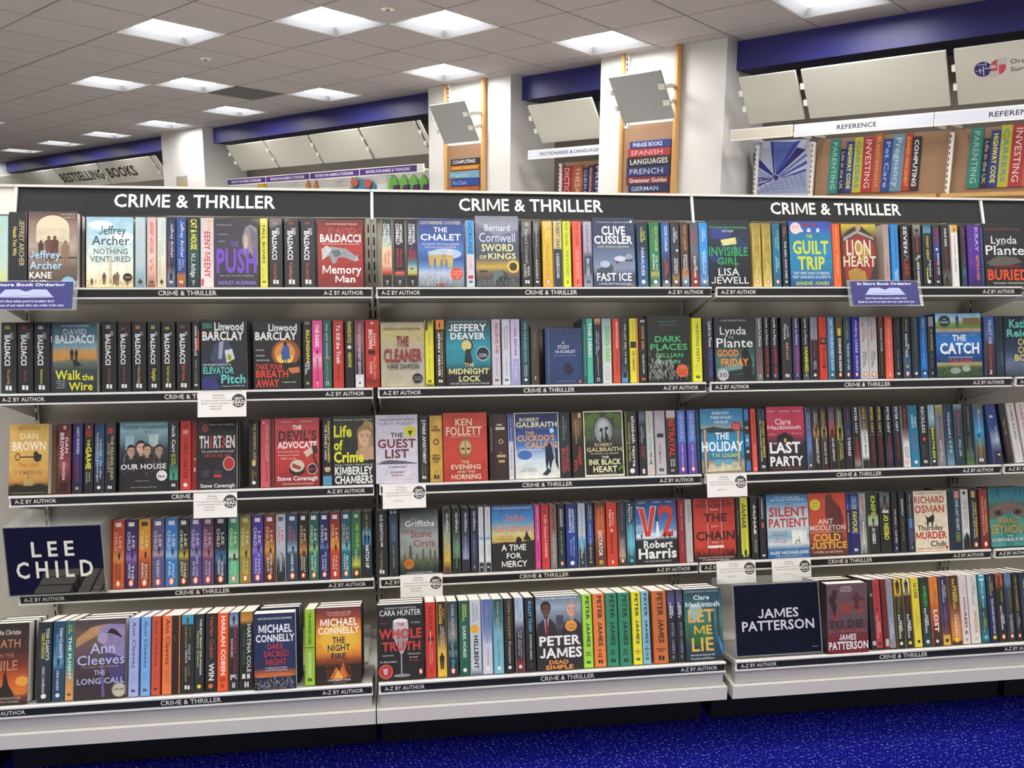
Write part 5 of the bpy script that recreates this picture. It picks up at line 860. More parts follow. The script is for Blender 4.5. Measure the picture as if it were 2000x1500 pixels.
rows(2, 0, 5, '''
f80,470 | c8a050@0 cfaa5c@30 c89c50@60 b88444@80 4c3c28@87 1c1a16@100 | The Lost Symbol | T~THE PHENOMENAL INTERNATIONAL~20,80,4,5.4~4c3c20;T~BESTSELLER~22,78,6.8,8~4c3c20;T~DAN~28,72,13,21~e8dcc0~r;T~BROWN~8,92,25,37~ece4cc~b;E~22,46,7,6~7c4c30;E~22,46,4,3.6~c8a050;R~28,68,45.5,47.5~3c342c;P~62,40,70,38,74,42,84,44,80,52,70,54,62,50~2c2824;T~The Lost~22,76,54,60~b0642c~r;T~SYMBOL~14,88,65,71~9c7c54~r;E~50,84,12,8~a89458;R~38,62,84,89~a08c50;P~0,88,20,84,40,87,60,87,80,84,100,88,100,100,0,100~201c16;R~49,51,70,78~8c6c34;T~THE EXTRAORDINARY INTERNATIONAL BESTSELLER~6,94,96,97.4~8c8464 | h=.186,side='8c6c34',back=2
s555,685 | 5c2028@0 6c2830@40 8c4048@60 4c1c20@80 3c181c@100 | Origin | DAN~e0d4d4~20,42,58,84~b;BROWN~e4d8d8~13,50,14,46~b;#o~8c5054~58,50,34;ORIGIN~d8ccc8~55,80,36,60~b;#~b8a8a8~3,8,40,64;#~2c1416~84,96,20,80 | tex=.3
s700,800 | 23264c@0 2b2c70@30 221f50@60 1c1c30@100 | Agent Seventeen | AGENT SEVENTEEN~c8ccd4~5,44,40,68~b;JOHN BROWNLOW~a83430~48,84,38,62~r | lg='H',tex=.2
s812,905 | 2c1c1a@0 5c2420@15 1c1b1a@20 191918@100 | The Game | #o~b88470~6,50,18;#~8c2c24~10,20,20,80;THE~c8c83c~23,33,30,66~h;GAME~d8d83c~34,66,18,84~h;LINDA~b8b8a8~70,84,58,76~b;CALVEY~b8b8a8~69,86,22,40~b | lg='K'
s912,1012 | 1c2c54@0 2c4c78@30 3c6c94@50 1c2430@66 1b1c1e@100 | The Other Passenger | LOUISE~c4c8a4~24,48,58,76~b;CANDLISH~b8bc98~14,50,18,42~b;the other~c8dcec~54,80,60,84~r;passenger~c8dcec~53,86,24,48~r | tex=.3,lg='O'
s1018,1125 | 2c3034@0 3c3c3c@15 1f2124@20 1c1d1f@100 | The Killing Kind | #~a83430~8,15,26,74;THE KILLING KIND~c8b47c~19,82,56,84~b;JANE CASEY~9c9c98~28,72,22,46~b | lg='W'
f1162,1640 | 3c6c78@0 7c9ca4@12 6c8c94@22 2c3438@40 1f1e22@62 1c191b@100 | Our House | R~12,30,20,40~8cacb4;R~60,80,18,36~a4b8b8;T~THE INTERNATIONALLY BESTSELLING AUTHOR~12,94,3,4.4~a8bcc0;T~LOUISE CANDLISH~8,96,6.5,10.5~2c3c44~r;T~91~50,62,13,17~4c6468;P~20,60,40,46,58,44,84,56,90,70,60,76,24,74~2a2426;B~24,42,10~b08c78~241c18;B~44,37,11~c8a490~2c1c18;B~57,41,10~b8947c~2c201c;B~82,42,10~a08474~2c2420;P~32,56,50,52,48,72,38,74~1c1719;T~OUR HOUSE~4,97,61,68~e4e2e0~b;E~88,78,11,7.5~dcdcdc;T~itv~81,95,77,81~2c2c2c~h;T~Impressive, tender~34,62,84,85.4~a8a8a8;T~Gave me the goosebumps~24,78,93,94.6~a8a8a8;N~8,90,46,80,20,12,1~7c8c90 | h=.186,side='14161a',tex=.3
s1642,1742 | 24272a@0 22262a@60 3c8c74@76 4c9c84@84 1c2422@86 1b1c1d@100 | In the Blood | Jack Carr~dcdcd8~5,46,30,70~b;IN THE~b8bc3c~48,62,56,74~b;BLOOD~b8bc3c~48,64,26,48~b;#m~1c2c28~84,50,10 | lg='W'
s1755,1865 | b02c28@0 b83430@100 | Written in Blood | WRITTEN~d8a89c~13,16,20,80~b;#~8c2420~5,9,30,70;#~c8887c~13,19,22,78;CHRIS CARTER~5c1814~25,84,30,70~b | lg='O'
s1868,1925 | 6c1818@0 7c1c1c@100 | the book right of Written in Blood | #~c8b0a8~68,74,40,80;#~a88c80~54,58,40,80 | tex=.5
''')
rows(2, 370, 5.128, '''
f68,475 | 1f1f23@0 1d1d21@60 23202a@100 | Thirteen | E~20,10,9,6~8c3c2c;T~Smart and original~30,92,4,6~b8b8b8;T~TH1RT3EN~5,95,22,39~dcdad8~h;R~31,38,21,41~1e1e22;R~60,70,21,41~1e1e22;T~1~32,37,22,39~a8302c~h;T~3~60,70,22,39~a8302c~h;T~The serial killer isn't on trial~10,92,43,46~b8b8b8~b;T~HE'S ON THE JURY~18,86,49,53~b0302c~b;E~80,63,15,10~d0d0d0;E~80,63,13.5,9~a82824;R~12,30,72,82~3c3440;R~40,62,72,82~38303c;R~42,61,79,83~b83830;R~6,96,86,92~2c2834;T~Steve Cavanagh~8,95,92,97.5~d8d4d4~b | h=.183,back=2,side='151518'
s595,698 | 1e1d1b@0 1c1b19@100 | The Axeman's Jazz | THE AXEMAN'S JAZZ~b09c64~6,60,44,74~b;#~c8b070~60,68,30,70;RAY~a88c50~78,84,60,78~r;CELESTIN~a88c50~74,90,28,48~r | lg='O'
s708,850 | b04454@0 b84c54@50 c05860@100 | a rose red novel with faded letters | SISTER DECEIT~c88c7c~8,62,36,60~r;DOUGLAS CHAPMAN~8c2c34~64,92,36,56~b;#~4c1c1e~0,100,70,100;#o~e8c8c0~5,22,8 | 
f857,1305 | a83c40@0 b83c3c@40 a82f2c@70 7c2422@100 | The Devil's Advocate | T~A great book~14,38,4,6~e0b8b0;T~Top notch thriller~56,84,4,6~e0b8b0;T~THE~40,60,11,17~e8dcd8~h;T~DEVIL'S~8,94,19,33~3c2422~h;T~ADVOCATE~6,95,35,44~ece0dc~h;T~He's won every trial~8,54,48,50~e0b8b0;T~Because he's behind~8,54,53,55~e0b8b0;T~EVERY murder~14,48,58,60~e0b8b0;P~64,50,84,42,92,48,72,58~c8b49c;P~82,42,94,40,96,50,88,56~2c2422;P~84,56,88,54,98,72,96,76~2c2422;E~50,76,18,8~241c1c;E~50,70,16,9~c0b8a4;P~40,66,60,72,56,76,38,72~8c3c34;E~84,75,11,8~dcdcdc;E~84,75,10,7.2~1c1a1a;T~FIFTY~77,91,74,77~c04038;T~Steve Cavanagh~5,96,85,91~e8e0dc~b;T~THE MILLION COPY BESTSELLER~16,86,95,97~d8b8b0 | h=.187,side='5c1a1a'
s1330,1436 | 1c1b1d@0 1c1b1d@100 | The Family Man | KIMBERLEY CHAMBERS~c8bc54~5,66,56,78~h;THE FAMILY MAN~d0d0d0~10,62,20,46~b;#o~c09c88~76,52,34;#~4c88a8~86,100,0,100;#~241c20~68,73,20,84 | 
f1438,1860 | 2c2c26@0 26261f@40 1c1c1a@60 141413@100 | Life of Crime | P~60,26,78,6,96,10,98,60,80,66,60,50~96805c;B~77,30,20~c8a080~8c7048;P~55,52,70,46,98,46,98,64,60,64~b08c6c;T~Everyone does pay ... but at what price~4,95,4,6.4~b8b8b0;T~Life~3,46,14,30~ccce2c~h;T~of~3,24,35,49~ccce2c~h;T~Crime~3,74,52,67~d4d432~h;M~34,44,10~0f0f0f;T~THE No.1 SUNDAY TIMES BESTSELLER~4,96,70,72~b8b8b4;T~KIMBERLEY~5,95,74,85~dcdcda~h;T~CHAMBERS~5,95,87,98~dcdcda~h | h=.189,side='151513'
''')
rows(2, 720, 5.5556, '''
f80,543 | bdb7c4@0 c4bfca@100 | The Guest List | T~THE No.1 SUNDAY TIMES BESTSELLER~9,92,6,8.4~3c3c44~b;T~LUCY FOLEY~7,92,11,15~5c5864~r;T~THE~36,65,26.5,33~3a3a44~h;T~GUEST~5,95,36,48~6c2c38~h;T~LIST~22,78,51,63~5c2834~h;E~82,25,14,9~c0c030;P~76,24,88,24,83,30,82,34,81,30~2c3018;P~0,72,12,70,14,68,30,66,45,66.5,70,68,98,71.5,98,72~54545c;R~8,9.5,68,72~54545c;T~A remote island~30,72,74,77.5~54545c~r;T~An invitation~34,67,82,85~54545c~b;T~to die for....~38,68,86.5,89.5~a8444c~b;T~'A superb whodunit'~6,30,94,95.2~8c8894~r;T~'Dazzling'~44,56,94,95.2~8c8894~r;T~'Sinister'~72,90,94,95.2~8c8894~r | h=.19,side='a49eac'
s550,660 | 1b1e22@0 1b1e22@100 | The Paris Apartment | THE~d0d0d0~6,9,24,76~h;PARIS APARTMENT~d4d4d2~11,72,38,74~h;LUCY~8c8c54~75,88,56,76~r;FOLEY~8c8c54~74,90,24,44~r | lg='W'
s668,812 | b89440@0 c09c48@50 b08c38@100 | A Column of Fire | KEN~5c4424~15,19,28,60~r;#~7c5c28~15,19,30,62;#~7c5c28~20,24,10,90;#o~8c3c34~40,50,28;#o~b8a050~40,50,14;#~6c5024~59,62,20,80;#~6c5024~63,67,14,86;#~6c5024~68,71,30,72 | lg='K',tex=.5
f818,1298 | b8382c@0 ba3e30@60 a43024@100 | The Evening and the Morning | N~2,96,10,96,40,10,1~8c2a20;T~KEN~28,66,9,19~d8c4a4~b;T~FOLLETT~7,88,21,33~dcc8a8~b;T~THE INTERNATIONAL BESTSELLER~16,82,34.5,36~d0b494;E~50,52,15,14~8c7044;E~50,52,12,11~bca474;R~49,51,38,66~6c5430;E~44,53,4,2~6c3020;E~57,53,4,2~6c3020;P~40,60,60,60,54,66,46,66~7c6038;T~THE~40,58,70,74.5~dcc8a8~r;T~EVENING~17,84,76,82.5~dcc8a8~b;T~AND THE~30,70,84.5,88~dcc8a8~r;T~MORNING~17,84,90,97~dcc8a8~b | h=.192,side='3c1a18'
s1320,1522 | 2c1b1b@0 3a2220@50 2c1a18@100 | The Pillars of the Earth | #~21120f~0,100,0,28;#~a89c84~15,18,42,72;#~c4bca4~20,24,34,88;#o~b8b090~42,64,14;#o~2c1b1b~42,64,9;#~8c7c58~58,60,56,66;#~a8986c~62,66,40,92;#~a8986c~70,74,48,84;#~8c8078~20,58,6,10 | tex=.5
s1525,1588 | 2c3478@0 2c3c9c@40 c0c4d0@44 ccccd0@100 | The Searcher | TANA FRENCH~b8c0dc~4,40,34,72~r;THE SEARCHER~3c4450~50,86,34,66~r | lg='P',cw='blue and white'
f1597,2083 | dcd8cc@0 dcd8cc@100 | The Cuckoo's Calling | G~2,98,1,97~141c40 1f3478 3f6cb0 c0d0d8 dad8cc;T~ROBERT~12,56,8,13~c8c89c~h;T~GALBRAITH~4,96,14.5,22~d0d0a4~h;T~The Number One Bestseller~12,84,23.5,25.5~6c80a8;E~84,28,5,4~a8d4ec;T~THE~24,44,28.5,33~d89c40~h;T~CUCKOO'S~6,90,34.5,43~d89c40~h;T~CALLING~24,96,45,53~d89c40~h;T~A STRIKE NOVEL~10,60,55,57.5~c0d0e0~h;E~22,64,16,7~3868a4;P~68,52,82,50,88,70,84,74,78,90,76,74,70,90,68,74~141c34;P~90,54,96,56,97,90,90,76~101828;E~77,50,4,3.4~101828;P~60,94,74,84,80,90,70,96~1c2c44;T~The work of a~14,46,84,85.5~5c6c80;T~master storyteller~10,50,87,88.5~5c6c80 | h=.187,side='b8b4a8',tex=.3,yaw=.8
''')
rows(2, 1060, 5.8824, '''
s175,338 | 1a1f24@0 1b2e33@45 1a2226@100 | Troubled Blood | ROBERT~7c8474~14,32,56,70~r;GALBRAITH~8c9484~5,42,28,48~r;TROUBLED~b8383a~50,90,56,82~b;BLOOD~b8383a~55,92,14,46~h | tex=.3
s350,480 | 3a2c20@0 7c5830@18 4c3820@34 201c1b@46 1c1a1a@100 | Career of Evil | ROBERT~a8987c~20,38,56,70~r;GALBRAITH~b0a084~11,48,28,48~r;CAREER~b03430~53,82,58,84~h;OF~b03430~67,72,42,54~h;EVIL~b03430~73,92,14,42~h;#~c8bc98~1,8,62,90 | tex=.3
f488,948 | d4d4c0@0 d4d4c0@100 | The Ink Black Heart | G~3,97,2,97~2c3828 3a4438 4c5450 2c2e2e 1c1c1d 1b1b1b 1b1b1c;E~50,30,22,20~8c9494;E~50,28,14,14~b4bcbc;E~16,16,13,11~4c6c2c;E~88,14,10,10~446428;E~10,34,8,10~3c5c28;E~30,8,14,5~4c6c30;E~70,7,14,4~4c6830;N~4,30,6,44,50,3,1~6c8c3c;N~76,94,4,34,50,3,1~64843c;P~40,60,46,28,52,60~22262a;E~44,29,4,3~1c2022;P~50,62,54,28,62,42,64,62~1c2022;E~57,27,4,3~1c2022;T~ROBERT~26,70,49.5,54~b4a878~h;T~GALBRAITH~5,93,56,62~bcb080~h;T~The Number One Bestseller~14,86,64,66~b8b8b0~h;T~THE~42,60,69,72.5~d8d4b4~h;T~INK BLACK~10,90,74,82~dcd8a8~h;T~HEART~20,80,84.5,93~dcd8a8~h;T~A STRIKE NOVEL~24,80,95,97~8c8c6c;P~82,88,98,82,96,86,84,92~4c8c34 | h=.188,side='a8a83c',tex=.3,yaw=.8
s962,1110 | 222224@0 1e1e20@100 | Something to Hide | #~8c8c2c~0,100,0,8;elizabeth george~c8c8c0~7,86,56,84~h;Something to Hide~9c9850~18,78,24,46~b | lg='O'
s1120,1207 | 3c4450@0 5c6478@10 22242c@22 1c1d22@100 | The Shape of Night | Tess~b4b8c0~28,42,58,74~b;Gerritsen~b4b8c0~24,50,28,50~b;THE SHAPE~a8302c~54,74,58,76~h;OF NIGHT~a8302c~54,72,30,48~h;#~d8c8c4~90,97,30,74 | 
s1210,1298 | b8b6ae@0 c0beb6@100 | Listen to Me | TESS~8c8c88~14,26,60,80~r;GERRITSEN~5c5c5c~6,34,24,48~r;LISTEN~39a898~41,62,26,68~h;TO ME~2c2c2c~64,84,28,68~h | lg='P'
s1310,1434 | 9c969c@0 b0a8ac@50 b4aeb0@100 | the grey novel with a black crow | LOVE~c0bcbc~16,30,60,82~r;DARK~c4c0c0~12,28,22,46~r;#~1c1c1e~36,42,14,84;DAVID~8c8888~60,74,62,78~r;GILMAN~5c5858~50,82,28,52~r | lg='K'
s1440,1560 | b8acac@0 b8acac@10 201c1e@13 1c1a1c@100 | Betrayal | BETRAYAL~b83028~13,73,22,84~h;DAVID~b8b4b4~76,88,58,80~h;GILMAN~b8b4b4~76,88,28,50~h;#~8c8488~92,96,30,70 | 
s1570,1668 | 4868b0@0 5078bc@48 5c489c@54 503c8c@100 | This Is the Night | THIS IS THE NIGHT~b8c8e4~6,46,58,76~b;THEY COME FOR YOU~b8c8e4~4,48,28,48~b;ROBERT GODDARD~b8acd8~54,88,38,60~b | lg='P',where=', left copy'
s1685,1784 | 4868b0@0 5078bc@48 5c489c@54 503c8c@100 | This Is the Night | THIS IS THE NIGHT~b8c8e4~6,46,58,76~b;THEY COME FOR YOU~b8c8e4~4,48,28,48~b;ROBERT GODDARD~b8acd8~54,88,38,60~b | lg='P',where=', right copy'
''')
rows(2, 1340, 5.5556, '''
s112,170 | 142a38@0 143848@60 122430@100 | a dark novel beside the Holiday cover | THE HOLIDAY~1f6474~8,52,30,70~b;T.M. LOGAN~1c5868~56,86,34,62~r | 
f176,645 | 2c7098@0 3c84a8@22 8c9c94@30 24444c@35 1f7ca4@40 2088b4@60 1c6c94@78 a89c84@84 8c7c60@100 | The Holiday | T~SEVEN DAYS~28,68,5,9~c8d8e0~b;T~THREE FAMILIES~24,74,12,16~c8d8e0~b;T~ONE KILLER~32,66,19,23~c8d8e0~b;P~0,32,30,28,60,32,98,29,98,36,0,37~22343c;R~4,16,34,98~6c6458;R~8,12,32,98~b0a898;R~82,92,34,98~6c6458;R~85,89,32,98~b0a898;E~84,28,12,8~a82f30;T~NOW A~77,91,24.5,26~e0c0c0;T~MAJOR TV~75,93,28,29.5~e0c0c0;T~DRAMA~78,91,31,32.5~e0c0c0;T~THE~34,66,38,48~e4e8ec~h;T~HOLIDAY~2,98,52,66~e8ecf0~h;T~T.M. LOGAN~24,84,70,76~c8c840~b;P~18,86,84,84,92,96,12,98~c8c0a8;N~16,86,86,98,30,8~9c947c;E~38,84,8,5~5ca0b8;E~62,83,10,4~5ca0b8;T~I loved it makes you think twice~18,88,94,95.6~c8c8b8 | h=.188,side='1c4458',tex=.3
s652,718 | 24404c@0 24404c@100 | a picture strip of skull squares | #~3c74b4~1,18,6,94;#~1c2024~21,38,6,94;#~3c7cbc~41,60,6,94;#o~c8d4dc~50,50,28;#~1c1c20~63,80,6,94;#~b8b8b8~66,70,20,80;#~3c74b4~83,98,6,94;#~a8a88c~28,32,20,80 | 
s730,790 | c04434@0 c84c3c@100 | Three Hours | THREE HOURS~5c1c1c~5,54,32,72~b;Rosamund Lupton~e8b8a8~58,90,34,56~r;#~e8d0c8~93,97,36,64
s800,895 | 1c2c34@0 2c4c5c@10 1c1e22@18 1b1c1f@100 | The Coffinmaker's Garden | #m~101418~12,50,10;STUART MACBRIDE~c8b83c~20,78,56,84~h;THE COFFINMAKER'S GARDEN~c8c8c8~17,84,22,40~b | lg='W',tex=.2
f900,1312 | b03450@0 b83850@25 a03048@42 4c2c38@54 222022@64 1c1c1e@100 | The Last Party | T~Clare~22,64,19,28~e0c0c4~b;T~Mackintosh~2,90,29,35.5~e4c8c8~b;P~26,46,46,40,68,47,68,56,26,56~1d191c;R~44,50,50,55.5~d8a848;T~Superb characters~2,22,6,8~e0c4c8;T~Stunning~34,60,6,8~e0c4c8;T~Intensely~72,92,6,8~e0c4c8;T~THE~14,24,56,58.5~d0d0d0~h;T~LAST~5,86,56,72~e4e2e0~h;T~PARTY~5,92,78,92~e4e2e0~h;T~THE FIRST DC MORGAN MYSTERY~8,88,95,97~8c3c4c;T~By midnight~4,20,42,44~d8a0a0;T~By morning~66,92,41,43~d8a0a0 | h=.19,side='5c1c30'
s1325,1392 | 2c3058@0 3c4c88@30 5878ac@60 3c5068@80 1c2430@100 | The Long Weekend | THE LONG~9cac7c~8,36,58,80~b;WEEKEND~9cac7c~8,34,22,44~b;Gilly Macmillan~7c9ccc~38,68,38,64~r;#~8c8c3c~0,100,0,6 | lg='P'
s1398,1480 | 1d1d20@0 3c2c24@30 b88c50@40 2b2320@52 1b1b1d@100 | The Pandemic Plot | SCOTT~b0b0b0~10,28,58,78~b;MARIANI~b8b8b8~7,34,24,50~b;#m~141210~44,50,13;PANDEMIC PLOT~d4d4d4~50,90,36,72~h
s1490,1562 | 1d1d20@0 4c4030@30 b8a868@42 3c3428@52 1b1b1d@100 | House of War | SCOTT~8c8c5c~10,28,58,78~b;MARIANI~b0ac6c~7,34,24,50~b;#m~14120e~50,50,16;HOUSE OF WAR~c8c8c8~56,92,36,70~b
s1575,1652 | 2c3454@0 5c5474@20 a84c34@36 2c2428@50 1b1b1f@100 | The Silver Serpent | SCOTT~8c6c4c~10,28,58,78~b;MARIANI~8c6c4c~7,34,24,50~b;#m~141216~46,50,12;SILVER SERPENT~c8ccd0~50,88,36,70~b
s1660,1737 | 1d1d20@0 5c5c34@28 b8b050@42 8c8848@52 1c1b1d@56 1b1b1c@100 | Graveyard of Empires | SCOTT~a8a8a8~8,26,58,78~b;MARIANI~b4b4b4~5,34,24,50~b;#m~12140c~52,50,20;GRAVEYARD~b4ac4c~58,84,58,80~h;OF EMPIRES~b4ac4c~56,86,24,46~h
s1745,1828 | 222228@0 2c2c4c@30 24242c@60 1c1c1f@100 | The Twins | #~6c2840~5,28,44,60;THE~8c8c98~37,46,40,60~r;TWINS~d4d4d8~49,80,32,76~b | lg='K'
s1835,1915 | 1e2024@0 1c1c1f@60 4c2c28@80 8c8884@92 2c2c2c@100 | Lockdown | PETER MAY~dcdcdc~2,44,34,72~b;LOCKDOWN~b03830~50,92,34,74~b | 
''')
rows(2, 1660, 5.8824, '''
s150,240 | 1c1c1e@0 5c5450@35 c4c4c6@45 d0d0d2@80 202022@88 1c1c1e@100 | Cast Iron | PETER MAY~c0983c~2,40,32,66~b;CAST IRON~3c3c3e~43,78,36,66~b | cw='black and white'
s245,327 | 1d1e1f@0 26201f@50 2a1c1b@100 | Coffin Road | PETER MAY~c8c050~2,44,34,72~b;#~7c7c78~46,47,0,100;COFFIN ROAD~8c2c28~49,90,36,66~b | tex=.2,where=', left copy'
s335,413 | 1d1e1f@0 26201f@50 2a1c1b@100 | Coffin Road | PETER MAY~c8c050~2,44,34,72~b;#~7c7c78~46,47,0,100;COFFIN ROAD~8c2c28~49,90,36,66~b | tex=.2,where=', right copy'
s425,516 | 1e1f22@0 1e1f24@50 2c344c@80 1c1c20@100 | The Night Gate | PETER MAY~d8d8d8~2,44,34,72~b;THE NIGHT GATE~a83430~48,92,38,62~b | 
s525,612 | 2c344c@0 24283c@40 1c1c20@60 1b1b1d@100 | A Silent Death | PETER MAY~d8d8d8~2,42,34,72~b;A SILENT DEATH~a83430~46,88,38,62~b | 
s622,712 | 222122@0 2c2824@36 8c8480@52 c8c8c8@62 d4d4d4@100 | Knife Edge | SIMON MAYO~a8442c~5,46,36,66~b;KNIFE~2c2c2e~68,86,58,80~r;EDGE~2c2c2e~68,84,24,46~r | lg='P',tex=.3,cw='black and white'
s715,818 | 1c6c8c@0 1d7896@100 | That Night | THAT~d0e0e4~18,36,58,80~h;NIGHT~d0e0e4~16,38,22,44~h;GILLIAN~8c4c88~50,74,60,78~b;McALLISTER~8c4c88~44,80,30,48~b | lg='O'
s828,930 | 222326@0 1f2022@100 | Reckless | RECKLESS~d8d8d6~3,46,30,70~b;#o~c04838~56,50,22;R.J.~5c6c5c~72,80,60,78~r;McBrien~5c6c5c~66,86,26,46~r | lg='W'
s940,1020 | 8cacc0@0 a8c4d0@20 5c7c90@36 1e2226@40 1c1e20@100 | Breathless | AMY~2c3c48~10,18,58,78~b;McCULLOCH~2c3c48~3,26,22,42~b;BREATHLESS~c8cc3c~38,88,34,76~h | lg='O'
s1022,1116 | b0b0a0@0 8c8030@6 7c7870@15 6c6868@70 7c7878@100 | How the Dead Speak | McDermid~4c4888~18,56,40,72~r;HOW THE~c8c4c4~64,84,60,76~r;DEAD SPEAK~d0cccc~58,94,32,50~b | tex=.2
s1125,1222 | 1e3c50@0 1f2c48@20 1c2848@50 3c607c@75 6c8c9c@100 | 1979 | McDermid~c0ccd4~14,50,38,76~b;1979~b8c49c~53,80,34,72~r | 
s1232,1341 | 8c9ca0@0 3c5058@10 2c444c@30 1f3440@100 | Still Life | McDermid~a84840~14,52,38,72~r;STILL LIFE~c0c8c8~58,86,40,64~b | tex=.3
s1350,1450 | 23272b@0 1e2224@70 4c6050@84 3c5c2c@92 5c7034@100 | The Mermaids Singing | Val McDermid~8c9494~4,46,46,66~r;THE MERMAIDS~7c8480~50,80,56,68~r;SINGING~7c8480~56,74,34,46~r | tex=.2
s1460,1578 | 5c5c3c@0 3c5c8c@20 3090c8@45 3c7c84@60 5c5034@75 3a2c24@100 | The Distant Echo | McDermid~b0bc88~10,46,40,74~r;#~1c2428~50,55,26,50;A DISTANT ECHO~c0a050~58,88,38,60~r | lg='W',tex=.3
s1650,1778 | 24386c@0 2c4484@40 8c98b0@60 6c7898@68 2c2c4c@80 2c2444@100 | a leaning book with a painted wave | THE COLONY~c8c49c~36,66,64,80~b;#~b8c4d8~18,22,20,60;#~c8b848~84,87,50,80 | lean=-5,tex=.5,h=.18
s1816,1892 | 2c2838@0 2c2c34@40 1c1c22@100 | Tell Me Your Lies | TELL ME~9cac5c~26,52,38,68~b;YOUR LIES~8c3438~56,88,38,68~b | lean=-6.5,h=.184
s1902,2010 | c0bcb8@0 c8c4c0@100 | a leaning military thriller | CHRIS RYAN~4c4a48~3,60,36,66~b;MANHUNTER~b89088~66,92,40,58~r | lean=-6.5,h=.184,where=', left copy'
s2016,2130 | c0b8b4@0 c8c0bc@100 | a leaning military thriller | CHRIS RYAN~9c4840~3,60,36,66~b | lean=-6.5,h=.186,where=', right copy'
''')
LC = 'LEE~%s~24,42,58,82~b;CHILD~%s~18,45,14,42~b;#~%s~4,10,22,78;'
def reacher(x0, x1, bg, title, tc, sc, t2, m='20202a', band='d8d4dc', mt=58):
    tt = t2.split('/'); seg = LC % (tc, tc, band)+'#m~%s~%s,60,11;' % (m, mt)
    if len(tt) == 1: seg += '%s~%s~60,86,36,62~b' % (tt[0], sc)
    else: seg += '%s~%s~%s,88,54,76~b;%s~%s~64,86,22,44~b' % (tt[0], sc, 66 if len(tt[0]) < 8 else 58, tt[1], sc)
    return 's%s,%s | %s | %s | %s | lg=\'P\',tex=.2' % (x0, x1, bg, title, seg)
last[3] = x_at(212, yfront(3), ZR[3])
rows(3, 0, 5, '\n'.join([
 's1060,1085 | 7c4434@0 8c5440@60 7c4c34@100 | a book touching the black name block | CHILD~a8786c~16,50,20,70~b',
 reacher(1090, 1210, 'a84428@0 b04c2c@40 c88c50@58 c05c30@64 b85428@100', 'Killing Floor', 'd4b09c', '5c2c20', 'KILLING/FLOOR'),
 reacher(1218, 1338, '2c1f4c@0 34245c@45 8c6cb0@56 3c2868@66 2c1c50@100', 'The Visitor', 'c8c0d4', 'd8d4dc', 'THE/VISITOR'),
 reacher(1345, 1472, 'c08c2c@0 c07c28@40 c86830@54 8c3c28@64 7c2c24@100', 'Echo Burning', 'd8c090', 'd8c4b0', 'ECHO/BURNING', band='3c2c20'),
 reacher(1480, 1602, '544868@0 5c5078@44 a88c98@52 54507c@58 4c4878@100', 'The Enemy', 'c4b4bc', 'c0bcd0', 'THE ENEMY', mt=52),
 reacher(1610, 1735, '2c6cb0@0 3478bc@45 8cb4d0@54 2c6cac@62 2c68a8@100', 'Without Fail', 'c0c4c4', 'b0d0e4', 'WITHOUT/FAIL', mt=55),
 reacher(1738, 1847, '201f1c@0 26241c@44 b8ac50@56 4c4824@62 1c1b1a@100', 'One Shot', 'd0ccb4', 'd0d0cc', 'ONE/SHOT'),
 reacher(1850, 1968, '443c74@0 544c84@46 8c8cb0@54 443c74@60 3c3868@100', 'Bad Luck and Trouble', 'c0b8cc', 'b8b4cc', 'BAD LUCK/AND TROUBLE', mt=55)]))
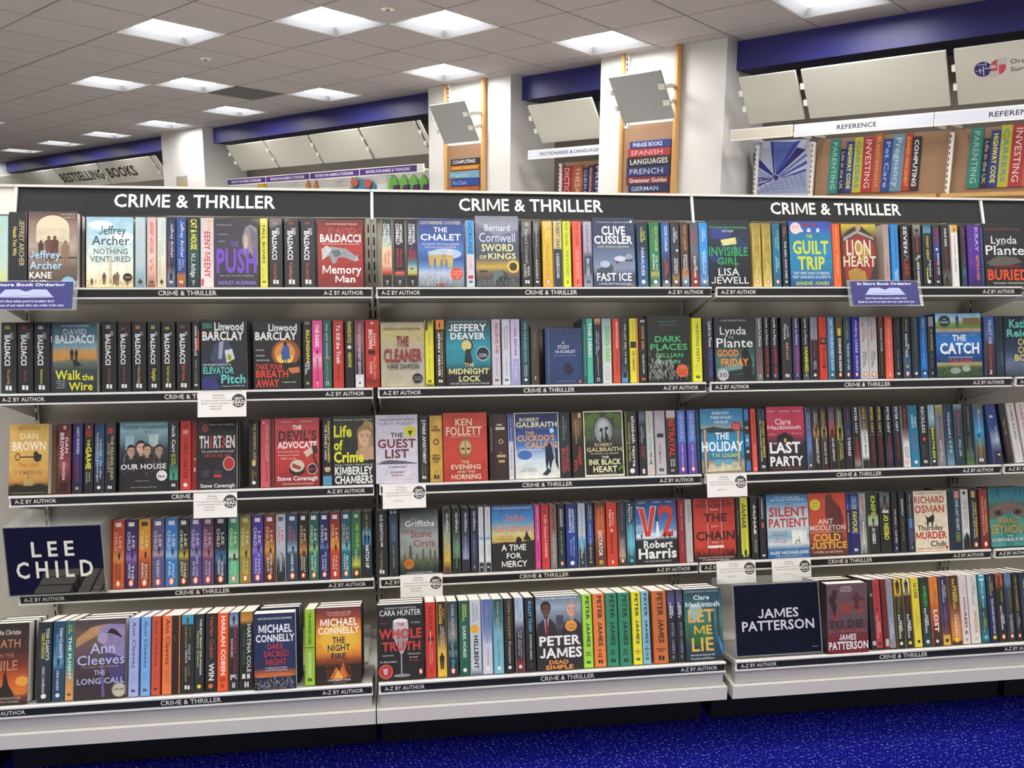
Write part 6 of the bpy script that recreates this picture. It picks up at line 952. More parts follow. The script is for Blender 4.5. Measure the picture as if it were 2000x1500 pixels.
rows(3, 370, 5.128, '\n'.join([
 reacher(125, 242, '5c3c54@0 74506c@46 a8707c@56 5c4068@62 543860@100', 'Nothing to Lose', 'c8acb4', 'b8a4bc', 'NOTHING/TO LOSE'),
 reacher(250, 373, '1d2038@0 1c1d2c@46 3c6c9c@62 1c2848@72 1b1c28@100', 'Gone Tomorrow', 'd0ccb4', 'c8ccd4', 'GONE/TOMORROW', mt=66),
 reacher(385, 496, '3c8468@0 44946c@46 b8ccb0@60 1c3028@64 4ca480@68 58b08c@100', 'Worth Dying For', 'd0d0a4', 'a8d0b8', 'WORTH/DYING FOR', mt=66),
 reacher(502, 616, '7c7034@0 94883c@46 a89c44@58 847830@64 88782c@100', 'The Affair', 'c4bc94', 'c4bc80', 'THE/AFFAIR', band='c0b88c', mt=62),
 reacher(625, 741, '342c84@0 3c3090@40 7c6cb8@52 5448a4@60 34286c@100', 'A Wanted Man', 'd0c4d4', 'c0b8dc', 'A WANTED/MAN', mt=55),
 reacher(748, 860, '742c24@0 7c3424@38 c89438@52 8c5c2c@62 3c241c@76 34201c@100', 'Never Go Back', 'd8b488', 'd0c8b8', 'NEVER GO/BACK', mt=60),
 reacher(865, 969, 'a8acb8@0 b0b8c4@45 a0a8b4@60 5c646c@68 24282c@80 1f2224@100', 'Personal', 'b85c5c', 'c4c8cc', 'PERSONAL', band='54586a', mt=68).replace(' | Personal', ' | Personal').replace("lg='P'", "lg='',cw='silver grey'"),
 reacher(975, 1087, '24405c@0 2c4c70@40 8cacbc@54 2c4454@60 24384c@100', 'Make Me', 'b05454', 'd0d4d8', 'MAKE ME', mt=59),
 reacher(1095, 1187, '1c1a1c@0 241f1e@40 b87c44@56 5c3c2c@64 1f1c1e@70 1c1b1d@100', 'Night School', 'c8b488', 'd0d0d0', 'NIGHT/SCHOOL', mt=66),
 reacher(1195, 1299, '1c4c40@0 22584c@44 94b078@54 2c6c58@60 225848@100', 'No Middle Name', 'c0c8b4', 'b8d0c4', 'NO MIDDLE/NAME', mt=56),
 reacher(1303, 1404, '1f1f50@0 24265c@44 5c70b0@52 1f1f5c@56 1c1c58@100', 'The Midnight Line', 'c8c8c8', 'b4b8d4', 'THE MIDNIGHT/LINE', mt=53),
 reacher(1408, 1512, '74241f@0 8c3020@36 d08c3c@50 b85028@58 a8342c@64 a0302c@100', 'Past Tense', 'd8c088', 'd4b0a4', 'PAST/TENSE', mt=59),
 reacher(1520, 1621, '1c4c5c@0 1f5c6c@42 7cb0b0@54 24606c@60 1c5468@100', 'Blue Moon', 'b8906c', 'c0d4d8', 'BLUE/MOON', mt=56),
 's1625,1724 | 2c5c3c@0 2c6c44@50 2c5c3c@66 b8b034@80 4c4820@86 1d1c1a@100 | The Sentinel | #~a8c4a8~4,9,28,74;LEE CHILD~b0b83c~18,54,50,80~b;THE SENTINEL~c0c8b8~56,82,38,58~b | lg=\'P\'',
 's1730,1832 | 1b1c20@0 242c38@25 5c94b0@36 3c80ac@46 1b2030@54 191a1f@100 | Match Up | LEE CHILD~a89c44~4,34,38,62~r;#m~14181c~49,30,15;#m~14181c~48,72,13;MATCH UP~dcdcdc~51,86,34,74~h | tex=.2']))
rows(3, 720, 5.5556, '''
s80,213 | 242226@0 201f22@100 | Y Is for Yesterday | SUE GRAFTON~d0d0d0~6,46,36,62~b;#~c8c8c8~48,55,44,60;Y is for Yesterday~a89c5c~60,90,38,58~r | lg='W'
s228,326 | 2c3440@0 3c5064@20 24384c@50 1c2028@100 | The Last Thing She Told Me | #~c8ccd0~2,5,10,40;#~c8ccd0~2,5,56,90;the last thing~7c9cb4~20,48,56,80~r;she told me~7c9cb4~22,46,26,48~r;LINDA GREEN~9c9c64~54,88,38,60~r | 
f345,765 | 2c3436@0 6c7474@18 94989a@40 8c9090@55 7c8478@70 4c5c38@78 2c3830@88 1d2120@100 | The Stone Circle | T~THE SUNDAY TIMES BESTSELLER~18,82,7,9~5c6868;T~ELLY~30,46,12.5,15~a8b0b0;T~Griffiths~14,90,16,25~dcdcdc~b;T~The~6,24,30,35~7c3424~r;T~Stone~28,82,31,42~883c28~r;T~Circle~36,92,46,56~883c28~r;P~22,80,24,56,28,52,30,56,32,80~4c4c44;P~8,80,10,68,14,64,16,80~54544c;P~40,82,42,66,46,68,47,82~54544c;P~56,86,58,62,62,58,64,86~4c4c46;P~76,86,76,62,80,58,84,86~50504a;P~88,82,88,64,93,62,95,82~54544c;E~23,82,13,8~b86820;T~FIVE BOOKS~15,31,79,80.5~5c3410;T~ONE QUEST~16,30,83,84.5~5c3410;T~A Dr RUTH GALLOWAY MYSTERY~18,84,94.5,96.5~b0b4b0;N~4,94,74,90,40,4~3c4c2c | h=.188,back=2,side='24282a',tex=.3
s815,901 | 2c2430@0 3c3848@20 949890@42 a89c5c@65 c0a030@80 5c3c24@92 4c2c20@100 | The Lantern Men | Griffiths~c4c4c8~8,38,38,78~b;The Lantern Men~8c8448~44,74,38,56~r | tex=.3
s915,1006 | 1d1f21@0 23302c@35 5c7c64@60 4c6c50@76 1d2221@79 1c1f20@100 | The Stranger Diaries | Griffiths~c4c8c4~8,38,38,78~b;The Stranger~8cac90~48,74,56,72~r;Diaries~8cac90~78,92,38,56~r | tex=.2
s1018,1103 | 1c1c22@0 24263a@35 5c5c80@60 8c8ca8@78 24242a@81 1c1c20@100 | The Night Hawks | Griffiths~c4c4c8~8,38,38,78~b;The Night Hawks~b4b4c4~44,78,38,58~r | tex=.3
s1115,1192 | 1d1d28@0 26283c@35 343c58@55 2c3444@80 1c1c20@100 | The Midnight Hour | Griffiths~c4c4c8~6,36,38,78~b;The Midnight Hour~8c90a4~42,82,38,56~r;Q~b8b8b8~89,94,34,64~r | tex=.2
s1200,1260 | c4c4c8@0 b8c8d4@44 5c94b4@49 c8ccd0@52 c8c8cc@84 1c1f28@87 191a1f@100 | Camino Winds | John Grisham~c05040~5,46,40,72~r;Camino~4c6c8c~58,76,60,80~r;Winds~4c6c8c~58,72,32,52~r | lg='W',where=', left copy'
s1270,1337 | c4c4c8@0 b8c8d4@44 5c94b4@49 c8ccd0@52 c8c8cc@84 1c1f28@87 191a1f@100 | Camino Winds | John Grisham~c05040~5,46,40,72~r;Camino~4c6c8c~58,76,60,80~r;Winds~4c6c8c~58,72,32,52~r | lg='W',where=', right copy'
f1345,1808 | 2c5c9c@0 3c80b8@20 7ca4b4@32 c8bc78@45 c09c50@55 1e1e20@59 1c1c1e@100 | A Time for Mercy | T~THE BEST THRILLER WRITER ALIVE KEN FOLLETT~5,94,3,5~c8d4e0;T~John~27,78,13,24~dc6c5c~r;T~Grisham~6,96,29,40~dc6c5c~r;T~CAN A KILLER~18,50,46,48~5c4c28;T~EVER GO FREE?~16,52,50,52~5c4c28;P~0,58,30,56,60,57,100,54,100,62,0,62~1e1d1c;P~56,58,58,50,64,48,70,52,70,58~1c1a18;P~76,54,82,38,90,54~1c1e1a;P~74,52,82,44,92,52,90,55~1c1e1a;R~82,84,52,58~1c1a18;T~A TIME~22,80,60,69~e0e0e0~b;T~FOR~34,68,73,81~e0e0e0~b;T~MERCY~22,82,85,94~e0e0e0~b | h=.192,side='1b2c48'
s1815,1877 | b84080@0 c04484@100 | Perfect Strangers | PERFECT STRANGERS~e0b4cc~3,56,38,66~b;ARAMINTA HALL~6c2048~60,86,36,58~b | lg='V'
s1885,1972 | b82f34@0 c0383a@100 | A Pen Dipped in Poison | #~2c2c5c~8,14,30,50;A PEN~e0c0bc~16,30,40,70~b;Dipped in~e8c8c0~34,58,38,70~r;POISON~e0c0bc~60,82,38,70~b;J.M. HALL~6c1c20~84,93,30,56~b;#~741c20~2,3,0,100
''')
rows(3, 1060, 5.5556, '''
s90,167 | 7c5044@0 84584c@40 7c7474@60 747474@100 | The Lost Girls | KATE HAMER~3c2420~6,40,38,66~b;THE LOST GIRLS~c0bcb8~46,92,38,66~b | 
s175,255 | 1c2228@0 1c2830@60 1c3038@100 | A Line to Kill | ANTHONY~d0d0d0~8,36,60,78~b;HOROWITZ~d8d8d8~8,36,30,52~b;A Line To Kill~a8b890~42,78,38,60~b | lg='P'
s265,387 | 1c3068@0 1f3c8c@60 1c2c60@100 | Moonflower Murders | ANTHONY~c8d0e0~8,46,56,78~h;HOROWITZ~d0d8e8~8,46,24,48~h;Moonflower~a8b8d8~52,84,62,78~r;Murders~a8b8d8~56,80,34,50~r | lg='O'
s395,482 | a0b4c0@0 b0c0c8@50 5c9cc4@58 4c88b0@66 2c3440@74 1f242c@100 | Without a Trace | WITHOUT A TRACE~a83c3c~5,55,40,66~b;MARI~c4ccd4~66,78,56,72~b;HANNAH~d0d8dc~60,86,28,50~b | lg='V'
s490,568 | 1c2c50@0 24408c@40 2c4c9c@60 1c2030@66 1b1c22@100 | Haven't They Grown | SOPHIE~a8b048~6,26,58,78~b;HANNAH~a8b048~4,28,26,46~b;HAVEN'T THEY GROWN~c0c8d4~32,88,38,60~b | lg='H'
s580,695 | 4c2c1c@0 a8442c@20 c05c34@45 7c4830@60 4c2c20@85 5c3c2c@100 | Dictator | ROBERT~c88c50~8,36,58,84~r;HARRIS~c88c50~8,38,22,46~r;DICTATOR~dcd4cc~44,84,28,68~h;#o~b89030~93,50,24;#~7c5034~86,87,0,100 | tex=.1
s705,823 | b8341f@0 c03c28@100 | Fatherland | Robert~d8c0b4~16,36,58,76~b;Harris~e0c8bc~12,38,24,52~b;Fatherland~3c1814~50,80,34,62~h;#~d8b0a4~42,46,34,60;#~e8c8bc~91,96,42,58
s830,913 | 2c2836@0 3a3444@50 8c7468@75 b8947c@85 4c3c38@93 2c2828@100 | The Second Sleep | ROBERT HARRIS~847c84~5,46,48,66~r;SECOND~b8a8a0~58,84,58,76~r;SLEEP~c4b4a8~60,80,26,48~r | lg='P',where=', brownish copy'
s922,1017 | 1b242c@0 24404c@30 4c94ac@45 5caac0@70 2c5c6c@85 141c24@100 | The Second Sleep | Robert~b0c0c4~8,28,58,76~b;Harris~c8d4d8~4,32,24,52~b;SECOND SLEEP~8cc4d4~36,86,36,62~r;#o~5caac0~93,50,24 | tex=.2,where=', teal copy'
f1022,1474 | 24386c@0 3c5c98@25 5c84b8@45 b0c4d4@58 1c2028@63 151518@100 | V2 | E~30,56,30,5~c8d4dc;E~78,54,24,6~b4c8d8;E~12,44,14,6~88a8cc;T~HARRIS IS~8,26,3,5~b8c4d8;T~A GRIPPING~42,62,3,5~b8c4d8;T~THRILLING~74,90,3,5~b8c4d8;P~52,32,54,32,58,58,48,58~e8ecec;P~50,22,52,14,54,22,55,34,49,34~20304c;P~2,10,22,12,29,46,37,10,52,10,36,58,22,58,9,16~d8dce0;P~4,11,21,13,29,50,38,11,50,11,35,57,23,57,10,16~c4382c;P~56,16,62,10,84,10,90,16,90,30,78,50,88,50,92,44,90,58,62,58,80,30,80,20,66,20,62,28,56,22~c4382c;M~14,61,9~101216;M~70,61,10~101216;M~82,62,9~101216;T~Robert~18,88,64,75~dcdcdc~h;T~Harris~5,97,76,91~e4e4e4~h;T~THE WORLDWIDE BESTSELLER~18,84,94.5,97~a8a8a8 | h=.193,yaw=.8,side='10121a',tex=.25
s1485,1560 | 84242c@0 8c2830@100 | Dear Child | DEAR CHILD~c8a0a0~8,50,42,66~r;ROMY HAUSMANN~a87878~56,84,42,60~r | 
s1565,1642 | b0aeac@0 b8b6b4@100 | Sleepless | SLEEPLESS~6c6c6c~8,36,34,70~r;#~6c6c6c~44,50,34,40;ROMY HAUSMANN~9c9894~56,86,42,56~r | 
''')
rows(3, 1340, 5.5556, '''
f97,550 | b83428@0 bc3c2e@60 b43426@84 3c1c1c@92 1f1718@100 | The Chain | T~THE SUNDAY TIMES BESTSELLER~14,88,3.5,6~6c1c18;T~ADRIAN McKINTY~5,95,8.5,14~3c1818~b;R~33,34,2,74~e0ccc4;R~66.5,67.5,2,74~e0ccc4;T~Gripping~40,60,16.5,19~e8d0c8;T~THE~25,80,25,37~3a181a~h;T~Superb~42,58,43,45.5~e8d0c8;T~CHAIN~5,98,53,66~3a181a~h;T~Brilliant~42,58,69,71~e8d0c8;R~32,70,75,79~e4dcd8;N~2,96,84,92,60,7~2c1818;T~THE ONLY WAY TO GET YOUR CHILD BACK~8,93,92.5,94.5~d8c8c4;T~IS TO KIDNAP ANOTHER CHILD~18,82,96,98~d8c8c4 | h=.192,side='3c1614'
s560,707 | 1c1c1d@0 1c1c1d@100 | Detonator | #~c8cc38~0,92,34,94;#~c8cc38~92,96,46,84;ANDY~4c5020~9,13,42,62~b;McNAB~2c2c1c~13,50,44,80~b;DETONATOR~7c8028~54,82,50,70~r;#m~20201c~98,66,15;#~5c5c58~20,60,8,16 | cw='black and yellow'
s720,800 | 1c1c1e@0 24221f@55 3c3824@62 26262a@75 1c1c1e@100 | Whatever It Takes | ANDY~c8c8c8~12,15,38,62~b;McNAB~d8d8d8~15,60,34,76~h;WHATEVER~b0b0b0~68,90,58,74~b;IT TAKES~b0b0b0~70,88,34,50~b | 
s810,888 | 231c1f@0 1c1a1d@100 | The Maidens | THE~a8a4a4~3,8,38,62~b;MAIDENS~d0ccc8~9,36,36,66~b;#~b8704c~42,50,34,70;ALEX MICHAELIDES~5c2420~54,84,38,56~r;#~c8c8c8~93,96,24,76
f893,1350 | 2c5c84@0 4c84ac@12 b0c4cc@30 c0ccd0@50 7c9cb4@66 c4ccd0@78 3c6c98@86 245c8c@100 | The Silent Patient | T~THE #1 NEW YORK TIMES~20,80,3.5,5.5~c0d0dc;T~AND SUNDAY TIMES BESTSELLER~10,92,7,9.5~c0d0dc;T~THE~44,56,14,17.5~8c3c40~b;T~SILENT~6,96,20,34~b03a3a~h;T~PATIENT~4,96,38,51~b03a3a~h;T~Only she knew~12,48,58,60.5~4c6474;T~what happened~12,46,62,64~4c6474;T~Only I can~18,44,69,71~b04848;T~make her speak~12,46,73,75~b04848;R~58,94,56,78~ccd4d0;R~58,84,57,76~d8dcd8;R~68,76,72,73.5~3c5048;R~75,76,66,73~3c5048;P~68,73,70,73,67,79,65,79~3c5048;P~74,73,76,73,77,79,76,79~3c5048;T~ALEX MICHAELIDES~4,96,89,93.5~c8d8e8~h;T~OVER A MILLION COPIES SOLD~18,80,95.5,97.5~b0c8dc | h=.195,off=.003,side='1c4464',tex=.25
f1352,1760 | b84430@0 b8482c@50 7c3424@80 3c201c@100 | Cold Justice | P~46,4,62,2,68,12,84,22,92,40,88,66,92,98,66,98,54,60,44,34~5c2824;E~57,8,8,7~5c2824;E~18,18,14,9~c8bc30;T~A gritty~11,25,14,16~5c5420;T~must read~10,26,19,21~5c5420;T~ANT~24,64,41,49~dcd0cc~r;T~MIDDLETON~1,96,51,59~dcd0cc~r;T~SUNDAY TIMES NUMBER ONE BESTSELLER~2,88,61,62.6~c8b0a8;T~COLD~10,82,65,76~d0a040~h;T~JUSTICE~2,99,78,88~d0a040~h;T~A thriller so real it hurts~8,86,91,95~c8a89c~b | h=.195,side='4c1c18',tex=.3
s1763,1802 | 1c2058@0 24408c@20 1f1c5c@28 1c1a54@100 | The Favour | THE~a8a03c~18,26,20,80~h;FAVOUR~c8c03c~32,64,20,80~h | where=', left copy half hidden'
s1806,1902 | 22265c@0 3464a0@20 3464a0@26 1c1c5c@27 1c1a54@63 7c88c0@64 1c1a5c@66 1c1c58@100 | The Favour | NORA~a8b8d8~6,16,58,78~b;MURPHY~a8b8d8~5,19,26,46~b;THE~b8b03c~19,26,24,76~h;FAVOUR~ccc43c~30,64,22,80~h | lg='W',where=', right copy'
''')
rows(3, 1660, 5.8824, '''
s135,216 | 8c8c90@0 9c9ca0@30 6c6c70@50 a4a49c@85 5c5c60@100 | The Betrayals | #~b06c50~6,32,40,66;The~c8c8c8~40,48,50,66~r;Betrayals~dcdcd8~48,84,38,68~b | tex=.4
s225,357 | 1e201e@0 1c1d1c@35 94a884@40 a8b494@52 1c1d1c@56 1a1a1b@100 | Knife | KNIFE~a8c43c~5,38,34,76~h;#m~1a1c1a~54,50,13;JO NESBO~cfcfcf~57,84,34,64~h | lg=''
s370,497 | 4c4c50@0 6c6c70@12 5c4c44@22 1d1d1e@28 1a1a1b@100 | The Thirst | #m~18181a~21,50,17;THE~c8c8c8~26,29,30,50~h;THIRST~d0d0d0~29,34,20,84~h;#~c8c8c8~30,34,22,80;JO NESBO~c8c83c~37,78,30,76~h | 
s505,577 | 1b1b1f@0 1b1b24@60 1c1c40@100 | The House of Ashes | THE HOUSE~c0c4cc~28,54,38,70~b;of~a0a0a8~56,60,40,60~r;ASHES~c0c4cc~62,84,38,70~b | lg='Z'
s590,667 | 1f2021@0 1c1d1e@100 | Shadowplay | SHADOWPLAY~c0c0c0~12,40,38,74~h;JOSEPH O'CONNOR~8c8440~43,82,40,60~r | 
s680,758 | 24272c@0 20242c@40 2c4c78@55 24344c@70 1c1c20@100 | The Captive | The Captive~b0b4b8~5,42,38,72~r;#~5c84b0~44,60,30,70;DEBORAH~7c8ca0~66,84,58,74~r;O'CONNOR~7c8ca0~64,88,30,46~r | lg='Z'
f762,1148 | d0c4ac@0 d4c8b0@100 | The Thursday Murder Club | T~MODERN NATIONAL ESPRESSO~6,88,3,4.5~4c4438;T~RICHARD~2,92,9,20~a0302c~b;T~OSMAN~2,90,24,36~a8342f~b;P~28,38,34,42,42,44,54,40,56,38,60,42,58,50,54,54,54,60,51,60,50,52,42,52,40,60,37,60,36,46~1f1d1b;T~The~30,42,52,56~24221f~r;T~Thursday~8,84,57,65~24221f~b;T~MURDER~2,94,68,79~a8322e~h;T~Club~44,90,83,92~24221f~b;T~THURSDAY MURDER CLUB MYSTERY~4,84,94,97~b06c5c;E~92,94.5,4,3.4~b04434 | h=.19,side='b0a48c',back=0
s1155,1303 | 1c3c50@0 1c3848@20 172c40@60 141c2c@100 | One Last Secret | #~122434~0,100,0,42;#~b87c70~2,14,54,94;ONE LAST SECRET~b8c8d0~16,68,60,84~b;ADELE~8ca04c~70,86,72,86~b;PARKS~8ca04c~70,86,52,66~b | tex=.2
s1310,1402 | b8b8b8@0 c4c4c4@55 c8c8c8@72 2c2c2c@84 1a1a1a@100 | The Murder Bag | #o~2c2c2e~6,45,24;TONY PARSONS~3c3c40~18,64,60,78~r;THE MURDER BAG~8c4444~16,66,28,50~r;#m~161616~96,55,24 | cw='white'
s1410,1502 | 1f2022@0 24282c@100 | The People Next Door | #~a88c5c~3,14,14,72;TONY PARSONS~c8bc3c~22,80,58,82~h;THE PEOPLE NEXT DOOR~c8c8c8~20,82,28,46~b | lg='P'
s1520,1620 | 7c2c24@0 84302c@50 54201f@100 | Your Neighbour's Wife | TONY PARSONS~d0943c~16,74,58,84~h;YOUR NEIGHBOUR'S WIFE~c8b0ac~12,78,22,42~b | lg='P'
f1622,2070 | 1f5a68@0 2c7884@20 4c4848@35 4c4440@46 4c9488@56 2c7478@70 1c4c54@85 182428@100 | The Corporal's Wife | P~2,36,30,24,70,24,98,36,98,50,60,44,50,42,2,52~6c5c54;E~24,42,12,5~4c3c38;E~74,41,12,5~4c3c38;E~24,42,5,3~18100e;E~74,41,5,3~18100e;P~50,42,98,56,98,98,2,98,2,58~3c8c84;P~50,42,76,56,60,98,40,98,26,56~2c7470;N~4,92,4,24,30,14,1~1c4c58;T~GERALD~20,76,50,59~a88c44~h;T~SEYMOUR~2,98,62,76~a88c44~h;T~THE~42,58,79,82~c0c0bc;T~CORPORAL'S WIFE~3,98,84,89~c8c8c8~h;N~10,90,93,97,16,6~5c9c9c | h=.193,side='143038'
''')
rows(4, 0, 5, '''
f-150,268 | 231b1c@0 3c2420@35 6c2c1c@52 b85424@68 c86828@82 5c2820@92 1f1818@100 | Death on the Nile | E~86,72,16,6~dc9838;E~80,84,20,5~c87028;P~42,62,48,62,54,76,66,86,70,98,22,98,28,84,40,76~241a18;R~44,47,52,64~241a18;T~Agatha Christie~10,80,8,14~dcd4cc~r;T~DEATH~4,80,20,30~b8805c~r;T~ON THE~22,66,37,42~b07050~r;T~NILE~20,74,46,58~b8805c~r;T~A MAJOR MOTION PICTURE~4,84,91,93.5~b8a8a0;T~20TH CENTURY STUDIOS~4,80,95.5,97.5~b8a8a0 | h=.202,back=3,side='1c1416',tex=.3,th=.032
s350,490 | 1c2428@0 20303a@40 1b1e22@100 | Code of Honour | TOM CLANCY'S~d0d4d4~8,48,60,86~h;CODE OF HONOUR~b8b83c~14,46,24,50~h;MARC CAMERON~c8c8c8~56,88,34,56~b | lg='O',tex=.2
s500,616 | 1f3c58@0 244c70@30 5c8ca8@52 24405c@62 203c58@100 | Firing Point | TOM CLANCY'S~d0dce0~8,46,58,86~h;FIRING POINT~4c90b8~16,38,22,48~h;#m~101c28~56,50,10;MIKE MADEN~c8d0d4~62,86,34,58~b | lg='O',tex=.2
s622,716 | 1c5458@0 1f6c6c@35 3c8c7c@60 c88c50@80 d09454@100 | The Flight | JULIE~b8bc4c~5,14,58,76~b;CLARK~b8bc4c~5,17,26,48~b;THE FLIGHT~dcdcd4~20,74,30,68~h | lg='K',cw='teal and orange'
f722,1222 | 3c3440@0 54443c@10 6c5444@22 5c4a54@40 3c3038@60 2f2628@100 | The Long Call | P~2,24,30,10,60,6,50,18,2,34~a8825c;P~46,12,64,6,98,8,98,56,82,46,64,42,50,28~8478a0;E~54,24,10,7~9c90b4;P~62,18,70,12,80,14,94,24,90,24,78,20,68,18~1d181c;P~60,42,98,50,98,98,84,98,64,60~463a68;P~50,54,56,60,60,98,54,98~5c5088;T~Ann~30,78,30,43~b4b8e0~r;T~Cleeves~5,98,45,57~b4b8e0~r;T~THE SUNDAY TIMES BESTSELLER~14,86,59,60.8~a88c64;T~THE~38,60,64,70~a8acd4~b;T~LONG CALL~5,98,74,81~a8acd4~b;E~88,90,15,9.5~7c6c3c;E~88,90,13,8.2~b4b0a4;T~SHETLAND~78,98,88,90.5~2c2a24~h | h=.2,back=3,side='1f191c',tex=.35,yaw=.5
s1248,1348 | 94a0cc@0 9ca8d4@100 | Cold Earth | Ann Cleeves~2c2c3c~5,64,34,74~r;COLD~8088b0~70,80,56,74~r;EARTH~8088b0~70,84,30,48~r | lg='K',cw='lilac',tex=.1
s1365,1461 | 6c9cd0@0 74a4d8@100 | Wild Fire | Ann Cleeves~1f2c44~5,64,34,74~r;WILD~5080b4~72,80,56,74~r;FIRE~5080b4~72,80,30,48~r | lg='K',tex=.1
s1470,1560 | b84830@0 c05034@100 | an orange mystery beside Wild Fire | Ann Cleeves~5c1c1c~5,64,34,74~r;DARK~984030~72,80,56,74~r;WATER~984030~70,82,30,48~r | lg='K',tex=.15
s1575,1752 | d87040@0 d87444@100 | The Darkest Evening | #~23191b~0,100,54,100;Ann Cleeves~3c2024~4,62,16,44~r;THE DARKEST~b85c38~66,88,30,40~r;EVENING~b85c38~68,84,16,26~r;#~4c3034~26,34,66,80 | cw='orange and black',tex=.1
s1760,1892 | 3c8ca8@0 3c8ca8@11 1f2422@13 1c1f1d@100 | State of Terror | #m~142028~11,50,8;HILLARY~8c8c50~16,30,66,78~r;CLINTON~a8a860~14,42,28,44~r;STATE OF~c0c0bc~38,58,56,74~b;TERROR~c0c0bc~44,62,30,48~b;LOUISE~8c8c50~64,78,56,70~r;PENNY~a8a860~66,86,28,44~r | lg='W'
s1895,1988 | 24282a@0 2c3434@30 202424@100 | The Boy from the Woods | THE BOY FROM THE WOODS~d0d0cc~6,78,56,80~h;Harlan Coben~b4bc3c~22,68,20,46~b | lg='Y',tex=.2
''')
rows(4, 370, 5.128, '''
s152,272 | 201e22@0 262428@60 1c1b1d@100 | Win | Harlan Coben~c05434~5,58,40,76~r;WIN~dcd8d4~64,86,30,78~h;#o~c86030~93,48,24 |
s275,386 | d84c24@0 dc5428@100 | The Stranger | HARLAN COBEN~ecd8c8~4,80,34,78~h;THE~8c2c14~82,84,30,70~b;STRANGER~8c2c14~84,88,30,70~b;#~a83c1c~83,87,20,78;#~a83c1c~91,96,30,64
s390,492 | 4c6c94@0 8ca0b4@14 2c2c38@20 1c1a1d@100 | Damaged | #m~141820~15,50,11;MARTINA COLE~a82c30~16,78,52,82~b;DAMAGED~c8c4c4~34,58,16,40~b;MC~d4d4d4~80,86,10,88~r;#~d8d8d8~80,87,12,24;#~c8c8c8~90,97,34,46;#~c8c8c8~90,97,56,68;#~c8c8c8~93,94.5,34,68
s500,642 | 8c6c28@0 c08c34@10 3c3020@16 1c1d1e@20 1a1b1c@100 | Hard Girls | MARTINA COLE~dcdcdc~16,78,54,84~b;HARD GIRLS~2c6c44~25,68,18,42~b;#~c8c8c8~90,97,34,46;#~c8c8c8~90,97,56,68;#~c8c8c8~93,94.5,34,68;#~d4d4d4~80,86,14,40;#~d4d4d4~80,86,54,78
f652,1072 | 1f2a4c@0 223058@40 1f2c50@60 24304c@72 b8603c@80 3c3c54@85 4c6490@90 5c6c8c@100 | Dark Sacred Night | T~ONE OF THE WORLD'S GREATEST CRIME WRITERS~10,92,5.5,8~c8ccd4;T~MICHAEL~12,92,15,25~e4e4e6~h;T~CONNELLY~5,98,28,37~e4e4e6~h;T~DARK~32,72,40,47~b83438~b;T~SACRED~23,84,49.5,57~b83438~b;T~NIGHT~28,78,60,68~b83438~b;T~A MURDER HE CAN'T FORGET.~26,80,70.5,72.5~c0c4cc;T~A CASE ONLY SHE CAN SOLVE.~26,80,73.5,75.5~c0c4cc;E~50,82,46,4~c8703c;P~0,84,100,83,100,100,0,100~222c44;N~2,96,85,99,110,3,1~b8c4d8;N~2,96,86,99,50,4,1~d8a050 | h=.2,back=3,lean=6,off=.012,side='141c38',tex=.3
s1155,1260 | 8cb42c@0 94bc34@100 | The Nameless Ones | THE NAMELESS ONES~2c3814~4,46,36,66~h;JOHN CONNOLLY~d4dcb8~56,90,36,66~h;#~243010~50,51,0,100 | lg='K',h=.198
f1268,1728 | 5c2a30@0 8c4028@14 c87828@26 dca030@42 d88c2c@58 8c4424@68 3c241e@76 241a1a@100 | The Night Fire | E~50,42,40,18~dcac3c;T~SOME CRIMES LIGHT A FIRE~24,78,5.5,8~c89c94;T~THAT NEVER GOES OUT~26,76,9,11~c89c94;T~MICHAEL~10,92,15,24~ecdcc8~h;T~CONNELLY~5,96,26,34.5~ecdcc8~h;T~THE~36,64,39,47~1f1d3c~b;T~NIGHT~26,75,49,57~1f1d3c~b;T~FIRE~34,66,60,67~1f1d3c~b;P~0,76,100,75,100,98,0,98~2c1e1c;P~30,92,44,78,52,84,60,72,66,84,72,90,50,96~c86c28;P~40,92,48,82,54,88,60,92~e8b854;N~20,76,76,94,60,6,1~8c4c28;T~A HUMDINGER OF A THRILLER~26,76,93,95.5~c8c0b8;T~Stephen King~38,66,97,98.4~7c94a0 | h=.2,back=3,side='1c1416',tex=.3
''')
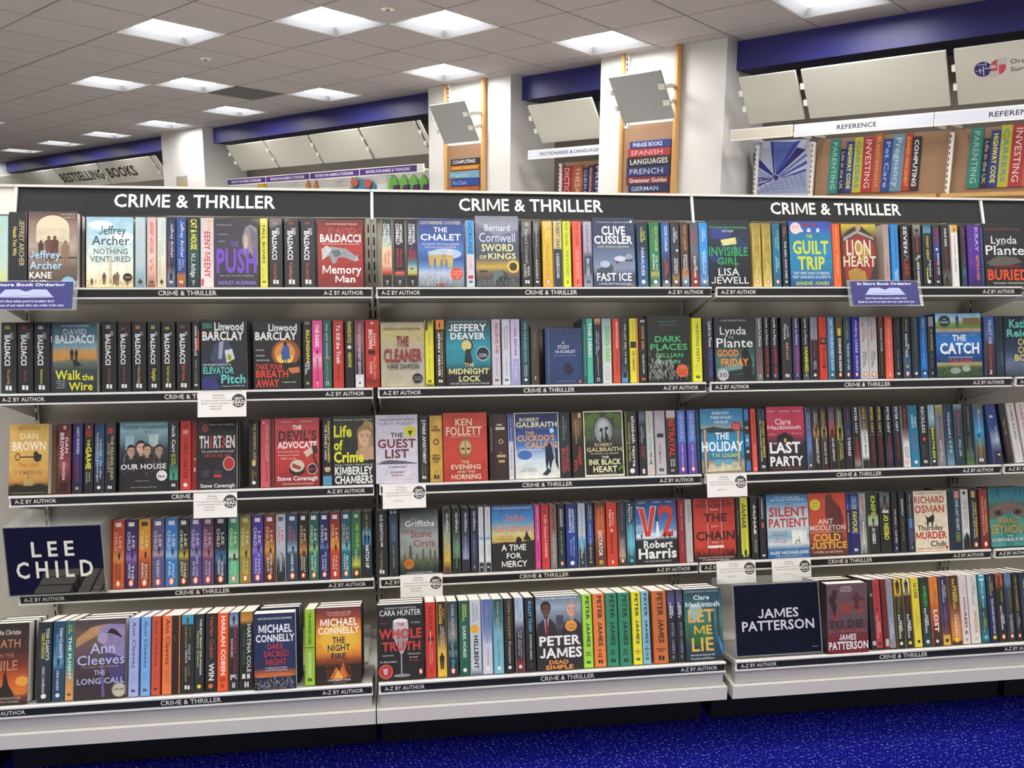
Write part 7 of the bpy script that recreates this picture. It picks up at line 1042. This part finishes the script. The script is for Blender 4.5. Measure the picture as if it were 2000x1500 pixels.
rows(4, 720, 5.5556, '''
f97,610 | 1f1c20@0 1d1b1f@60 1b1a1d@100 | The Whole Truth | T~THE SUNDAY TIMES BESTSELLER~16,84,4,6~b8b8b8;T~CARA HUNTER~6,94,7.5,15~dcdcdc~r;P~34,22,66,22,68,40,60,58,54,66,50,66,42,56,34,40~b4b0b4;P~35,34,66,34,60,56,52,64,44,56~8c888e;E~50,22,15,3~d8d8d8;R~50,52.5,66,94~9c9ca0;E~52,94,18,2~8c8c90;T~THE~43,58,24,29~b83c34~b;T~WHOLE~4,95,33,45~bc3830~h;T~TRUTH~10,92,50,61~bc3830~h;T~DARING~8,22,24,25.5~a83c34;T~TONY PARSONS~72,92,24,26~a8a8a8;T~An attractive student.~10,36,66,68~c0c0c0;T~An older professor.~6,42,74,76.5~c0c0c0;T~Think you know~64,92,65,67~c0c0c0;T~the story?~68,86,69.5,71.5~c0c0c0;T~Think again.~66,88,73.5,75.5~b03c34;E~18,88,15,9.6~c8544c;E~18,88,12,7.6~a82c28;P~12,84,23,84,21,92,14,92~b8a8a8;E~92,90,4,4~c86038;E~92,90,2,2.6~e0dcd8 | h=.2,back=3,side='141316'
s625,739 | b8302a@0 c0382e@100 | 56 Days | 56 DAYS~3c1818~6,40,32,72~r;#~3c1818~46,52,20,80;#~d8b0a8~38,57,44,52;CATHERINE~e0b8b0~62,80,58,70~r;RYAN HOWARD~e0b8b0~58,82,34,46~r;C~3c1818~89,94,36,64~b
s748,860 | 241d1e@0 2c2420@40 8c7034@56 d0a840@66 d8b040@100 | Operation Certain Death | KIM~b07c34~10,22,62,82~h;HUGHES~c8a03c~4,30,20,54~h;OPERATION~c8c4bc~34,60,60,76~b;CERTAIN DEATH~c8c4bc~32,64,34,50~b;#m~241c14~90,48,22 | cw='black and yellow'
s865,977 | 24303c@0 3c4850@20 6c6c6c@40 7c7c80@48 3c3c4c@56 1c2c38@64 5c6c70@68 24283c@76 1f2238@100 | Hope to Die | CARA HUNTER~c0c4c4~4,46,40,70~r;Hope to Die~4cb4b0~50,88,36,68~b | lg='P',tex=.2
s990,1107 | 1c4c3c@0 1f5c48@60 1c5040@100 | Dark Horse | GREGG~b8bc48~5,22,62,80~h;HURWITZ~b8bc48~5,28,34,54~h;DARK HORSE~c4d0c8~34,76,34,68~h | lg='O',tex=.4
s1110,1234 | b4b8c0@0 bcc0c8@90 5c646c@100 | Hellbent | GREGG~4c505c~8,26,56,76~r;HURWITZ~4c505c~4,30,22,42~r;#o~d89c28~39,42,44;HELLBENT~222428~48,92,32,76~h | 
s1240,1357 | 4c5c98@0 5470a8@35 7c94c4@50 c0c0cc@62 c4c4cc@100 | Dunstan | CONN IGGULDEN~8c7c64~6,58,36,66~b;DUNSTAN~6c7494~64,88,42,66~r | lg='O',tex=.1
s1362,1477 | 1f3c40@0 3c6c74@30 6ca4b0@45 74b0c0@100 | The Gates of Athens | Conn Iggulden~a8a488~4,50,40,68~r;Gates of Athens~34606c~54,90,40,66~r | lg='O',tex=.2
s1485,1587 | 20201f@0 1c1c1c@100 | Protector | CONN IGGULDEN~b0944c~3,54,40,70~r;Protector~cfcfcc~58,88,40,70~r | lg='O'
s1600,1703 | 94a8c4@0 b0bccc@28 5c5c68@40 28242a@48 2c2228@80 7c2c28@90 5c2022@100 | The Falcon of Sparta | CONN~4c4c5c~12,28,58,78~r;IGGULDEN~4c4c5c~4,36,26,46~r;THE FALCON~c4c0c0~44,80,56,74~r;OF SPARTA~c4c0c0~46,78,28,46~r | lg='O',tex=.3
s1712,1822 | 1d1c1f@0 1b1b1d@100 | Bullet Train | BULLET TRAIN~54a0c4~5,46,36,70~h;KOTARO ISAKA~c8c8c8~50,84,42,62~h;#~5c5c5c~88,95,46,54
f1832,2332 | 5c6c80@0 8c9cac@15 6c7888@30 3c3c44@45 2c2a2c@52 252426@100 | Dead Simple | T~THE NUMBER ONE BESTSELLER~10,90,1.5,4~c0c8d0;R~44,60,26,40~3c444c;B~22,17,12~5c4034~1c1614;B~78,18,13~c49c8c~8c8c8c;P~2,52,4,38,18,30,30,30,42,38,44,52~2a2228;P~18,30,28,30,24,50,20,50~c0a0b4;P~21,30,25,30,26,52,20,52~7c2034;P~56,54,60,38,74,32,86,32,98,40,98,54~26262e;P~74,32,84,32,80,46,76,44~5c84b0;E~76,41,13,7.6~d8943c;T~AN ITV DRAMA~67,86,39,41~4c3418;T~STARRING~69,84,43,45~4c3418;T~PETER~6,96,54,66~e4e2e0~h;T~JAMES~6,98,70,83~e4e2e0~h;T~DEAD~26,68,86.5,91.5~dc9450~h;T~SIMPLE~18,78,93,98.5~dc9450~h | h=.2,back=3,side='18181a',tex=.2
''')
pj = lambda x0, x1, bg, title, b, w='': 's%d,%d | %s | %s | PETER JAMES~202420~3,72,36,76~h;%s | lg=\'K\'%s' % (x0, x1, bg, title, b, w)
rows(4, 1060, 5.263, '\n'.join([
 pj(427, 529, '94c83c@0 9cd044@100', 'Dead Simple', 'DEAD~4c6c20~78,81,26,80~b;#~5c7c2c~79,81,20,66;#~5c7c2c~82,84,16,80', ",cw='lime green'"),
 pj(540, 663, 'd8743c@0 dc7c40@100', 'Dead at First Sight', '#~8c4420~76,78,26,60;#~8c4420~79,81,36,52;#~8c4420~82,84,24,64;#~8c4420~85,87,22,70'),
 pj(670, 793, '2c7c5c@0 308464@100', 'Find Them Dead', '#~184c38~77,79,30,66;#~184c38~80,82,24,70;#~184c38~83,85,26,68', ",where=', left copy'"),
 pj(800, 921, '2c7c5c@0 308464@100', 'Find Them Dead', '#~184c38~77,79,30,66;#~184c38~80,82,24,70;#~184c38~83,85,26,68', ",where=', right copy'"),
 pj(940, 1035, 'd4cc28@0 dcd430@100', 'I Follow You', '#~8c8818~78,80,42,54;#~8c8818~81,83,14,86;#~8c8818~84,86,34,62'),
 pj(1040, 1122, '74a8c0@0 7cb0c8@100', 'The Secret of Cold Hill', '#~3c6478~75,77,34,62;#~3c6478~78,80,10,84;#~3c6478~81,83,38,56;#~3c6478~84,86,26,70;#~3c6478~87,89,30,62'),
 pj(1150, 1300, 'b8602c@0 c06830@100', 'Absolute Proof', '#~743c18~79,81,12,84;#~743c18~82,84,26,66'),
 "s1305,1394 | 2c2c44@0 4c4c74@14 2c3460@22 1c1c24@28 1b1b20@100 | Sweet Heart | SWEET~d4d4dc~22,36,56,76~h;HEART~d4d4dc~18,40,24,50~h;PETER JAMES~8c94ac~46,88,40,74~r | lg='V',where=', left copy'",
 "s1397,1476 | 2c2c44@0 4c4c74@14 2c3460@22 1c1c24@28 1b1b20@100 | Sweet Heart | SWEET~d4d4dc~22,36,56,76~h;HEART~d4d4dc~18,40,24,50~h;PETER JAMES~8c94ac~46,88,40,74~r | lg='V',where=', right copy'",
 "f1478,1868 | 1c3844@0 2c5c64@25 3c7468@40 2c5c44@60 1c3c48@80 152430@100 | Let Me Lie | E~30,32,18,12~8cacac;E~52,62,24,14~2c6c3c;E~30,70,14,8~28602c;R~70,78,8,92~1c3c54;R~86,92,6,94~1a344c;P~84,62,98,80,98,96,90,80~2c84c0;T~THE NUMBER ONE SUNDAY TIMES BESTSELLER~4,92,2.6,4.6~8ca8b0;T~Clare~26,68,9,15~d4dcdc~b;T~Mackintosh~4,94,18,25~d4dcdc~b;T~LET~10,80,29,46~d4a848~b;T~ME~24,72,51,63~d4a848~b;T~LIE~16,74,68,86~d4a848~b;T~Some lies can keep you safe.~12,76,90,92.4~c8d0d0;T~The truth could kill you....~12,76,95,97.4~c8d0d0;N~6,90,10,88,50,5,1~2c7c8c | h=.2,back=3,side='141c24',tex=.4"]))
last[4] = x_at(1612, yfront(4), ZR[4])
rows(4, 1400, 6.0606, '''
f1268,1800 | 5a4249@0 5c454c@50 54383f@68 6c2428@78 6c1c20@100 | 1st to Die | P~10,18,16,8,26,10,24,24,14,24~2c1f20;P~14,24,26,22,28,52,16,52~8c3028;P~4,20,14,16,24,30,20,50~241a1c;T~st~34,90,22,42~8c342c~h;R~68,78,14,38~4c2024;R~62,90,20,25~4c2024;T~THE ADRENALIN-~34,60,4,6~c8b8bc;T~FUELLED FIRST NOVEL~32,62,7,9~c8b8bc;T~IN THE WOMEN'S~34,60,10,12~c8b8bc;T~TO DIE~4,88,53,63~2f2326~h;T~THE No. 1 INTERNATIONAL BESTSELLER~2,96,66.5,70~b85054;T~JAMES~28,70,73,81~dcd4d4~h;T~PATTERSON~3,99,83.5,94~e4dcdc~h | h=.2,back=3,lean=5,off=.012,side='2c1a1c',tex=.2
''')
rows(4, 1680, 6.25, '''
s150,300 | 1a191b@0 1b1a1c@100 | 20th Victim | #~a83038~0,98,40,100;20th~6c1c20~5,26,56,86~r;VICTIM~6c1c20~28,46,56,80~r;JAMES~d8a8a8~60,76,74,88~b;PATTERSON~d8a8a8~52,84,54,68~b;#o~3c1818~92,70,14;#~b8b4a8~88,94,4,34;#~8c8c8c~20,24,10,30 | cw='red'
s306,456 | 5c1c20@0 641c20@100 | 22 Seconds | #~7c8894~0,99,44,100;22~a85c60~5,22,56,84~r;SECONDS~8c7478~24,46,60,78~r;JAMES~c8c8cc~64,80,76,88~b;PATTERSON~c8c8cc~56,86,58,72~b;#o~c86048~93,70,12;#~b8b4a8~86,96,6,36 | cw='silver and crimson'
s460,560 | c8a030@0 c8a030@22 1d1c1d@27 1b1b1c@100 | Criss Cross | #m~1c1a14~22,50,20;CRISS~8c8430~26,40,64,80~r;CROSS~8c8430~26,50,34,60~r;JAMES~dcdcdc~60,76,60,80~h;PATTERSON~dcdcdc~52,86,28,54~h;#o~c8c8c8~93,50,24 | cw='black and amber'
s568,670 | ccc088@0 d0c488@18 241d1c@26 1b1b1c@100 | Double Cross | #m~241c14~22,50,20;DOUBLE~8c2c24~26,38,64,80~r;CROSS~8c2c24~28,50,34,60~r;JAMES~dcdcdc~60,76,60,80~h;PATTERSON~dcdcdc~52,86,28,54~h;#o~ccc83c~93,50,24 | 
s680,774 | d0bc34@0 d8c43c@100 | 1st Case | 1st CASE~24221c~8,30,30,80~h;JAMES~8c8034~54,68,60,76~r;PATTERSON~8c8034~46,74,30,50~r;#o~2c2820~92,50,24
s782,888 | 1c2620@0 1c3828@30 1c2c30@60 1c3c44@100 | Ambush | AMBUSH~3ca048~12,42,34,80~h;JAMES~d4d8d8~54,70,60,80~h;PATTERSON~d4d8d8~45,80,28,54~h;#o~c4ccd0~93,50,24 | 
s895,1006 | c8702c@0 cc7c30@30 b85c2c@44 a0482c@60 4c2420@78 1f1a1c@100 | Lost | JAMES~7c4c20~16,34,68,84~r;PATTERSON~7c4c20~8,46,40,60~r;LOST~e4dcd8~48,80,30,80~h;#o~c8c8c8~93,50,20 | tex=.2
s1018,1122 | 1f2444@0 24284c@40 34386c@60 2c2c4c@70 5c4c48@84 c8a034@86 d0a838@100 | Murder Games | JAMES~c0c4d0~12,30,66,84~b;PATTERSON~c0c4d0~6,38,34,56~b;MURDER GAMES~b04030~42,86,38,66~b;#o~2c2820~93,50,24 | cw='navy and yellow'
s1130,1262 | 3c241c@0 4c2c20@40 8c5434@55 c87c2c@75 c88030@93 4c1c1c@96 4c1c1c@100 | Coast to Coast Murders | JAMES~c4b83c~14,38,66,84~h;PATTERSON~c4b83c~5,48,38,62~h;COAST TO COAST~d8c8b0~56,88,70,80~b;MURDERS~e4d8c8~57,88,38,60~b;#o~dcb030~93,50,26 | tex=.1
s1265,1357 | c8bcb8@0 d0c4c0@100 | NYPD Red 6 | JAMES~b8a8a8~12,28,66,80~r;PATTERSON~b8a8a8~6,34,38,56~r;NYPD~8c2838~32,52,36,70~h;RED 6~7c2434~54,86,34,74~h;#o~9c9498~93,50,24 | cw='pinkish white'
s1370,1490 | c8c4be@0 d0ccc6@100 | Along Came a Spider | JAMES~5c5c5c~8,28,66,82~r;PATTERSON~5c5c5c~4,44,38,58~r;ALONG CAME A~c88c68~42,84,72,84~r;SPIDER~c8683c~52,86,42,68~b;#o~b0b0b0~93,50,22;#~b8bc48~0,100,96,100 | cw='white and orange'
s1500,1594 | 2c8c9c@0 2c7c8c@25 1f3c44@50 1c4048@75 2c7c8c@92 1c3c44@100 | 13-Minute Murder | 13~e4e4e0~1,10,22,80~h;Minute Murder~c0d4d4~12,50,38,70~r;JAMES~a8b83c~64,76,60,78~b;PATTERSON~a8b83c~56,84,28,50~b;#o~6cb4bc~92,50,26 | tex=.2
s1602,1700 | 1c2440@0 1c2648@60 1b2038@100 | The House Next Door | JAMES~a8ac3c~12,24,66,82~b;PATTERSON~a8ac3c~4,32,34,56~b;THE HOUSE NEXT DOOR~c4c8d4~36,88,40,66~h | lg='Y'
s1712,1810 | 8c4428@0 b06038@12 3c2820@22 1c1c1d@28 1b1b1c@100 | a thriller lettered in yellow and white | CROSS~9cac3c~26,42,60,80~b;#~5c3420~4,20,20,70;JAMES~d4d4d4~60,74,62,82~h;PATTERSON~d4d4d4~48,82,30,56~h | lg='P',tex=.3
s1820,1914 | 4c6488@0 5c7490@14 2c3440@24 1c1c1f@100 | The President Is Missing | BILL CLINTON~8c7c44~26,52,66,80~r;JAMES PATTERSON~8c7c44~20,58,44,56~r;THE PRESIDENT~c8c8c8~60,88,62,76~b;IS MISSING~c8c8c8~62,88,36,52~b | lg='P',tex=.2
s1920,2000 | 1f1f22@0 1c1c1e@100 | The Girl in the Castle | GIRL IN THE~c0942c~6,36,44,66~b;CASTLE~c0942c~37,56,34,74~b;JAMES~b8b8b8~64,76,60,78~r;PATTERSON~b8b8b8~60,82,30,50~r | lg='P'
s2006,2110 | 1c2430@0 2c3c4c@50 1c2028@100 | a book cut by the picture edge | JAMES~b8b8b8~10,40,40,70~b | 
s2118,2220 | 8c7c3c@0 5c5434@40 2c2c24@100 | a brown book just beyond the right edge | PATTERSON~c8c8b8~10,60,36,66~b | 
''')

# ------------------------------------------------------------------ shelf-talker cards
def card(r, xl, xr, yt, yb, label, tl, lines):
    Y = -RD[r]-.008; P = on_y_(xl, yt, Y); x0 = x_at(xl, Y, P[2]); x1 = x_at(xr, Y, P[2]); zt = P[2]
    h = .062; w = x1-x0; dy = -.016
    t = thing('shelf_card', label, 'card', (x0, Y, zt), 'recommendation cards under the shelves')
    def L(x, z, d): return (x, -d*.97+dy*(-z/h), z-d*.2)
    mb = MB(); mb.hexa([L(0, -h, 0), L(w, -h, 0), (w, dy+.0015, -h), (0, dy+.0015, -h), L(0, 0, 0), L(w, 0, 0), (w, .0015, 0), (0, .0015, 0)], hx('e6e2dc'))
    D = Draw(mb, lambda x, z, d: L(x, z, d+.0002)); g = '6c6864'
    D.text(tl, w*.32, w*.54, -h*.16, -h*.10, g, 'b')
    D.text(lines[0], w*.30, w*.56, -h*.26, -h*.205, g, 'r')
    for i, s in enumerate(lines[1:]): a = .06 if i < 2 else .2; D.text(s, w*(a+.02*i), w*(.68-.02*i-(a-.06)), -h*(.37+.11*i), -h*(.315+.11*i), g, 'r')
    cx, cz, R = w*.84, -h*.36, h*.27; D.ell(cx, cz, R, R, '33312f', 28)
    D.text('GREAT', cx-R*.62, cx+R*.62, cz+R*.18, cz+R*.5, 'e6e2dc', 'h'); D.text('READ', cx-R*.92, cx+R*.92, cz-R*.42, cz+R*.06, 'e6e2dc', 'h')
    for i in (-1, 0, 1): D.ell(cx+i*R*.34, cz-R*.68, R*.12, R*.12, 'e6e2dc', 8)
    mb.build('card', SIGN, t)
    MB().box(w*.1, w*.9, -.002, .0022, -.0005, .0032).build('clear_hook', ACRY, t)
def on_y_(x, y, Y): d = ray(x, y); return CAM+(Y-CAM[1])/d[1]*d
card(1, 386, 481, 766, 800, 'white GREAT READ card under the Elevator Pitch cover', 'Elevator Pitch', ['By Linwood Barclay', 'The second ever thriller from Linwood', 'Barclay is so clever and addictive', 'suspense novel', 'Stephen King'])
card(2, 378, 463, 964, 998, 'white GREAT READ card under the Thirteen cover', 'Thirteen', ['By Steve Cavanagh', 'An intriguing premise, a totally gripping', 'tense and spectacular thriller', 'be ready. Truly fair', 'Luke Allen'])
card(2, 747, 831.5, 947, 982, 'white GREAT READ card under the Guest List cover', 'The Guest List', ['By Lucy Foley', 'A very modern Agatha Christie for the new', 'telling and characters join at every twist', '', 'Sarah Sherman'])
card(2, 1380, 1458, 927, 960, 'white GREAT READ card under the Holiday cover', 'The Holiday', ['By T.M. Logan', 'A fast paced holiday read with twists and', 'takes, who spoilt it all', '', 'Sarah Jones'])
card(3, 781.5, 864, 1124, 1160, 'white GREAT READ card under the Stone Circle cover', 'The Crossing Places', ['By Elly Griffiths', 'I can do no more than the millions before', 'have tried to read each - A stunning atmosphere', 'and plot line gallery', 'Fern Johnson'])
card(3, 1399, 1475, 1097, 1133, 'white GREAT READ card under the red Chain cover', 'The Chain', ['By Adrian McKinty', 'Terrifying family, always and tense story', 'out - guaranteed', '', 'Luke Stuart'])
card(3, 1507, 1583, 1093, 1128, 'white GREAT READ card under the Silent Patient cover', 'The Silent Patient', ['By Alex Michaelides', 'This is completely different, intense story', 'with rave reviews', '', 'Jenna'])
# purple book-ordering signs in clear sleeves
def order_sign(xl, xr, yt, yb, label):
    Y = -D1-.012; P = on_y_(xl, yt, Y); x0 = x_at(xl, Y, P[2]); x1 = x_at(xr, Y, P[2]); w = x1-x0; h = .068; dy = -.028
    t = thing('order_sign', label, 'sign', (x0, Y, P[2]), 'purple book ordering signs')
    def L(x, z, d): return (x, -d*.93+dy*(-z/h), z-d*.35)
    mb = MB(); mb.hexa([L(0, -h, 0), L(w, -h, 0), L(w, -h, -.0012), L(0, -h, -.0012), L(0, 0, 0), L(w, 0, 0), L(w, 0, -.0012), L(0, 0, -.0012)]); mb.build('clear_sleeve', ACRY, t)
    mb = MB(); m = w*.045; D = Draw(mb, lambda x, z, d: L(x, z, d+.0003)); D.rect(m, -h*.96, w-m, -h*.02, '302f74')
    D.text('In Store Book Ordering', w*.14, w*.87, -h*.17, -h*.07, 'dcdcec', 'h')
    for s in (-1, 1):
        D.poly([(w*.5, -h*.50), (w*(.5+s*.26), -h*.52), (w*(.5+s*.20), -h*.29), (w*(.5+s*.07), -h*.28), (w*.5, -h*.36)][::s], 'b4bce8')
        D.poly([(w*.5, -h*.56), (w*(.5+s*.28), -h*.55), (w*(.5+s*.26), -h*.53), (w*.5, -h*.52)][::s], 'd4d8f0')
        D.poly([(w*(.5+s*.22), -h*.42), (w*(.5+s*.05), -h*.40), (w*(.5+s*.05), -h*.41), (w*(.5+s*.22), -h*.43)][::s], '8c94cc')
    D.text("Can't find what you're looking for?", w*.22, w*.78, -h*.72, -h*.65, 'd0d0e4', 'h')
    D.text('Speak to one of our team who can order it for you.', w*.12, w*.88, -h*.86, -h*.79, 'd0d0e4', 'h')
    mb.build('printed_insert', SIGN, t)
    MB().box(w*.3, w*.7, -.002, .0065, -.001, .002).build('clip', ACRY, t)
order_sign(-50, 153, 549, 594, 'purple book ordering sign hooked on the left bay')
order_sign(1653, 1797, 548, 585, 'purple book ordering sign hooked on the right bay, under Lion Heart')

# author blocks: open acrylic boxes with a printed face
def author_box(r, xl, xr, off, z0, h, depth, label, face, lines, col, matte):
    Y = -RD[r]+off; x0, x1 = x_at(xl, Y, z0), x_at(xr, Y, z0); w = x1-x0
    t = thing('author_block', label, 'sign', (x0, Y, z0)); k = .003; t.rotation_euler = (-TILT[r] if r == 4 else 0, 0, 0)
    MB().box(.001, w-.001, .0005, .0025, .001, h-.001).build('face_card', face, t)
    mb = MB(); mb.box(0, k, 0, depth, 0, h); mb.box(w-k, w, 0, depth, 0, h); mb.box(k, w-k, 0, depth, 0, k); mb.box(k, w-k, 0, depth, h-k, h); mb.build('acrylic_shell', ACRY, t)
    e = MB(); e.box(0, .0015, -.001, .001, 0, h); e.box(w-.0015, w, -.001, .001, 0, h); e.box(0, w, -.001, .001, h-.0015, h); e.box(0, w, -.001, .001, 0, .0015); e.build('bright_edge', mat('acrylic_edge', '8c8f92', rough=.2), t)
    mb = MB(); D = Draw(mb, lambda x, z, d: (x, -.0005-d, z))
    for s, a, b, c, d in lines: D.text(s, w*a, w*b, h*c, h*d, col, 'b', gap=0 if matte else .35)
    D.rect(w*.88, h*.085, w*.95, h*.095, '7a7c84'); mb.build('lettering', SIGN, t)
author_box(3, 18, 209, -.014, ZR[3]+.003, .186, .14, 'gloss black author name block lettered in white, left bay', SMOKE, [('LEE', .27, .70, .565, .775), ('CHILD', .10, .88, .26, .49)], 'dedcd2', False)
author_box(4, 1438, 1607, .015, ZR[4]+.002, .188, .15, 'navy author name block lettered in grey, right bay', NAVYS, [('JAMES', .275, .745, .52, .645), ('PATTERSON', .085, .92, .35, .48)], 'c4c4cc', True)
